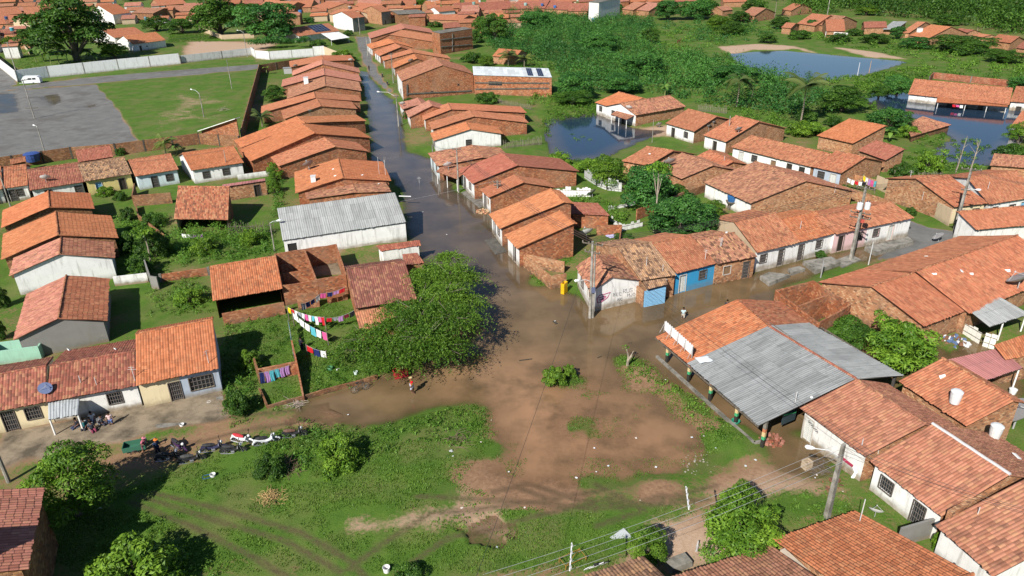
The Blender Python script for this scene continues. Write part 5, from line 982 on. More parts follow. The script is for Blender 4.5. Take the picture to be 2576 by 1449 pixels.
pole('F', "thin metal post left in front of the broad tiled house", (2064, 700), (2072, 652), .07, mat=paint((.3, .3, .3))); pole('G', "thin white post in the side street water", (2184, 668), (2196, 608), .06, mat=paint((.5, .5, .5)))
pole('H', "slim concrete pole in front of the big red roofed house", (1154, 484), (1151, 372), .12, ((-.2, 1.4, 0),)); pole('I', "concrete pole at the yellow board house", (1253, 526), (1254, 454), .12, ((-.3, 1.0, .3), (-.7, 1.0, .3))); pole('J', "leaning concrete pole by the ice blue porch", (1091, 420), (1088, 365), .12)
pole('K', "street pole on the right bank with a lamp arm over the water", (1003, 318), (995, 240), .13, ((-.2, 1.0, .2),), lamp=(3.6, 2.9, -.3)); pole('L', "slim pole in front of the brick hall", (990, 212), (984, 134), .13, ((-.3, 1.2, .2),)); pole('M', "far slim pole at the street bend", (926, 145), (920, 92), .13, ((-.2, 1.2, .2),))
pole('N', "lamp pole at the end of the white top wall", (623, 146), (611, 82), .12, lamp=(2.4, 2.6, 0)); pole('O', "bare thin pole in the far corner of the grass field", (584, 226), (573, 148), .10); pole('P', "lamp pole in the middle of the grass field", (514, 298), (501, 236), .11, lamp=(2.6, 2.5, 0)); pole('Q', "white footed pole on the edge of the sports court", (88, 302), (57, 200), .11, ((-.2, 2.6, 1.2), (-6.3, 2.6, .2))); pole('R', "grey pole beside the caravan at the left border", (49, 208), (18, 106), .14, ((-.2, 1.6, .1),))
pole('S', "pole with a white floodlight ball cluster on the court", (118, 400), (102, 318), .10, lamp=(.6, 2.6, 0)); pole('T', "wire pole of the lane between the left border houses", (28, 524), (2, 428), .10, ((-.2, .9, .3),)); pole('U', "thin white pole with wires before the brightest orange roof", (577, 452), (566, 378), .07); pole('V', "concrete pole in the shade left of the leafy roadside tree", (26, 1222), (-4, 1130), .15)
pole('W', "street lamp post by the ribbed shed's left corner", (692, 636), (690, 560), .08, lamp=(.8, .3, 0)); pole('X', "tall mast standing behind the mast house", (1828, 372), (1836, 292), .10); pole('Y', "thin pole by the dead tree in the middle pond", (1640, 362), (1636, 300), .05); pole('Z', "tall lattice pole at the wood's edge top right", (2080, 44), (2088, -10), .2, ((-.5, 2.0, 0),)); pole('AA', "lamp pole by the white cube house far up the street", (1098, 36), (1094, 6), .12, lamp=(2, 2.8, 0)); pole('AB', "pole by the balcony house", (906, 90), (902, 42), .13, ((-.4, 1.4, .3),))
pole('GB', "blue-white goal post leaning in the right pond, left", (2157, 190), (2163, 157), .07, mat=paint((.7, .7, .7)), group="posts in the pond"); pole('GC', "rusty goal post leaning in the right pond, right", (2186, 184), (2192, 153), .07, mat=paint((.5, .3, .15)), group="posts in the pond")
def cable(label, a, b, n=1, sep=.35, sag=1.0, col=(.03, .03, .03), r=.014, za=0, zb=0):
    (pa, ha), (pb, hb) = [POLES[k] if isinstance(k, str) else k for k in (a, b)]; A = V(pa.x, pa.y, ha+za); B = V(pb.x, pb.y, hb+zb); d = (B-A).normalized(); s = V(-d.y, d.x, 0)
    for i in range(n):
        o_ = s*((i-(n-1)/2)*sep); m = MB(); pts = []
        for k in range(15): f = k/14; q = A.lerp(B, f)+o_; q.z -= sag*4*f*(1-f); pts.append(q-A)
        m.tube(pts, r, 4); o = m.build("power_line", paint(col, .6)); o.location = A; tag(o, label, "power line", label)
P0 = lambda p, z: (G(p, z), z)
cable("four pale wires sweeping over the lower right grass", 'A', P0((1230, 1470), 7.4), 4, .45, .5, (.30, .31, .32), .011, -.6)
cable("dark wires from the crossing pole over the pavilion", 'B', P0((2200, 1150), 6.0), 2, .5, .5); cable("dark wires crossing the square to the near lamp", 'B', P0((1180, 1500), 8), 1, .4, .6, r=.012); cable("dark wires of the side street", 'D', 'E', 4, .4, .5, r=.018); cable("dark wires from the corner pole to the transformer", 'B', 'D', 4, .4, .7, r=.018)
cable("wires along the right bank of the street", 'B', 'I', 3, .4, .6, (.12, .07, .06), .022); cable("wires between the two right bank poles", 'I', 'H', 3, .4, .5, (.06, .05, .05), .02); cable("wires from the ice blue porch", 'H', 'J', 2, .4, .4); cable("wires over the flooded street", 'J', 'K', 2, .4, .5); cable("wires up to the brick hall", 'K', 'L', 2, .5, .6); cable("wires to the street bend", 'L', 'M', 2, .5, .6)
cable("wire slung from the shed lamp across the street", 'W', 'I', 1, .4, .4, (.3, .3, .3)); cable("wires over the left lane roofs", 'T', 'U', 2, .4, .6); cable("wires along the top road", 'R', 'N', 2, .5, 1.2); cable("wires past the lane corner to the right border", 'E', P0((2640, 470), 8), 3, .4, .4); cable("dark wire from the near right roof", 'A', P0((2640, 1300), 5.0), 2, .4, .4)
for p, l in (((1730, 1252), "upper right"), ((1437, 1400), "lower left")):
    q = G(p, 7.3); o = put("white spacer rod clipped across the pale wires, %s" % l, "wire spacer", "wire_spacer", q); m = MB(); m.bar((-.15, -.9, 0), (.1, .9, 0), .06); m.build("rod", paint((.75, .75, .75)), o); c = MB()
    for k in (-.7, -.25, .25, .7): c.box((k*.13, k, -.08), .1, .1, .16)
    c.build("clamps", paint((.4, .4, .4)), o)

# ------------------------------------------------------------------ motorcycles, bicycles, cart, caravan
def motorbike(cbody, cseat, dark=False):
    r = D.objects.new("motorcycle", None); COL.objects.link(r); M = paint(cbody, .3); K = paint((.02, .02, .02), .5); S = paint((.35, .35, .36), .3, .7)
    for x in (-.62, .63):
        t = MB(); t.tube([(x+.25*math.cos(a), 0, .29+.25*math.sin(a)) for a in np.linspace(0, 2*math.pi, 19)], .055, 7); w = t.build("wheel", K, r)
        q = MB(); q.tube([(x+.19*math.cos(a), 0, .29+.19*math.sin(a)) for a in np.linspace(0, 2*math.pi, 15)], .018, 5)
        for k in range(5): a = k*1.257; q.bar((x, 0, .29), (x+.19*math.cos(a), 0, .29+.19*math.sin(a)), .025)
        q.tube([(x, -.06, .29), (x, .06, .29)], .05, 8); q.build("rim", S, w)
    b = MB(); b.tube([(.50, 0, .92), (.30, 0, .55), (-.05, 0, .48), (-.40, 0, .62), (-.80, 0, .72)], [.07, .13, .12, .12, .06], 8); b.tube([(.52, -.16, .50), (.38, -.2, .72), (.42, -.1, .92)], [.05, .08, .05], 6); b.tube([(.52, .16, .50), (.38, .2, .72), (.42, .1, .92)], [.05, .08, .05], 6); b.build("body", M, r)
    s = MB(); s.tube([(.12, 0, .74), (-.15, 0, .78), (-.45, 0, .80), (-.70, 0, .84)], [.08, .13, .14, .07], 8); s.build("seat", paint(cseat, .6), r)
    f = MB()
    for y in (-.09, .09): f.tube([(.63, y, .29), (.47, y, .95)], .028, 6)
    f.build("fork", S, r); h = MB(); h.tube([(.40, -.36, 1.02), (.47, -.15, 1.0), (.47, .15, 1.0), (.40, .36, 1.02)], .02, 6); h.tube([(.40, -.36, 1.02), (.42, -.26, 1.16)], .014, 5); h.tube([(.40, .36, 1.02), (.42, .26, 1.16)], .014, 5)
    for y in (-.27, .27): h.box((.42, y, 1.15), .03, .13, .08)
    h.build("handlebar", K, r); e = MB(); e.tube([(.10, 0, .42), (-.12, 0, .36)], [.14, .16], 8); e.build("engine", S, r); x = MB(); x.tube([(.08, -.13, .28), (-.3, -.15, .27), (-.85, -.16, .36)], [.025, .04, .045], 7); x.build("exhaust", S, r)
    for x0, a0, a1 in ((.63, .5, 2.4), (-.62, .3, 2.9)):
        m = MB(); m.tube([(x0+.34*math.cos(a), 0, .29+.34*math.sin(a)) for a in np.linspace(a0, a1, 7)], .06, 5); m.build("mudguard", M if not dark else K, r)
    l = MB(); l.lathe((.56, 0, .86), [(.09, 0), (.1, .08), (.05, .14)], 9); l.build("headlight", paint((.7, .7, .68), .2), r)
    k = MB(); k.tube([(.0, .1, .25), (-.1, .25, .02)], .015, 5); k.build("stand", K, r); return r
RED, BLK, WHT, SIL = (.42, .02, .03), (.02, .02, .022), (.72, .73, .75), (.4, .41, .44)
for lab, p, rz, c, s in (("white motorcycle with a red seat at the head of the parked line", (613, 1119), -.25, WHT, RED), ("silver white scooter with a black seat, second in the parked line", (673, 1122), .35, (.6, .62, .65), BLK), ("brown seated dark motorcycle nearest the weeds at the line's right end", (742, 1104), .2, BLK, (.12, .06, .04)), ("black motorcycle tucked behind the red seated white one", (590, 1145), .1, BLK, BLK),
                        ("blue-black motorcycle in front of the middle of the line", (541, 1140), .25, (.03, .03, .07), BLK), ("black motorcycle with bright spokes in the tree shade", (487, 1168), .3, BLK, (.05, .05, .05)), ("dark motorcycle lost in the tree shadow, left end of the line", (428, 1163), .2, BLK, BLK), ("purple-black motorcycle standing crossways in the shade", (454, 1136), -.6, (.05, .02, .07), BLK)):
    o = motorbike(c, s, c == BLK); o.location = G(p); o.rotation_euler = (0, 0, rz); o.scale = (1.1,)*3; tag(o, lab, "motorcycle", "motorcycles parked along the muddy road")
for lab, p, rz in (("black motorcycle on the pavement far up the street, nearer", (975, 216), 1.8), ("dark motorcycle by the pale doorstep far up the street, farther", (962, 196), 1.6)):
    o = motorbike(BLK, BLK, True); o.location = G(p)+V(0, 0, .1); o.rotation_euler = (0, 0, rz); tag(o, lab, "motorcycle", "motorcycles far up the street")
def bicycle(label, p, rz, col, lean=.12, z=0, flat=False):
    o = put(label, "bicycle", "bicycle", G(p, z), rz); o.rotation_euler = (lean, 0, rz); F = paint(col, .4); K = paint((.025, .025, .025), .6)
    for x in (-.52, .52):
        t = MB(); t.tube([(x+.33*math.cos(a), 0, .35+.33*math.sin(a)) for a in np.linspace(0, 2*math.pi, 25)], .022, 6); w = t.build("wheel", K if not flat or x > 0 else F, o); s = MB()
        for k in range(10): a = k*.628; s.bar((x, 0, .35), (x+.32*math.cos(a), 0, .35+.32*math.sin(a)), .008)
        s.build("spokes", paint((.4, .4, .4)), w)
    f = MB()
    for a, b in (((-.52, 0, .35), (-.15, 0, .75)), ((-.52, 0, .35), (-.05, 0, .32)), ((-.05, 0, .32), (-.18, 0, .85)), ((-.05, 0, .32), (.36, 0, .78)), ((-.15, 0, .75), (.34, 0, .82)), ((.34, 0, .95), (.52, 0, .35))): f.tube([a, b], .022, 6)
    f.build("frame", F, o); h = MB(); h.tube([(.22, -.28, 1.0), (.34, -.1, .97), (.34, .1, .97), (.22, .28, 1.0)], .016, 6); h.build("handlebar", K, o); s = MB(); s.tube([(-.32, 0, .88), (-.12, 0, .89), (-.02, 0, .88)], [.09, .07, .03], 7); s.build("saddle", K, o); return o
bicycle("white bicycle laid among weeds beside the buff hut roof", (1497, 1428), .35, (.75, .75, .76), .5, .1, True); bicycle("dark bicycle leaning on the low brick kerb wall", (908, 985), .55, (.03, .03, .03), -.2)
cv = put("white box caravan parked at the corner of the top road", "caravan", "caravan", G((84, 212)), .22); b = MB(); W6, W2, W3 = 4.6, 2.1, 2.3
sec = [(-W6/2, .5), (W6/2, .5), (W6/2, 1.9), (W6/2-.5, W3), (-W6/2+.6, W3+.1), (-W6/2-.1, 1.5)]
b.poly([(x, -W2/2, z) for x, z in sec]); b.poly([(x, W2/2, z) for x, z in sec][::-1])
for i in range(6): (x0, z0), (x1, z1) = sec[i], sec[(i+1) % 6]; b.poly([(x0, -W2/2, z0), (x0, W2/2, z0), (x1, W2/2, z1), (x1, -W2/2, z1)])
b.build("body", paint((.72, .74, .75), .4), cv)
for x in (-.2, .9): m = MB(); m.box((x, -W2/2-.02, 1.45), .85, .06, .45); m.build("window", glassy(), cv)
for y in (-1.0, 1.0): m = MB(); m.tube([(.5, y-.1, .35), (.5, y+.1, .35)], .33, 12); m.build("wheel", paint((.03, .03, .03)), cv)
m = MB(); m.bar((-W6/2, 0, .5), (-W6/2-1.2, 0, .45), .12); m.box((-W6/2-1.1, 0, .2), .1, .1, .3); m.build("drawbar", paint((.5, .5, .5)), cv)
ct = put("green wooden handcart in the tree shade on the muddy road", "handcart", "handcart", G((345, 1140)), .3); b = MB()
for a, c, w_, h_ in (((-.8, -.45), (.8, -.45), .04, .4), ((-.8, .45), (.8, .45), .04, .4), ((-.8, -.45), (-.8, .45), .04, .4), ((.8, -.45), (.8, .45), .04, .4)): b.bar((*a, .75), (*c, .75), w_, h_)
b.box((0, 0, .52), 1.6, .9, .05); b.build("tray", paint((.04, .14, .09)), ct)
for y in (-.52, .52): m = MB(); m.tube([(.3*math.cos(a), y, .32+.3*math.sin(a)) for a in np.linspace(0, 6.283, 17)], .04, 6); m.bar((0, y, .04), (0, y, .6), .03); m.bar((-.28, y, .32), (.28, y, .32), .03); m.build("wheel", paint((.03, .03, .03)), ct)
m = MB(); m.tube([(.8, -.4, .6), (1.5, -.35, .95), (1.5, .35, .95), (.8, .4, .6)], .03, 6); m.build("handle", wood(.2), ct)
# ------------------------------------------------------------------ people and animals
SKIN = paint((.16, .075, .045), .6); SKIN2 = paint((.10, .048, .03), .6)
def skin(name, verts, edges, mat, parent, sub=1):
    me = D.meshes.new(name); me.from_pydata([v[:3] for v in verts], edges, []); me.materials.append(mat); o = D.objects.new(name, me); link(o, parent)
    sk_ = o.modifiers.new("skin", 'SKIN'); sk_.use_smooth_shade = True
    for i, v in enumerate(verts): me.skin_vertices[0].data[i].radius = (v[3], v[4] if len(v) > 4 else v[3]); me.skin_vertices[0].data[i].use_root = i == 0
    o.modifiers.new("sub", 'SUBSURF').levels = sub; o.modifiers["sub"].render_levels = sub; return o
def person(label, loc, rz, shirt, lower, hat=None, hair=(.01, .008, .007), pose='stand', long=False, skinm=None, s=1.0, dress=False, lean=0.0, group=None):
    r = put(label, "person", "person", loc, rz, group); r.scale = (s, s, s); S = skinm or SKIN
    sit = pose == 'sit'; hp = .45 if sit else .90; dy = -lean
    sh = hp+.50; J = dict(pel=(0, 0, hp), ch=(0, .01+dy*.5, hp+.30), nk=(0, .0+dy, sh+.06), hd=(0, -.02+dy, sh+.17), ht=(0, -.015+dy, sh+.26))
    v = [(*J['pel'], .13, .10), (*J['ch'], .15, .10), (*J['nk'], .055), (*J['hd'], .085, .095), (*J['ht'], .07)]; e = [(0, 1), (1, 2), (2, 3), (3, 4)]
    for k in (-1, 1):
        b = len(v); fw = -1
        if sit: kn, an, to = (k*.12, -.42, hp+.02), (k*.12, -.42, .08), (k*.12, -.56, .04)
        elif pose == 'walk': kn, an, to = (k*.10, -.14*k, .48), (k*.10, .02 if k < 0 else .20, .08), (k*.10, -.12 if k < 0 else .07, .04)
        else: kn, an, to = (k*.11, -.03, .48), (k*.11, .02, .08), (k*.11, -.13, .035)
        v += [(k*.10, 0, hp-.05, .095), (*kn, .062), (*an, .042), (*to, .04, .03)]; e += [(0, b), (b, b+1), (b+1, b+2), (b+2, b+3)]
        b = len(v); el = (k*.25, .04+dy*.7, hp+.20); ha = (k*.24, -.14+dy*.7, hp-.02) if pose != 'carry' else (k*.16, -.30, hp+.22)
        if sit: ha = (k*.16, -.26, hp+.10)
        v += [(k*.17, .01+dy*.9, sh-.03, .06), (*el, .045), (*ha, .034), (ha[0], ha[1]-.04, ha[2]-.09, .03, .02)]; e += [(1, b), (b, b+1), (b+1, b+2), (b+2, b+3)]
    skin("body", v, e, S, r)
    cv = [(0, 0, hp-.03, .16, .125), (0, .01+dy*.5, hp+.28, .175, .125), (0, 0+dy, sh, .10, .085)]; ce = [(0, 1), (1, 2)]
    for k in (-1, 1): b = len(cv); cv += [(k*.17, .01+dy*.9, sh-.04, .08), (k*.23, .03+dy*.8, sh-.22, .07)]; ce += [(1, b), (b, b+1)]
    skin("shirt", cv, ce, cloth(shirt), r)
    lv = [(0, 0, hp+.02, .155, .125)]; le = []
    for k in (-1, 1):
        b = len(lv); q = v[5 if k < 0 else 13]; kn = v[6 if k < 0 else 14]; an = v[7 if k < 0 else 15]; lv += [(q[0], q[1], q[2], .115), (kn[0], kn[1], kn[2]+(0.02 if not sit else 0), .085)]; le += [(0, b), (b, b+1)]
        if long: lv += [(an[0], an[1], an[2]+.05, .065)]; le += [(b+1, b+2)]
    skin("skirt" if dress else "trousers" if long else "shorts", lv, le, cloth(lower), r)
    h = MB(); hd = J['hd']
    h.lathe((hd[0], hd[1]+.015, hd[2]+.01), [(.098, 0), (.104, .05), (.085, .10), (.03, .125)], 10)
    if hat: h.lathe((hd[0], hd[1]-.03, hd[2]+.045), [(.16, -.005), (.16, .01), (.10, .02)], 12)
    h.build("cap" if hat else "hair", cloth(hat or hair), r, smooth=True)
    fc = MB()
    for k in (-1, 1): fc.box((k*.035, hd[1]-.088, hd[2]+.0), .022, .02, .012); fc.box((k*.092, hd[1], hd[2]-.03), .02, .04, .055)
    fc.box((0, hd[1]-.098, hd[2]-.04), .022, .03, .035); fc.box((0, hd[1]-.088, hd[2]-.07), .045, .015, .01); fc.build("face", SKIN2, r)
    return r
person("man in a red shirt, pale shorts and straw cap wading across the square", G((1038, 992), -.08), -1.25, (.60, .006, .03), (.42, .46, .55), hat=(.50, .38, .2), pose='walk', s=1.08)
person("person in a pale blue printed shirt wading away from the crossing", G((1717, 809), -.35), 3.0, (.45, .58, .62), (.45, .40, .34), pose='walk', s=.98); person("dark haired person half hidden behind the pavilion roof", G((1826, 790), -.3), 2.6, (.05, .05, .06), (.06, .06, .08), s=1.0)
person("person in dark clothes hanging washing in the yard", G((761, 886)), 2.6, (.02, .022, .035), (.03, .035, .06), pose='carry', long=True, skinm=SKIN2); person("person in black walking far up the street", G((929, 179), .1), .3, (.02, .02, .02), (.05, .05, .06), long=True, s=1.05, pose='walk')
person("person in a pink spotted shirt stooping over the green handcart", G((366, 1142)), 1.2, (.50, .14, .20), (.25, .10, .14), hat=(.55, .2, .25), pose='carry', lean=.25, s=1.0); person("person in dark blue with an orange cap beside the handcart", G((400, 1147)), 1.0, (.03, .05, .10), (.03, .03, .05), hat=(.7, .2, .04), lean=.1, long=True, s=1.0)
GP = "people gathered outside the white joined house"
person("boy in a white and red shirt and blue shorts standing by the group", G((283, 1076)), .4, (.68, .5, .5), (.10, .15, .32), pose='stand', s=.92, group=GP)
for lab, p, rz, c, l in (("long haired person in a white top seated by the wall", (236, 1066), .3, (.7, .7, .7), (.05, .07, .14)), ("person in black seated at the left of the group", (198, 1082), -.6, (.03, .03, .04), (.06, .07, .12)), ("person in teal seated in the middle of the group", (217, 1084), .2, (.03, .14, .16), (.04, .04, .05)), ("person in a maroon skirt seated in front of the group", (236, 1090), .8, (.05, .06, .08), (.22, .05, .09)), ("person in grey seated at the right of the group", (260, 1074), 1.2, (.2, .2, .22), (.05, .05, .07))):
    person(lab, G(p), rz, c, l, pose='sit', s=1.0, long=True, group=GP)
    st = put("plastic chair under the "+lab[:lab.index(' in ')]+" dressed "+lab[lab.index(' in ')+4:], "chair", "plastic_chair", G(p), rz, "plastic chairs outside the white joined house"); b = MB(); b.box((0, .02, .36), .42, .42, .04); b.build("seat", paint((.35, .36, .38)), st); b = MB(); b.box((0, .24, .38), .42, .04, .5); b.build("backrest", paint((.35, .36, .38)), st)
    for x in (-.18, .18):
        for y in (-.16, .2): b = MB(); b.box((x, y, -.05), .05, .05, .42); b.build("leg", paint((.35, .36, .38)), st)
def quadruped(label, cat, name, loc, rz, h, col, patch=None):
    r = put(label, cat, name, loc, rz); k = h; M = paint(col, .8)
    v = [(0, 0, .72*k, .15*k), (.32*k, 0, .72*k, .17*k), (-.34*k, 0, .70*k, .13*k), (.55*k, 0, .92*k, .09*k), (.70*k, 0, 1.08*k, .085*k), (.92*k, 0, 1.0*k, .05*k), (-.48*k, 0, .78*k, .05*k), (-.66*k, 0, .68*k, .03*k)]; e = [(0, 1), (0, 2), (1, 3), (3, 4), (4, 5), (2, 6), (6, 7)]
    for y in (-.1, .1):
        b = len(v); v += [(.34*k, y*k, .50*k, .07*k), (.34*k, y*k, .28*k, .04*k), (.35*k, y*k, .03*k, .035*k)]; e += [(1, b), (b, b+1), (b+1, b+2)]
        b = len(v); v += [(-.32*k, y*k, .50*k, .09*k), (-.44*k, y*k, .28*k, .04*k), (-.38*k, y*k, .03*k, .035*k)]; e += [(2, b), (b, b+1), (b+1, b+2)]
    skin("body", v, e, M, r); m = MB()
    for y in (-.05, .05): m.tube([(.66*k, y*k, 1.13*k), (.64*k, y*1.5*k, 1.26*k)], [.035*k, .008*k], 5)
    m.build("ears", M, r); return r
quadruped("small grey and white dog on the bare yard at the bottom", "dog", "dog", G((1752, 1390)), 1.2, .55, (.42, .40, .38)); quadruped("brown horse grazing beyond the thicket by the pond", "horse", "horse", G((1707, 110)), .5, 1.5, (.10, .035, .015)); quadruped("black dog beside the pole's wires at the bottom grass", "dog", "dog", G((1365, 1449)), .8, .5, (.02, .02, .02)) if False else None
# ------------------------------------------------------------------ washing lines
def wash(label, a, b, za, zb, cols, size=.75, sag=.25, posts=False, ng=None):
    A, B = G(a, za), G(b, zb); c = (A+B)/2; L = (B-A).length; r = put(label+" line", "clothesline", "clothesline", (c.x, c.y, 0)); o_ = Vector((c.x, c.y, 0)); m = MB(); pt = lambda f: A.lerp(B, f)-V(0, 0, sag*4*f*(1-f)); m.tube([pt(k/10)-o_ for k in range(11)], .012, 4); m.build("cord", paint((.4, .4, .4)), r)
    if posts:
        for q in (A, B): p = MB(); p.tube([(q.x-o_.x, q.y-o_.y, -.2), (q.x-o_.x, q.y-o_.y, q.z+.1)], .05, 7); p.build("post", wood(.22), r)
    d = (B-A).normalized(); n = V(-d.y, d.x, 0); N = len(cols)
    for i, (cn, cc) in enumerate(cols):
        f0, f1 = (i+.08)/N, (i+.92)/N; h = size*random.uniform(.75, 1.25); nx, nz = 6, 5; P = []; ph = random.uniform(0, 6)
        q0 = pt((f0+f1)/2)
        for j in range(nz+1):
            for k in range(nx+1):
                f = f0+(f1-f0)*k/nx; q = pt(f)-V(0, 0, h*j/nz*(1+.06*math.sin(k*2+ph)))+n*(.05*math.sin(k*1.9+ph)*j/nz+.02)+d*(.03*math.sin(j+ph)); P.append(q-q0)
        vv = np.array([tuple(q) for q in P]+[tuple(q+n*.012) for q in P]); ff = []; w = nx+1; T = w*(nz+1)
        for j in range(nz):
            for k in range(nx): a_ = j*w+k; ff += [[a_, a_+1, a_+w+1, a_+w], [T+a_+w, T+a_+w+1, T+a_+1, T+a_]]
        o = np_mesh("garment", vv, np.array(ff), cloth(cc), None, smooth=True); o.location = q0; tag(o, "%s garment, %s of %d on the %s line" % (cn, ('first', 'second', 'third', 'fourth', 'fifth', 'sixth', 'seventh', 'eighth', 'ninth', 'tenth', 'eleventh', 'twelfth')[i], N, label), "garment", "washing hung on lines")
wht, pnk, ylw, nvy, rd, aq, lil, gr_, mau, blk = (('white', (.72, .72, .72)), ('pink', (.62, .10, .28)), ('yellow', (.75, .55, .02)), ('navy', (.02, .03, .12)), ('red', (.5, .02, .03)), ('aqua', (.10, .42, .50)), ('lilac', (.42, .22, .48)), ('grey', (.28, .30, .33)), ('maroon', (.16, .02, .04)), ('black', (.02, .02, .025)))
wash("long upper drying yard", (722, 772), (816, 798), 2.0, 1.9, [ylw, rd, wht, gr_, wht, pnk, wht, aq, wht, pnk, rd], .75, .3, True); wash("lower drying yard", (735, 786), (822, 838), 1.9, 1.7, [wht, wht, wht, aq, wht, pnk], .8, .35, True); wash("right drying yard", (820, 800), (892, 780), 1.9, 2.1, [rd, gr_, lil, mau, blk], .5, .25)
wash("front drying yard", (770, 868), (820, 884), 1.3, 1.2, [rd, nvy, wht], .75, .15, True); wash("left edge drying yard", (724, 805), (738, 890), 1.8, 1.8, [aq, wht, aq, rd, aq, nvy], .6, .2); wash("shaded brick wall", (756, 765), (804, 740), 2.0, 2.1, [gr_, nvy, nvy, wht], .6, .2); wash("maroon house wall", (804, 738), (868, 722), 2.2, 2.2, [pnk, nvy, lil, rd], .5, .2)
wash("turquoise sheet wall", (650, 939), (728, 919), 1.5, 1.5, [nvy, lil, aq, aq, lil, lil], 1.0, .05); wash("yard behind the white row", (2132, 447), (2180, 458), 2.2, 2.2, [wht, wht, rd, wht, blk], .6, .2, True); wash("side yard behind the white row", (2172, 440), (2206, 456), 2.4, 2.2, [ylw, wht, lil, pnk, aq], .8, .2, True); wash("pink washing at the farmhouse porch", (2396, 262), (2424, 265), 1.2, 1.2, [rd, pnk, wht], .5, .05); wash("open shack front", (455, 588), (510, 590), 1.1, 1.1, [wht, wht, lil, lil], .5, .1)
# ------------------------------------------------------------------ odds and ends
def lump(label, cat, name, p, r, h, mat, n=40, size=.25, z=0, loc=None, parts='piece', seed=0):
    """heap of irregular pieces"""
    q = loc or G(p, z); m = MB(); rr = random.Random(seed+int(p[0]))
    for i in range(n):
        a = rr.uniform(0, 6.283); d = r*math.sqrt(rr.random()); hh = h*(1-d/r)*rr.random(); s = size*rr.uniform(.5, 1.3); m.box((d*math.cos(a), d*math.sin(a), hh-.05), s, s*rr.uniform(.4, 1), s*rr.uniform(.3, .8), rr.uniform(0, 3), i % (len(mat) if isinstance(mat, list) else 1), rr.uniform(.6, 1))
    o = m.build(name, mat); o.location = q; return tag(o, label, cat)
lump("heap of broken pink bricks at the pavilion kerb", "rubble", "brick_heap", (1942, 1108), .9, .5, [BR, paint((.34, .15, .11))], 60, .28); lump("pile of orange rubble tipped against the brick gabled house", "rubble", "rubble_pile", (1218, 532), 1.1, .55, [paint((.45, .22, .12)), paint((.5, .34, .2))], 70, .25); lump("pale rubble scatter in the lower right grass", "rubble", "rubble_patch", (1790, 1185), 2.3, .08, [paint((.36, .33, .28)), paint((.25, .21, .17))], 170, .11); lump("rubbish heap below the board fence", "rubbish", "rubbish_heap", (2400, 860), 1.3, .5, [paint((.65, .67, .7)), paint((.2, .1, .06)), paint((.1, .16, .3))], 70, .3); lump("pile of pinkish rubble at the mural wall", "rubble", "rubble_pile", (2098, 1222), .8, .3, [BR], 30, .25)
def twigs(label, p, r, h, n, col, name='brushwood_pile', cat='brushwood', l=.9):
    m = MB(); rr = random.Random(int(p[0]))
    for i in range(n):
        a, b = rr.uniform(0, 6.283), rr.uniform(0, 6.283); d = r*math.sqrt(rr.random()); c = V(d*math.cos(a), d*math.sin(a), h*rr.random()*(1-d/r*.7)); e = c+V(math.cos(b)*l, math.sin(b)*l, rr.uniform(-.2, .35))*rr.uniform(.5, 1.1); md = (c+e)/2+V(0, 0, .08); m.tube([c, md, e], [.022, .016, .008], 4)
    o = m.build(name, paint(col, .9)); o.location = G(p); return tag(o, label, cat)
twigs("tangle of cut brown branches among the roadside weeds", (730, 1186), 1.1, .8, 170, (.13, .085, .055)); twigs("dead brown twigs lying right of the weeds", (1135, 1112), 1.3, .4, 110, (.15, .10, .07)); twigs("heap of dry yellow straw on the grass", (682, 1262), .95, .6, 420, (.42, .28, .12), 'straw_heap', 'straw', .5); twigs("bleached twig heap in the drying plot", (745, 1018), .7, .25, 60, (.35, .28, .24)); twigs("cut branches left on the grass field", (562, 280), 1.6, .9, 80, (.34, .3, .24)); twigs("scrap wire and wood beside the near lamp pole", (2060, 1180), .9, .5, 60, (.12, .1, .08))
def can(label, p, r, h, col, cat='bucket', name='bucket', tilt=0, rz=0, loc=None):
    o = put(label, cat, name, loc or G(p)+V(0, 0, .05), rz); o.rotation_euler = (tilt, 0, rz); b = MB(); b.lathe((0, 0, 0), [(r*.8, 0), (r, h), (r*.92, h), (r*.72, .04), (0.001, .04)], 14); b.build("shell", paint(col, .45), o); b = MB(); b.tube([(r*math.cos(a), r*math.sin(a), h) for a in np.linspace(0, 6.283, 15)], .02, 5); b.build("rim", paint(tuple(q*.8 for q in col), .45), o)
can("white bucket standing beside the blue crate on the grass", (538, 1206), .2, .45, (.75, .75, .75)); can("white pot lying on its side by the leafy tree trunk", (252, 1277), .24, .6, (.7, .68, .62), 'pot', 'pot', 1.4, .5); can("green basin half sunk inside the pavilion flood", (1850, 1064), .35, .2, (.03, .28, .18), 'basin', 'basin'); can("white flower pot lying in the drying yard", (846, 934), .2, .35, (.75, .75, .72), 'pot', 'pot', 1.2, 1.0); can("green bin in the grass of the drying yard", (832, 936), .26, .5, (.08, .25, .12), 'bin', 'bin'); can("white jar near the feathery tree", (896, 945), .18, .4, (.6, .7, .68), 'jar', 'jar'); can("white tub on the terrace of the end house", (527, 1018), .15, .25, (.8, .8, .8)); can("white bin at the terrace edge", (460, 1078), .18, .4, (.75, .76, .76), 'bin', 'bin'); can("white plastic urn in the bush at the bottom", (974, 1446), .22, .6, (.78, .78, .78), 'urn', 'urn'); can("black tyre planter on the washing grass", (780, 863), .35, .2, (.03, .03, .03), 'basin', 'basin')
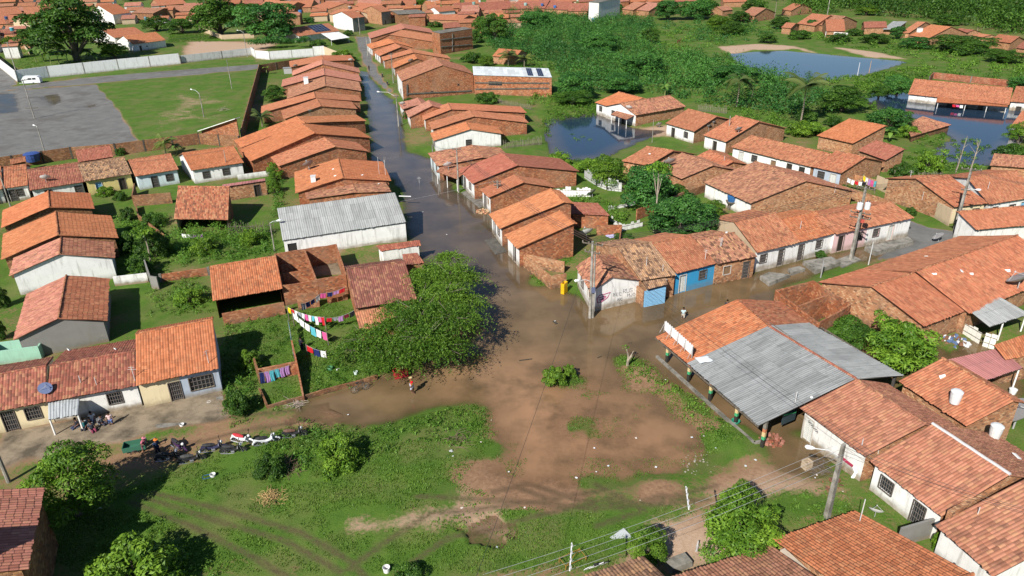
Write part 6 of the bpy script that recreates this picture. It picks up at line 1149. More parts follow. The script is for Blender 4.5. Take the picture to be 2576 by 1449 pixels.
def crate(label, p, col, sx=.6, sy=.4, sz=.35, rz=.3, n=1, cat='crate', name='crate'):
    for k in range(n):
        o = put(label, cat, name, G(p)+V(0, 0, .02+k*(sz+.02)), rz, None if n == 1 else label); b = MB()
        for i in range(3):
            z = sz*(i+.5)/3
            for y in (-sy/2, sy/2): b.bar((-sx/2, y, z), (sx/2, y, z), .03, sz/3*.75)
            for x in (-sx/2, sx/2): b.bar((x, -sy/2, z), (x, sy/2, z), .03, sz/3*.75)
        b.build("sides", paint(col, .5), o); b = MB(); b.box((0, 0, 0), sx, sy, .03); b.build("base", paint(tuple(q*.7 for q in col), .5), o)
crate("yellow crates stacked at the corner house door", (1419, 737), (.75, .45, .01), .8, .4, .42, 1.0, 3); crate("blue crate tipped on the grass by the white bucket", (523, 1208), (.02, .09, .32)); crate("red metal stall box under the feathery tree", (1008, 946), (.38, .03, .035), 1.2, .8, .7, .4, 1, 'stall', 'stall_box'); crate("painted bedside cupboard dumped in the flood by the mural", (2028, 1178), (.45, .36, .26), .6, .5, .7, .4, 1, 'cupboard', 'cupboard'); crate("green crate on the grass by the weeds", (914, 1199), (.02, .30, .16), .25, .2, .2)
def rag(label, p, s, col, rz=0, loc=None, name='plastic_bag', cat='litter', group=None):
    n = 5; P = []; rr = random.Random(int(p[0]*7+p[1])); 
    for j in range(n+1):
        for k in range(n+1): u, v_ = k/n-.5, j/n-.5; P.append((s*u*(1+.3*rr.random()), s*.8*v_*(1+.3*rr.random()), .05+.16*s*rr.random()*(1-2*max(abs(u), abs(v_)))+.02))
    P += [(x*.9, y*.9, -.02) for x, y, z in P]; T = (n+1)**2; F_ = []
    for j in range(n):
        for k in range(n): a = j*(n+1)+k; F_.append([a, a+1, a+n+2, a+n+1])
    o = np_mesh(name, np.array(P), np.array(F_), cloth(col)); o.location = loc or G(p)+V(0, 0, .06); o.rotation_euler = (0, 0, rz); tag(o, label, cat, group)
rag("white tarp crumpled over a bucket on the grass", (536, 1195), 1.2, (.72, .73, .74)); rag("grey white sheet of board lying in the tree's grass", (474, 1222), 1.1, (.62, .6, .58), .3, name='board_sheet'); rag("orange plastic scrap on the grass", (794, 1216), .6, (.75, .16, .05)); rag("white bag by the dead twigs", (1131, 1138), .5, (.72, .75, .8)); rag("blue-white cloth bag on the grass", (524, 1266), .35, (.5, .62, .66)); rag("white sign blown onto the pavilion sheets", (1770, 907), 1.0, (.7, .75, .8), .3, loc=hit((1770, 907))+V(0, 0, .05)); rag("pale blue cloth hanging behind the corner house", (1540, 598), 1.3, (.45, .45, .68), .5, loc=hit((1540, 594)))
rl_ = random.Random(4)
for i, p in enumerate(((1008, 1230), (1280, 1190), (660, 1192), (1495, 1130), (1378, 970), (1674, 958), (1530, 1175), (1770, 1100), (1740, 1103), (1320, 1280), (700, 1310), (1040, 1280), (850, 1320), (1162, 1281), (1330, 1340), (1710, 1308), (1735, 1325), (1250, 1380), (780, 1345), (480, 1316), (1600, 1105), (2050, 1205), (2054, 1198), (1124, 592), (1064, 535), (1396, 810), (1875, 1175), (1610, 1262), (1900, 1160), (1650, 1178), (1500, 1190), (1210, 1115), (1236, 1060), (876, 1046), (1140, 1150), (1095, 1235), (560, 1240), (935, 1395), (1660, 1360), (2020, 1265), (2105, 1275), (2120, 1240), (1450, 1205), (1800, 1130))):
    rag("small white scrap of litter on the ground, one of many", p, rl_.uniform(.07, .17), rl_.choice(((.72, .72, .72), (.6, .66, .68), (.7, .62, .55))), rl_.uniform(0, 3), group="white litter scraps")
for lab, a, b, r_ in (("long dark plank floating in the square", (1306, 907), (1338, 903), .06), ("short dark stick floating by the reeds", (1503, 900), (1513, 896), .05), ("dark stick floating near the dead tree", (1580, 863), (1590, 862), .05), ("small dark log drifting below the crossing", (1393, 808), (1400, 815), .12), ("white plank sticking out over the street from the shed", (1004, 493), (1034, 494), .09)):
    z = 1.6 if 'sticking' in lab else .03; A, B = G(a, z), G(b, z); m = MB(); m.bar((0, 0, 0), B-A, r_*2, r_); o = m.build("plank", paint((.72, .72, .72)) if z > 1 else wood(.08)); o.location = A; tag(o, lab, "plank")
q0, q1 = G((1671, 832), 2.85), G((1741, 897), 2.85); d = q1-q0; sc = put("white scalloped sign board standing on the pavilion's tiled eave", "sign board", "sign_board", q0); b = MB(); N = 14
for k in range(N):
    a = d*(k/N); c = d*((k+1)/N); b.poly([a+V(0, 0, .1), c+V(0, 0, .1), c+V(0, 0, .95), (a+c)/2+V(0, 0, 1.08), a+V(0, 0, .95)])
    b.poly([a+V(.05, .05, .1), a+V(.05, .05, .95), (a+c)/2+V(.05, .05, 1.08), c+V(.05, .05, .95), c+V(.05, .05, .1)])
b.build("board", paint((.78, .78, .79)), sc)
for k in range(5): b = MB(); a = d*(k/4); b.bar(a+V(-.03, -.03, -.1), a+V(-.03, -.03, 1.0), .05); b.bar(a+V(-.03, -.03, .8), a+V(-.5, -.4, .05), .03); b.build("brace", paint((.35, .34, .33)), sc)
o = put("yellow painted metal frame standing in the weeds at the bottom", "metal frame", "metal_frame", G((1440, 1420)), .5); b = MB()
for z in (.1, .8):
    for a, c in (((-1, -.5), (1, -.5)), ((1, -.5), (1, .5)), ((1, .5), (-1, .5)), ((-1, .5), (-1, -.5))): b.bar((*a, z), (*c, z), .03)
for x in (-1, 1):
    for y in (-.5, .5): b.bar((x, y, 0), (x, y, .9), .05)
b.bar((-1, -.5, .8), (1, .5, .8), .04); b.build("rails", paint((.36, .19, .04)), o); o.scale = (.75,)*3
c_ = V(.5, .66, .68); b = MB(); b.box((0, 0, 0), 2.0, 1.4, .04); b.box((-1.1, -.7, .02), 1.6, 1.0, .04, .3, 1); o = b.build("sheet_stack", [paint((.42, .45, .46)), wood(.3)]); o.location = G((1558, 1372))+V(0, 0, .15); o.rotation_euler = (R(8), R(-6), .6); tag(o, "grey metal sheet and board propped by the small bottom tree", "metal sheet")
b = MB(); b.box((0, 0, 0), 1.6, .9, .75, 0, 0, .9); o = b.build("planter_box", concrete(.3)); o.location = G((1705, 1432)); o.rotation_euler = (0, 0, .4); tag(o, "grey concrete block at the bottom roof's corner", "concrete block")
o = put("open pale green water basin behind the cream fronted house", "basin", "water_basin", (*G((58, 905))[:2], 0), .25); b = MB(); cc = plaster((.30, .52, .40), .5)
for a, c in (((-2, -.9), (2, -.9)), ((2, -.9), (2, .9)), ((2, .9), (-2, .9)), ((-2, .9), (-2, -.9))): b.bar((*a, .8), (*c, .8), .15, 1.8)
b.build("sides", cc, o); b = MB(); b.box((0, 0, .6), 3.9, 1.7, .1); b.build("floor", cc, o)
o = put("black and green painted menu board on the pavilion's end wall", "sign", "sign_board", G((1982, 1062), .8), .5); b = MB(); b.box((0, 0, 0), 1.5, .06, 1.2); b.build("panel", paint((.03, .05, .06)), o); b = MB(); b.bar((-.7, -.05, .95), (.7, -.05, .75), .03, .1); b.build("stripe", paint((.05, .4, .15)), o)
o = put("yellow board fixed beside the brick gabled house's door", "sign", "sign_board", G((1231, 512), .5), -.95); b = MB(); b.box((0, 0, 0), .9, .06, 1.3); b.build("panel", paint((.75, .55, .01)), o); b = MB(); b.box((0, .05, 0), .96, .03, 1.36); b.build("frame", paint((.3, .28, .25)), o)
ov = on_roof_corners = [v.co.copy()+Vector(wr2.location) for v in [c for c in wr2.children if c.name.startswith('roof')][0].data.vertices][-4:]
bl = lambda u, v_: ov[0].lerp(ov[1], u).lerp(ov[3].lerp(ov[2], u), v_)+V(0, 0, .16)-Vector(wr2.location)
for u0 in (.70, .83):
    m = MB(); W_ = (ov[1]-ov[0]).length; m.poly([bl(u0, .08), bl(u0+.07, .08), bl(u0+.07, .9), bl(u0, .9)], 0, [(0, 0), (3, 0), (3, 10), (0, 10)]); m.build("solar_panel", solar(), wr2)
rc = [c for c in sp.children if c.name.startswith('roof')][0].data.vertices; ov2 = [v.co.copy() for v in rc][-4:]; b2_ = lambda u, v_: ov2[0].lerp(ov2[1], u).lerp(ov2[3].lerp(ov2[2], u), v_)+V(0, 0, .14)
m = MB(); m.poly([b2_(.45, .15), b2_(.82, .15), b2_(.82, .95), b2_(.45, .95)], 0, [(0, 0), (5, 0), (5, 6), (0, 6)]); m.build("solar_panel", solar(), sp)
# writing scrawled on the corner house and bands on the mural wall
def paint_on(owner, name, lines, col, r):
    """brush strokes: pixel polylines laid a few millimetres proud of the wall they fall on"""
    w = [o for o in D.objects if str(o.get('label', '')).startswith(owner)][0]; off = Vector(w.location)
    for ln in lines:
        pts = []; m = MB()
        for p in ln:
            ok, loc, nrm, *_ = SC.ray_cast(_dg, CAMP, ray(p).normalized())
            if ok: pts.append(loc-off+(nrm if nrm.dot(ray(p)) < 0 else -nrm)*.012)
        if len(pts) > 1: m.tube(pts, r, 4); m.build(name, paint(col, .8), w)
CHW = "white corner house with scribbled wall"
def glyphs(x, y, w, h, dy, seq):
    G_ = dict(R=[[(0, 1), (0, 0), (.8, .1), (.7, .45), (0, .5), (.9, 1)]], U=[[(0, 0), (.1, 1), (.8, .9), (.8, 0)]], S=[[(.9, .1), (.2, 0), (.1, .4), (.8, .6), (.7, 1), (0, .9)]], M=[[(0, 1), (.1, 0), (.45, .6), (.8, 0), (.9, 1)]], J=[[(.7, 0), (.7, .8), (.4, 1), (.1, .8)]], O=[[(.4, 0), (0, .5), (.4, 1), (.9, .5), (.4, 0)]], E=[[(.8, 0), (0, 0), (0, .5), (.6, .5), (0, .5), (0, 1), (.8, 1)]], B=[[(0, 0), (0, 1), (.7, .8), (.2, .5), (.6, .2), (0, 0)]], A=[[(0, 1), (.4, 0), (.8, 1)], [(.2, .6), (.6, .6)]], C=[[(.9, .1), (.2, 0), (0, .6), (.3, 1), (.9, .9)]], K=[[(0, 0), (0, 1)], [(.8, 0), (0, .5), (.8, 1)]])
    out = []
    for i, ch in enumerate(seq): out += [[(x+(i+u)*w*1.15, y+dy*i+v*h) for u, v in st] for st in G_.get(ch, [])]
    return out
paint_on(CHW, "graffiti", glyphs(1568, 727, 7, 10, -1.2, "RUS")+glyphs(1578, 738, 6, 8, -1.0, "MJO")+glyphs(1543, 738, 6, 7, -1.0, "BEC")+glyphs(1552, 750, 6, 7, -1.0, "AK"), (.06, .06, .07), .022)
paint_on(CHW, "graffiti", [[(1502, 752), (1508, 743), (1520, 740), (1535, 735), (1528, 748), (1512, 760), (1503, 762), (1502, 752)], [(1506, 750), (1522, 744)], [(1507, 755), (1520, 749)], [(1510, 758), (1524, 745)]], (.35, .05, .14), .05)
MUR = "lower right house with a mural wall"
paint_on(MUR, "mural", [[(2110, 1143), (2128, 1158), (2146, 1172)], [(2112, 1147), (2128, 1161), (2145, 1174)]], (.25, .01, .04), .09); paint_on(MUR, "mural", [[(2147, 1174), (2153, 1188), (2143, 1202)], [(2150, 1174), (2156, 1188), (2146, 1202)]], (.8, .8, .8), .08)
paint_on(MUR, "lettering", [[(2034+q, 1059+q*1.25+k), (2037+q, 1058+q*1.25+k)] for k in (0, 4) for q in range(0, 24, 3)], (.05, .05, .06), .03)

def wall_bands(owner, name, segs, mat, w):
    """concrete ribs set proud of the wall they are seen on"""
    h_ = [o for o in D.objects if str(o.get('label', '')).startswith(owner)][0]; off = Vector(h_.location); wp = [c for c in h_.children if c.name.startswith('wall')][0].data.vertices
    for a, b in segs:
        q = []
        for p in (a, b):
            ok, loc, nrm, *_ = SC.ray_cast(_dg, CAMP, ray(p).normalized())
            if ok and abs(nrm.z) < .3: q.append(loc-off+(nrm if nrm.dot(ray(p)) < 0 else -nrm)*.02)
        if len(q) == 2: m = MB(); m.bar(q[0], q[1], w); m.build(name, mat, h_)
CD = concrete(.12)
wall_bands("large bare brick hall", "pillar", [((1024, 212), (1024, 240)), ((1084, 190), (1084, 252)), ((1150, 192), (1150, 254)), ((1184, 194), (1186, 256))], CD, .35); wall_bands("large bare brick hall", "beam", [((1026, 236), (1186, 228))], CD, .3)
wall_bands("brick annexe of the hall", "pillar", [((1235, 197), (1236, 244)), ((1298, 199), (1299, 246)), ((1362, 200), (1362, 248))], CD, .35); wall_bands("brick annexe of the hall", "beam", [((1196, 224), (1382, 222)), ((1196, 208), (1382, 209))], CD, .28)
wall_bands("tall bare brick block", "beam", [((1109, 100), (1184, 92)), ((1109, 118), (1184, 112))], concrete(.22), .3); wall_bands("tall bare brick block", "pillar", [((1138, 84), (1138, 128)), ((1164, 82), (1164, 128))], concrete(.22), .3)
# ------------------------------------------------------------------ vegetation
LD = leaf((.024, .072, .009), (.078, .170, .018)); LL = leaf((.055, .132, .010), (.175, .30, .026)); LB = leaf((.026, .098, .020), (.080, .215, .036)); LG = leaf((.055, .138, .013), (.145, .275, .032), .3); LS = leaf((.10, .12, .045), (.20, .20, .085), .3)
def leaves(cen, nrm, size, asp=.45, fold=.18):
    """one bent diamond-shaped leaf per centre"""
    n = len(cen); nrm = nrm/np.linalg.norm(nrm, axis=1, keepdims=True).clip(1e-6); r = rng.normal(size=(n, 3)); d = np.cross(nrm, r); d /= np.linalg.norm(d, axis=1, keepdims=True).clip(1e-6)
    d[:, 2] -= .25; s = np.cross(nrm, d); s /= np.linalg.norm(s, axis=1, keepdims=True).clip(1e-6); sz = (size*rng.uniform(.6, 1.3, n))[:, None]
    a = cen-d*sz*.5; b = cen+s*sz*asp*.5+nrm*sz*fold*.3; c = cen+d*sz*.5-nrm*sz*fold*.5; e = cen-s*sz*asp*.5+nrm*sz*fold*.3
    return np.stack([a, b, c, e], 1).reshape(-1, 3), np.arange(n*4).reshape(n, 4)
def dome(c, r, h, n, up=.4, rmin=.55, lo=-.35):
    """n points and normals in the outer shell of a clump"""
    v = rng.normal(size=(n, 3)); v /= np.linalg.norm(v, axis=1, keepdims=True); v[:, 2] = np.where(v[:, 2] < lo, -v[:, 2], v[:, 2]); q = rng.uniform(rmin, 1.0, n)[:, None]**.6
    p = v*q*np.array([r, r, h])+c; nn = v+rng.normal(size=(n, 3))*.55; nn[:, 2] += up; return p, nn
def join(parts): return np.concatenate(parts) if parts else np.zeros((0, 3))
def crown_mesh(name, clumps, mat, per, size, asp=.45, up=.4, parent=None, rmin=.55):
    P, N, A = [], [], []
    for (x, y, z, r, h) in clumps:
        n = max(12, int(per*r*r)); p, nn = dome(np.array([x, y, z]), r, h, n, up, rmin); P.append(p); N.append(nn); A.append(np.clip(rng.normal(rng.uniform(.02, .85), .28, n), 0, 1))
    v, f = leaves(join(P), join(N), size, asp); return np_mesh(name, v, f, mat, parent, dict(rnd=np.repeat(np.concatenate(A), 4)))
def bough(mb, a, b, r0, r1):
    a, b = Vector(a), Vector(b); m = a.lerp(b, .5)+V(random.uniform(-.2, .2), random.uniform(-.2, .2), .1); mb.tube([a, m, b], [r0, (r0+r1)/2, r1], 7)
def proto_tree(mat, per, size, n, Rr, Hh, trunk, flat=.75, asp=.45, bark=.16, seed=0, up=.4, open_=0.0):
    """prototype broad tree: crown radius Rr, total height Hh"""
    random.seed(seed); r = D.objects.new("tree", None); COL.objects.link(r); cl = []; cz = trunk+(Hh-trunk)*.5; hh = (Hh-trunk)*.5; mb = MB(); mb.tube([(0, 0, -.3), (.08, .04, max(.4, trunk*.6)), (.1, -.05, cz)], [.05*Hh, .04*Hh, .025*Hh], 8)
    H_ = Hh-trunk; cz = trunk+H_*.46; a0 = random.uniform(0, 6.283)
    for i in range(n):
        z = 1-1.72*(i+.5)/n; k = math.sqrt(max(0, 1-z*z)); t = a0+i*2.39996+random.uniform(-.3, .3); j = random.uniform(.62, 1.06); q = (Rr*.70*k*j*math.cos(t), Rr*.70*k*j*math.sin(t), cz+H_*.36*z*j+random.uniform(-.15, .15)); cr = Rr*random.uniform(.24, .38); cl.append((*q, cr, cr*flat))
        if i % 2 == 0: e = random.uniform(1.15, 1.4); c2 = Rr*random.uniform(.10, .2); cl.append((q[0]*e, q[1]*e, cz+(q[2]-cz)*e, c2, c2*.8))
        if i % 3 == 0: bough(mb, (.05, 0, max(.5, trunk*.7)), q, .018*Hh, .006*Hh)
    mb.build("trunk", wood(bark), r); crown_mesh("crown", cl, mat, per, size, asp, up, r); return r
_used = set()
TK = dict(round=[proto_tree(LD, 420, .26, 22, 3, 6, .1, seed=s) for s in (1, 2)], dense=[proto_tree(LB, 420, .27, 24, 3, 6, -.5, .8, seed=s) for s in (3, 4)], light=[proto_tree(LL, 400, .25, 22, 3, 5.5, .2, seed=s, asp=.36) for s in (5,)],
          mango=[proto_tree(LL, 360, .34, 22, 3, 5.5, -.5, .8, .34, seed=8)], bush=[proto_tree(LD, 330, .32, 16, 3, 4, -.7, .75, seed=s) for s in (6, 7)], lbush=[proto_tree(LL, 330, .32, 16, 3, 4, -.7, .75, seed=9)])
def measure(x0, x1, yt, yb):
    b = G(((x0+x1)/2, yb), 0); dpt = (b-CAMP).dot(_fw); w = (x1-x0)*dpt/CF; h = max(.4, up_at(b, ((x0+x1)/2, yt))); return b, w, h
def tree(kind, label, x0, x1, yt, yb, name='tree', cat='tree', group=None, squash=.92, tint=None, hk=1.0):
    b, w, h = measure(x0, x1, yt, yb); pr = random.choice(TK[kind]); o = pr if pr not in _used else copy_tree(pr); _used.add(pr)
    bb = TK_SIZE[kind]; h = max(h*squash, .6)*hk; o.name = name; o.location = (b.x, b.y, max(-.2, 0)); s = w/bb[0]; o.scale = (s, s, h/bb[1]); o.rotation_euler = (0, 0, random.uniform(0, 6.28)); tag(o, label, cat, group)
    for c in o.children:
        if c.name.startswith('crown'): c.color = (*(tint or [random.uniform(.85, 1.15)]*3), 1)
    return o
TK_SIZE = dict(round=(5.6, 6.0), dense=(5.6, 6.0), light=(5.6, 5.6), mango=(5.6, 5.6), bush=(5.6, 4.3), lbush=(5.6, 4.3))
random.seed(21)
for a in (('round', "huge dark mango tree towering over the white wall, top left", 96, 300, -45, 156), ('round', "lower dark lobe of trees left of the huge mango", 62, 168, 40, 140), ('light', "pale green tree at the right foot of the huge mango", 250, 332, 96, 150), ('round', "round dark tree, left of two behind the empty lot", 360, 432, 32, 80), ('round', "round dark tree, right of two behind the empty lot", 418, 500, 36, 86),
          ('round', "wide spreading dark tree above the empty lot, left half", 480, 632, -34, 94), ('dense', "wide spreading dark tree above the empty lot, right half", 600, 762, -26, 108), ('lbush', "leafy light bush at the end of the gate wall", 832, 900, 112, 158), ('bush', "dark shrub before the two storey balcony house", 862, 890, 68, 92), ('bush', "green shrub under the white porch sheet house", 780, 825, 92, 120),
          ('round', "tall dark tree at the head of the thicket", 1208, 1282, 20, 105), ('dense', "dark tree among the roofs above the thicket", 1536, 1570, 2, 32), ('dense', "dark clump of trees above the thicket, left", 1640, 1720, -14, 52), ('dense', "dark clump of trees above the thicket, right", 1700, 1800, -12, 50), ('light', "lone green tree by the horse meadow", 1768, 1850, 32, 76), ('round', "broad tree in the thicket's right edge", 1610, 1660, 60, 112),
          ('dense', "shadowy tree against the brick annexe wall", 1386, 1500, 160, 252), ('round', "scrub tree in the water by the brick annexe", 1395, 1490, 218, 268), ('bush', "bush with bare spots by the far side roof shed", 1160, 1222, 118, 160), ('light', "light tree among bushes behind the brick hall", 1200, 1246, 134, 168), ('bush', "round bush beside the low red roof", 1076, 1118, 48, 70), ('lbush', "yellow green bush behind the gabled house", 1166, 1190, 20, 52),
          ('dense', "rounded dark bush standing in the right flood", 2172, 2284, 256, 336), ('lbush', "bright bush below the coconut palm", 1967, 2080, 292, 342), ('bush', "dark bush between the palm and the flooded bush", 2072, 2122, 276, 322), ('round', "broad dull green tree by the flooded inlet", 2050, 2180, 204, 284), ('dense', "deep green tree on the farmhouse's left bank", 2218, 2292, 178, 240), ('round', "bush island at the farmhouse inlet", 2180, 2240, 205, 248),
          ('light', "tree with yellowish leaves in the sheet fenced yard", 1472, 1584, 376, 474), ('dense', "tall dark tree right of the sheet fence", 1556, 1704, 380, 528), ('dense', "big dark tree filling the weedy yard", 1616, 1806, 470, 600), ('bush', "dark shrub rising beside the white planks", 1592, 1660, 452, 520), ('light', "sunlit bush by the blue water tank", 1760, 1826, 492, 556), ('bush', "brown dying shrub against the brick wall", 1672, 1742, 452, 500), ('bush', "round dark bush by the papaya stem house", 2178, 2234, 392, 428), ('lbush', "reedy light bush in the right marsh", 2290, 2370, 358, 440), ('bush', "mixed bush behind the brick gable, marsh edge", 2240, 2310, 395, 450),
          ('bush', "bushes at the farmhouse's front corner, right border", 2500, 2600, 345, 410), ('mango', "glossy mango tree behind the pavilion's grey roof", 2150, 2345, 768, 925), ('round', "dull feathery bush beside the mango tree", 2066, 2192, 792, 872), ('light', "leafy tree shading the motorcycles, lower left", 78, 330, 1076, 1304), ('light', "twin crowned tree under the pale wires, upper crown", 1790, 1905, 1188, 1330), ('light', "twin crowned tree under the pale wires, broad crown", 1738, 1972, 1236, 1412), ('light', "small bright tree at the bottom beside the metal sheet", 1566, 1688, 1322, 1418),
          ('round', "small yard tree left of the street row", 662, 722, 206, 258), ('light', "light leaved tree in the yard by the wide orange house", 670, 716, 410, 460), ('round', "yard tree tangled with vines by the left lane", 352, 436, 560, 652), ('bush', "bush under the vines of the left lane", 318, 392, 620, 690), ('bush', "yard shrub behind the stepped roof", 305, 345, 505, 560), ('lbush', "yellow green bush before the yellow house", 240, 292, 458, 496), ('bush', "small dark bush by the yellow house's door", 288, 326, 470, 508), ('bush', "dark bush on the court wall", 288, 318, 362, 394),
          ('lbush', "bright bush mound in the bottom left grass", 240, 486, 1320, 1480), ('lbush', "yellow flowered weeds bush by the motorcycles", 796, 925, 1080, 1172), ('bush', "leafy bush left of the yellow flowered weeds", 640, 730, 1130, 1200), ('lbush', "small leafy island bush in the square, left", 1358, 1424, 908, 968), ('lbush', "small leafy island bush in the square, right", 1410, 1450, 906, 950), ('bush', "potted plant on the doorstep of the white row", 2046, 2080, 624, 652), ('bush', "clipped garden bush in the yard behind the white row", 2108, 2138, 460, 482), ('bush', "small garden bush second in the same yard", 2134, 2152, 470, 486), ('bush', "shrub at the foot of the sand rendered wall", 2276, 2306, 512, 546), ('lbush', "creeper on the grey wall, lower right", 2336, 2362, 1310, 1386), ('lbush', "light green bush on the lower right wall's end", 2470, 2600, 1408, 1470), ('bush', "weed bush by the urn at the bottom", 980, 1070, 1412, 1470), ('bush', "bush by the pole and shed on the right bank", 1012, 1036, 268, 300), ('bush', "green bush at the hall's street corner", 1016, 1050, 240, 262), ('bush', "creeper bush on the annexe wall", 1194, 1262, 222, 262), ('light', "loose bush at the marsh's right border", 2520, 2600, 300, 360), ('dense', "dark tree at the far right row", 2020, 2070, 40, 78), ('bush', "pale bush among the far right row", 2130, 2176, 64, 92), ('dense', "leafy tree between far right row roofs", 2232, 2280, 56, 100), ('round', "bush mass covering the far right row's middle", 2340, 2490, 78, 132), ('round', "dark tree left of the far right row", 1932, 1990, 34, 74)):
    tree(*a, name='bush' if 'bush' in a[1] or 'shrub' in a[1] else 'tree', cat='bush' if 'bush' in a[1] or 'shrub' in a[1] or 'plant' in a[1] else 'tree')
random.seed(77)
for i, (x, y, w, h) in enumerate(((28, 120, 50, 34), (210, 20, 60, 34), (560, 14, 70, 30), (640, 40, 60, 40), (700, 12, 50, 28), (940, 8, 40, 26), (1060, 18, 40, 26), (1130, 40, 40, 30), (1260, 30, 40, 32), (1340, 46, 50, 22), (1440, 50, 40, 18), (830, 6, 50, 28), (330, 4, 50, 26), (450, 2, 40, 24), (780, 60, 30, 22), (1215, 92, 60, 60), (1190, 110, 50, 46), (1900, 28, 70, 40), (1860, 58, 60, 36), (1780, 24, 60, 36), (1840, 90, 70, 44), (1930, 110, 50, 30), (2010, 100, 60, 34), (2110, 108, 60, 30), (2200, 112, 70, 34), (2300, 124, 80, 40), (2420, 140, 80, 44), (2520, 160, 90, 44), (2180, 40, 70, 34), (2380, 64, 80, 40))):
    tree(random.choice(('round', 'dense', 'light', 'bush')), "leafy town tree between the far roofs, one of many", x-w/2, x+w/2, y-h, y, group="trees scattered among the far roofs")
for lab, x0, x1, yt, yb in (("thicket's tallest shrub by the tower", 1300, 1400, 20, 72), ("shrub mound in the middle of the thicket", 1450, 1560, 70, 130), ("dark shrub mound low in the thicket", 1560, 1680, 120, 190), ("shrub mound by the far corner of the big pond", 1780, 1900, 150, 216), ("shrub mound hanging over the middle pond", 1500, 1620, 170, 236)): tree('dense', lab, x0, x1, yt, yb, name='bush', cat='bush')
for lab, k, x0, x1, yt, yb in (("dark shrub filling the yard beside the middle gabled house", 'bush', 296, 352, 560, 640), ("leafy shrub at the shack's left corner", 'lbush', 400, 440, 580, 640), ("shrub against the old yard wall", 'bush', 360, 420, 520, 575), ("vine covered bush at the stick fence, right", 'lbush', 600, 660, 560, 620), ("vine covered bush at the stick fence, left", 'lbush', 480, 560, 580, 640), ("grassy bush in the plot by the grey gabled house", 'lbush', 440, 520, 710, 770), ("bush along the grey-blue end wall", 'bush', 568, 640, 960, 1050), ("tall weed bush on the bank by the drying plot", 'lbush', 600, 660, 860, 930), ("low bush in the picket fenced yard", 'lbush', 1420, 1490, 505, 560), ("bush beside the curved planks", 'bush', 1540, 1600, 580, 612), ("bush between the pond and the mottled roofs", 'lbush', 1440, 1530, 388, 440), ("reed bush at the pond's near shore", 'lbush', 1372, 1440, 372, 420), ("bush under the coconut palm, right", 'bush', 2000, 2060, 260, 310), ("bush beside the collapsed tile roof", 'lbush', 2250, 2310, 300, 350), ("creeper on the collapsed tile roof", 'bush', 2300, 2350, 290, 325), ("tree at the farmhouse wall's right end", 'dense', 2530, 2620, 180, 235), ("bush below the mango tree in the water", 'bush', 2200, 2300, 870, 930), ("bush by the left lane corner of the white gabled house", 'bush', -10, 30, 690, 780), ("dark bush against the left border lane", 'bush', -10, 24, 780, 860), ("sapling in the yard behind the maroon outhouse", 'light', 672, 712, 440, 490)): tree(k, lab, x0, x1, yt, yb, name='bush', cat='bush')
# hedge behind the white wall
cl = []; b0, b1 = G((640, 128)), G((782, 122))
for i in range(26): q = b0.lerp(b1, rng.random())+V(rng.uniform(-1, 1), rng.uniform(-1, 5), 0); cl.append((q.x, q.y, rng.uniform(2.2, 3.6), rng.uniform(1.4, 2.2), rng.uniform(1.0, 1.5)))
tag(crown_mesh("hedge", cl, LB, 60, .5), "dense clipped green hedge behind the white garden wall", "hedge")
# ---- feathery tree by the square: many drooping fine sprays on spreading limbs
ft = thing('feathery_tree', "large feathery green tree overhanging the flooded square", 'tree', tuple(G((1040, 905)))); o_ = Vector(ft.location); o_.z = 0
def fq(p, z): return G(p, z)-o_
mb = MB(); base = V(0, 0, -.3); tips = []
lobes = [((1130, 690), 3.9, 2.3), ((1120, 740), 4.2, 2.3), ((1160, 760), 3.4, 2.0), ((1080, 690), 3.8, 2.0), ((1140, 800), 4.2, 2.4), ((1060, 790), 4.4, 2.4), ((990, 830), 3.8, 2.3), ((920, 850), 2.8, 1.9), ((1070, 850), 3.8, 2.4), ((960, 890), 2.4, 2.0), ((1020, 890), 2.6, 2.0), ((1110, 870), 3.0, 2.1), ((1165, 700), 3.2, 1.8), ((880, 880), 1.6, 1.4), ((1010, 780), 3.6, 1.9), ((1135, 650), 3.4, 1.7)]
for p, z, r in lobes:
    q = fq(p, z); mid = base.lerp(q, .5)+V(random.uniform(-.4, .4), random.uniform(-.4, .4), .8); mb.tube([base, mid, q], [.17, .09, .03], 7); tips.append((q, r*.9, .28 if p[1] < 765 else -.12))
    for k in range(11): e = q+V(random.uniform(-1, 1)*r, random.uniform(-1, 1)*r, random.uniform(-.2, .5)*r); mb.tube([q.lerp(mid, .4), q, e], [.04, .025, .01], 5)
mb.build("limbs", wood(.26), ft); P, N, A = [], [], []
for q, r, bs in tips:
    for s in range(int(165*r*r/3)):
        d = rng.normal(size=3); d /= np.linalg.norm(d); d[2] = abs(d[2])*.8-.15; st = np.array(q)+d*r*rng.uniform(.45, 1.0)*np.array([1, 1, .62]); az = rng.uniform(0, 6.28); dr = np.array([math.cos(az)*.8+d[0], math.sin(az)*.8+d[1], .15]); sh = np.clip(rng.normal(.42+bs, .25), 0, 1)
        t = np.linspace(0, 1, 20)[:, None]; L = rng.uniform(.7, 1.9); c = st+dr*t*L*.8-np.array([0, 0, 1])*(t**2)*L*.6+rng.normal(size=(20, 3))*.07; P.append(c); nn = rng.normal(size=(20, 3))*.7; nn[:, 2] += .8; N.append(nn); A.append(np.clip(sh+rng.normal(0, .12, 20), 0, 1))
v, f = leaves(join(P), join(N), .24, .34); np_mesh("crown", v, f, leaf((.050, .125, .012), (.160, .285, .030), .35), ft, dict(rnd=np.repeat(np.concatenate(A), 4)))
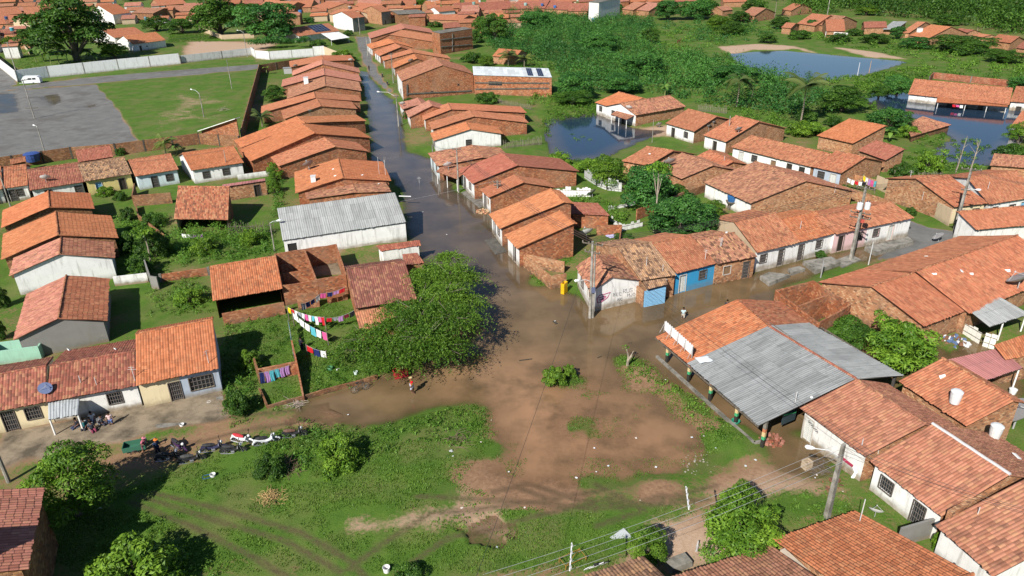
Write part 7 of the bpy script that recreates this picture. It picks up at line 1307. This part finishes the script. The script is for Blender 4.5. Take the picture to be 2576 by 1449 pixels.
# ---- palms, bananas, papayas
def frond(start, az, L, droop, rise, n=22, leaf_l=.55, w=.05):
    """midrib points and drooping leaflets"""
    dx, dy = math.cos(az), math.sin(az); t = np.linspace(0, 1, n); z = rise*L*t-droop*L*t**2.2; x = L*t*.95; c = np.stack([start[0]+dx*x, start[1]+dy*x, start[2]+z], -1); V_, F_ = [], []
    for s in (-1, 1):
        side = np.array([-dy*s, dx*s, -.45]); ll = leaf_l*np.sin(np.pi*np.clip(t*.9+.1, 0, 1))[:, None]+.1; fw = np.array([dx, dy, -.1])*.5; tip = c+(side+fw)*ll; wv = np.array([dx, dy, 0])*w*L/3; b = len(V_)*0
        V_.append(np.stack([c-wv, c+wv, tip+wv*.2, tip-wv*.2], 1).reshape(-1, 3))
    v = np.concatenate(V_); return v, np.arange(len(v)).reshape(-1, 4)
def palm(label, x, yt, yb, L, nf=18, name='coconut_palm', tint=(1, 1, 1), droop=.75, cat='palm'):
    b = G((x, yb)); h = max(1.5, up_at(b, (x, yt))-L*.30); r = put(label, cat, name, b); mb = MB(); mb.tube([(0, 0, -.3), (.15, .05, h*.5), (.1, .1, h)], [.2, .15, .12], 8); mb.build("trunk", wood(.25), r); vs_, fs, at, k = [], [], [], 0
    for i in range(nf):
        v, f = frond((.1, .1, h), i*2.4+random.uniform(-.2, .2), L*random.uniform(.8, 1.1), droop*random.uniform(.7, 1.2), random.choice((.2, .5, .9, 1.2)), leaf_l=L*.28, w=.10); vs_.append(v); fs.append(f+k); k += len(v); at.append(np.full(len(v), random.uniform(.2, .9)))
    o = np_mesh("fronds", np.concatenate(vs_), np.concatenate(fs), leaf((.04, .075, .02), (.15, .19, .055), .25), r, dict(rnd=np.concatenate(at))); o.color = (*tint, 1)
palm("coconut palm with arching fronds above the bright bush", 2012, 198, 318, 4.6); palm("dark drooping palm in front of the thicket", 1852, 188, 272, 4.2, 14, droop=1.2); palm("small bushy palm behind the brick hall", 1278, 128, 170, 3.4); palm("pale young palm beside the hall's metal roof", 1318, 140, 172, 2.6, 10, tint=(1.4, 1.3, 1)); palm("slim palm at the wood's edge, top right", 1948, -8, 45, 4.0, 14); palm("yard palm behind the street row's long roof", 660, 282, 322, 2.8, 12); palm("leafy palm crown over the court wall", 418, 348, 396, 2.6, 11, tint=(1.3, 1.3, 1)); palm("young palm in the thicket's near edge", 1890, 216, 250, 2.5, 10, tint=(1.3, 1.3, 1))
def banana(label, x, yt, yb, n=7, L=2.0, group=None, tint=(1, 1, 1)):
    b = G((x, yb)); h = max(.8, up_at(b, (x, yt))*.62); r = put(label, "banana plant", "banana_plant", b, random.uniform(0, 6), group); mb = MB(); mb.tube([(0, 0, -.2), (.05, 0, h)], [.16, .09], 7); mb.build("stem", paint((.20, .24, .08)), r); vs_, fs, at, k = [], [], [], 0
    for i in range(n):
        az = i*2.4; t = np.linspace(0, 1, 9); rs = random.uniform(.5, 1.2); x_ = L*t*.8; z = h+L*(rs*t-.9*t**2); w = .34*L*.55*np.sin(np.pi*np.clip(t*.86+.10, 0, 1)); dx, dy = math.cos(az), math.sin(az); c = np.stack([dx*x_, dy*x_, z], -1); s = np.stack([-dy*w, dx*w, -.25*w], -1); s2 = np.stack([dy*w, -dx*w, -.25*w], -1)
        v = np.concatenate([c+s, c, c+s2]); f = [[j, j+1, 9+j+1, 9+j] for j in range(8)]+[[9+j, 9+j+1, 18+j+1, 18+j] for j in range(8)]; vs_.append(v); fs.append(np.array(f)+k); k += 27; at.append(np.full(27, random.uniform(.3, 1)))
    o = np_mesh("leaves", np.concatenate(vs_), np.concatenate(fs), leaf((.045, .10, .022), (.13, .22, .05), .3), r, dict(rnd=np.concatenate(at))); o.color = (*tint, 1)
for i, (x, yt, yb) in enumerate(((92, 112, 160), (112, 104, 158), (130, 116, 166), (150, 120, 164), (172, 118, 160), (205, 108, 152), (222, 114, 150), (238, 126, 156))): banana("banana plant in the clump behind the white wall", x, yt, yb, 8, 3.4, "banana clump behind the white wall")
banana("banana plant beside the new orange roof", 2235, 318, 360, 7, 2.2, tint=(1.3, 1.3, 1)); banana("banana plant in the thicket by the pond house", 1672, 205, 245, 7, 2.2, tint=(1.2, 1.2, 1)); banana("yellowish banana plant behind the street row", 672, 160, 190, 6, 1.6, tint=(1.5, 1.2, .7)); banana("young banana plant by the bright orange roof's wall", 446, 350, 392, 6, 1.8)
def papaya(label, x, yt, yb, rc=1.0, col=(1, 1, 1), bare=False):
    b = G((x, yb)); h = max(1, up_at(b, (x, yt))); r = put(label, "papaya tree", "papaya_tree", b); mb = MB(); mb.tube([(0, 0, -.2), (.15, .1, h*.5), (.05, 0, h*.9)], [.12, .10, .07], 7)
    if bare:
        for k in range(5): mb.tube([(.1, .05, h*.5), (random.uniform(-1, 1), random.uniform(-.6, .6), h*random.uniform(.75, 1))], [.05, .02], 5)
    mb.build("stem", wood(.36), r); o = crown_mesh("crown", [(rc*.6*math.cos(k*1.26), rc*.6*math.sin(k*1.26), h*.9+random.uniform(-.3, .2), rc*.55, rc*.3) for k in range(6)]+[(0, 0, h*.95, rc*.5, rc*.35)], LL, 90, .34, .6, .9, r); o.color = (*col, 1)
papaya("tall forked pale trunk tree standing in the weedy yard", 1644, 406, 588, 1.7, (.9, 1, .9), True); papaya("papaya with fruit among the left lane vines", 380, 572, 668, 1.4); papaya("papaya tree at the yard corner of the wide orange house", 690, 412, 446, .9); papaya("slim papaya stem before the brick gable", 2363 - 1, 374, 430, .8, (1.2, 1.2, .8)); papaya("young papaya at the far right lean-to", 2452, 58, 100, 1.2)
dt = put("broken dead tree stump with one green tuft on the grass island", "tree", "dead_tree", G((1578, 922))); mb = MB(); mb.tube([(0, 0, -.3), (.05, 0, .7), (.35, 0, 1.2)], [.16, .13, .1], 7); mb.tube([(.05, 0, .7), (0, .1, 1.3), (-.2, 0, 2.0)], [.1, .07, .03], 6); mb.tube([(.2, 0, .95), (.5, .1, 1.6)], [.07, .03], 6); mb.build("trunk", wood(.36), dt); crown_mesh("crown", [(-.25, 0, 2.05, .4, .25), (-.05, .1, 1.9, .25, .2)], LL, 130, .2, parent=dt)
for lab, x, yt, yb in (("bare grey tree trunks in the marsh behind the reeds, left", 2402, 340, 440), ("bare grey tree trunk in the marsh, leaning right", 2440, 350, 430), ("thin bare tree over the roofs at the top border", 1228, 24, 88)):
    b = G((x, yb)); h = up_at(b, (x, yt)); o = put(lab, "tree", "bare_tree", b); mb = MB(); mb.tube([(0, 0, -.3), (.2, 0, h*.5), (.5, .2, h)], [.14, .09, .03], 6)
    for k in range(6): z = h*random.uniform(.3, .8); mb.tube([(.2, 0, z), (random.uniform(-1.2, 1.2), random.uniform(-1, 1), z+random.uniform(.6, 1.6))], [.05, .015], 5)
    mb.build("trunk", wood(.33), o)
# ---- stuff: thicket, wood, weeds, grass
def scatter(poly_pix, n, dens_noise=None):
    p = gp(poly_pix); x = rng.uniform(p[:, 0].min(), p[:, 0].max(), n*4); y = rng.uniform(p[:, 1].min(), p[:, 1].max(), n*4); k = inside(p, x, y); x, y = x[k], y[k]
    return x[:n], y[:n]
def area(poly_pix): p = gp(poly_pix); return .5*abs(np.dot(p[:, 0], np.roll(p[:, 1], 1))-np.dot(p[:, 1], np.roll(p[:, 0], 1)))
def clumps_stuff(name, label, cat, items, mat):
    """items = (pix polygon, clumps per m2, radius range, height range, leaves per clump, leaf size, leaf aspect)"""
    P, N, A, S = [], [], [], []
    for poly, den, rr, hr, nl, ls, avoid in items:
        n = max(3, int(area(poly)*den)); x, y = scatter(poly, n); m = len(x)
        if m == 0: continue
        patch = vnoise(x, y, 7.0, 31); gz = ground_height(x, y); ok = gz > (avoid if avoid is not None else -9); x, y, patch, gz = x[ok], y[ok], patch[ok], gz[ok]; m = len(x)
        if m == 0: continue
        r = rng.uniform(*rr, m); h = hr[0]+(hr[1]-hr[0])*np.clip(patch*1.3-.15+rng.normal(0, .15, m), 0, 1)
        k = nl; v = rng.normal(size=(m, k, 3)); v /= np.linalg.norm(v, axis=2, keepdims=True); v[..., 2] = np.abs(v[..., 2])**.8; q = rng.uniform(.5, 1, (m, k, 1))
        p = v*q; p[..., 0] = p[..., 0]*r[:, None]+x[:, None]; p[..., 1] = p[..., 1]*r[:, None]+y[:, None]; p[..., 2] = p[..., 2]*h[:, None]+np.maximum(gz, -.02)[:, None]
        nn = v+rng.normal(size=(m, k, 3))*.5; nn[..., 2] += .5; sh = np.clip(rng.normal(.45, .24, (m, 1))+(patch[:, None]-.5)*.5+(vnoise(x, y, 19.0, 33)[:, None]-.5)*.9+rng.normal(0, .15, (m, k)), 0, 1)
        P.append(p.reshape(-1, 3)); N.append(nn.reshape(-1, 3)); A.append(sh.ravel()); S.append(np.full(m*k, ls))
    v, f = leaves(join(P), join(N), np.concatenate(S), .5); o = np_mesh(name, v, f, mat, None, dict(rnd=np.repeat(np.concatenate(A), 4))); tag(o, label, cat, kind='stuff'); return o
TH = [(1206, 100), (1240, 60), (1290, 34), (1400, 40), (1520, 44), (1640, 56), (1650, 84), (1600, 100), (1640, 130), (1800, 150), (1930, 200), (2060, 225), (2140, 246), (2120, 290), (1990, 300), (1960, 292), (1760, 268), (1690, 240), (1560, 232), (1500, 240), (1400, 200), (1388, 160), (1260, 150)]
clumps_stuff("thicket", "deep green thicket of shrubs spreading from the roofs to the pond", "thicket", [(TH, .14, (1.2, 2.8), (1.4, 5.6), 66, .55, None), ([(1650, 60), (1930, 40), (1980, 75), (1820, 120), (1720, 110)], .03, (1.5, 3), (.8, 2.5), 60, .6, None)], LB)
clumps_stuff("meadow_shrubs", "paler scrub and tall weeds between thicket, pond and far houses", "scrub", [([(1240, 150), (1390, 170), (1400, 250), (1330, 280), (1340, 220)], .25, (.6, 1.3), (.6, 1.8), 40, .4, None), ([(1960, 80), (2100, 100), (2280, 112), (2480, 145), (2600, 165), (2600, 240), (2340, 190), (2300, 150), (2080, 112)], .07, (1.0, 2.0), (.6, 2.2), 46, .55, None), ([(2140, 215), (2260, 175), (2340, 172), (2330, 205), (2280, 230), (2180, 245)], .25, (.7, 1.4), (.6, 1.8), 44, .45, None), ([(1640, 80), (1800, 70), (1960, 70), (1800, 118), (1640, 150), (1620, 110)], .03, (1.5, 2.8), (.6, 2.4), 50, .6, None), ([(1380, 240), (1500, 258), (1505, 284), (1440, 290), (1372, 300)], .5, (.5, 1.0), (.5, 1.3), 40, .3, -.6), ([(2220, 400), (2320, 400), (2480, 425), (2440, 455), (2240, 452)], .5, (.5, 1.0), (.5, 1.6), 44, .3, None), ([(1380, 372), (1450, 405), (1530, 400), (1540, 440), (1440, 430), (1400, 400)], .7, (.4, .9), (.5, 1.4), 44, .28, None), ([(1780, 262), (1990, 300), (1960, 350), (1900, 310), (1830, 292)], .3, (.6, 1.2), (.5, 1.6), 44, .36, None), ([(1395, 505), (1500, 505), (1600, 540), (1560, 575), (1430, 560)], .9, (.4, .8), (.4, 1.3), 48, .26, None), ([(1362, 335), (1366, 298), (1440, 284), (1505, 280), (1500, 292), (1440, 300), (1388, 310), (1384, 345)], .8, (.3, .7), (.4, 1.1), 36, .26, None), ([(1420, 340), (1480, 330), (1520, 350), (1460, 366)], .12, (.3, .8), (.1, .3), 30, .22, None), ([(2150, 240), (2180, 236), (2230, 290), (2290, 300), (2380, 345), (2340, 350), (2250, 320), (2170, 275)], .25, (.4, 1.0), (.4, 1.3), 40, .32, None), ([(2300, 352), (2420, 340), (2500, 360), (2500, 425), (2380, 420), (2290, 405)], .22, (.4, .9), (.3, 1.2), 40, .3, None), ([(2000, 205), (2160, 192), (2230, 180), (2220, 188), (2160, 204), (2040, 222)], .4, (.5, 1.0), (.4, 1.1), 36, .36, None), ([(1815, 136), (1830, 133), (1860, 168), (1930, 190), (1990, 200), (1980, 208), (1900, 196), (1840, 176)], .3, (.6, 1.2), (.5, 1.5), 40, .4, None)], LG)
clumps_stuff("wood", "continuous green wood closing the view at the top right", "wood", [([(1990, 40), (2080, 36), (2200, 44), (2330, 52), (2480, 76), (2600, 104), (2600, -60), (1990, -60)], .026, (2.8, 5.5), (7.0, 15.0), 120, 1.05, None), ([(1640, -10), (1990, -10), (1990, -60), (1640, -60)], .016, (3, 5.5), (7, 14), 110, 1.1, None)], LD)
LUSH = [((690, 1100), (760, 1058), (930, 1082), (1080, 1040), (1200, 1014), (1242, 1042), (1240, 1090), (1180, 1120), (1000, 1150), (860, 1190), (700, 1215), (640, 1170)), ((570, 790), (735, 790), (750, 880), (650, 930), (620, 1050), (568, 1060), (560, 900)), ((440, 600), (690, 588), (700, 650), (560, 668), (430, 680), (400, 640)), ((376, 715), (520, 700), (540, 790), (380, 810)), ((250, 1310), (360, 1290), (480, 1350), (520, 1449), (190, 1449)), ((768, 920), (930, 880), (990, 930), (860, 980), (770, 1000)), ((1170, 552), (1240, 552), (1246, 588), (1190, 594)), ((1292, 692), (1370, 692), (1380, 728), (1312, 728)), ((1336, 652), (1440, 644), (1450, 668), (1388, 682)), ((1540, 892), (1640, 884), (1730, 965), (1810, 1035), (1872, 1090), (1872, 1116), (1790, 1112), (1690, 1030), (1600, 985), (1540, 945)), ((1370, 960), (1480, 940), (1520, 980), (1460, 1000), (1390, 990)), ((560, 1075), (700, 1030), (760, 1012), (700, 1040), (600, 1085)), ((300, 560), (420, 560), (430, 700), (300, 690)), ((2200, 880), (2330, 880), (2360, 930), (2260, 930)), ((340, 1440), (560, 1420), (600, 1470), (300, 1470)), ((1930, 1290), (2010, 1240), (2120, 1240), (2150, 1290), (1990, 1340)), ((2340, 1390), (2400, 1400), (2460, 1460), (2420, 1460)), ((1500, 1005), (1560, 990), (1600, 1020), (1540, 1030)), ((430, 85), (620, 92), (600, 105), (420, 110)), ((60, 110), (120, 150), (100, 200), (40, 190)), ((2560, 860), (2600, 870), (2600, 900), (2540, 890))]
clumps_stuff("weeds", "rank green weeds and creepers in the yards and along the road", "weeds", [(p, 1.6, (.25, .6), (.12, .55), 26, .17, .0) for p in LUSH], LG)
clumps_stuff("creepers", "leafy vines mounded over the plot by the stick fence", "vines", [([(440, 590), (560, 575), (690, 595), (700, 640), (560, 662), (450, 676)], .9, (.5, 1.0), (.6, 1.9), 50, .24, None), ([(300, 560), (420, 540), (430, 640), (350, 690)], .7, (.5, 1.0), (.6, 1.8), 44, .26, None), ([(680, 470), (716, 430), (722, 560), (690, 566)], .6, (.4, .9), (.4, 1.4), 44, .24, None), ([(440, 715), (520, 705), (536, 770), (450, 790)], .6, (.4, .8), (.3, 1.0), 44, .22, None), ([(568, 940), (640, 930), (660, 1030), (575, 1060)], .8, (.4, .8), (.4, 1.2), 44, .22, None), ([(700, 1110), (800, 1080), (930, 1085), (900, 1160), (720, 1190)], .5, (.35, .7), (.3, .8), 40, .22, None)], leaf((.055, .14, .016), (.14, .29, .034), .3))
def grass_stuff(polys, den, h, mat):
    Pv, A = [], []
    for ip, poly in enumerate(polys):
        wetp = ip == len(polys)-1
        n = int(area(poly)*den*1.3); x, y = scatter(poly, n); gz = ground_height(x, y); pt = vnoise(x, y, 2.3, 41)*.6+vnoise(x, y, .7, 42)*.4; tr = np.zeros(len(x))
        for t in TRACKS: tr = np.maximum(tr, line(t, x, y, .35))
        for b in ([] if wetp else BARE+MUDDY): tr = np.maximum(tr, .9*soft(b, x, y, 1.5))
        k = (gz > (-.09 if wetp else -.05)) & ((vnoise(x, y, 2.6, 17) > .5) if wetp else (gz > -9)) & (pt > .36+.5*(tr)) & (rng.random(len(x)) > tr*.95); x, y, gz, pt = x[k], y[k], gz[k], pt[k]; m = len(x)
        for j in range(3):
            az = rng.uniform(0, 6.28, m); hh = h*rng.uniform(.4, 1.2, m)*(.5+pt); ln = rng.uniform(.2, .8, m)*hh; w = .028+.02*rng.random(m); px, py = x+rng.normal(0, .08, m), y+rng.normal(0, .08, m); dx, dy = np.cos(az), np.sin(az); b = np.stack([px, py, np.maximum(gz, -.03)], -1); s = np.stack([-dy*w, dx*w, 0*w], -1); t = b+np.stack([dx*ln, dy*ln, hh], -1); mid = (b+t)/2+np.stack([0*w, 0*w, hh*.15], -1)
            Pv.append(np.stack([b-s, b+s, mid+s*.8, t], 1).reshape(-1, 3)); A.append(np.repeat(np.clip(pt*1.1-.1+rng.normal(0, .18, m), 0, 1), 4))
    v = np.concatenate(Pv); o = np_mesh("grass", v, np.arange(len(v)).reshape(-1, 4), mat, None, dict(rnd=np.concatenate(A))); tag(o, "short rough grass over the common, thinned by tyre tracks", "grass", kind='stuff'); return o
grass_stuff([GRASSY[2], GRASSY[3], GRASSY[4], GRASSY[5], GRASSY[8], [(1180, 1200), (1330, 1240), (1560, 1215), (1760, 1160), (1860, 1110), (1600, 1000), (1480, 980), (1300, 1100)]], 30, .085, leaf((.055, .125, .014), (.135, .235, .030), .3))
for L_ in TK.values():
    for o in L_:
        if o not in _used:
            for c in list(o.children): D.objects.remove(c)
            D.objects.remove(o)
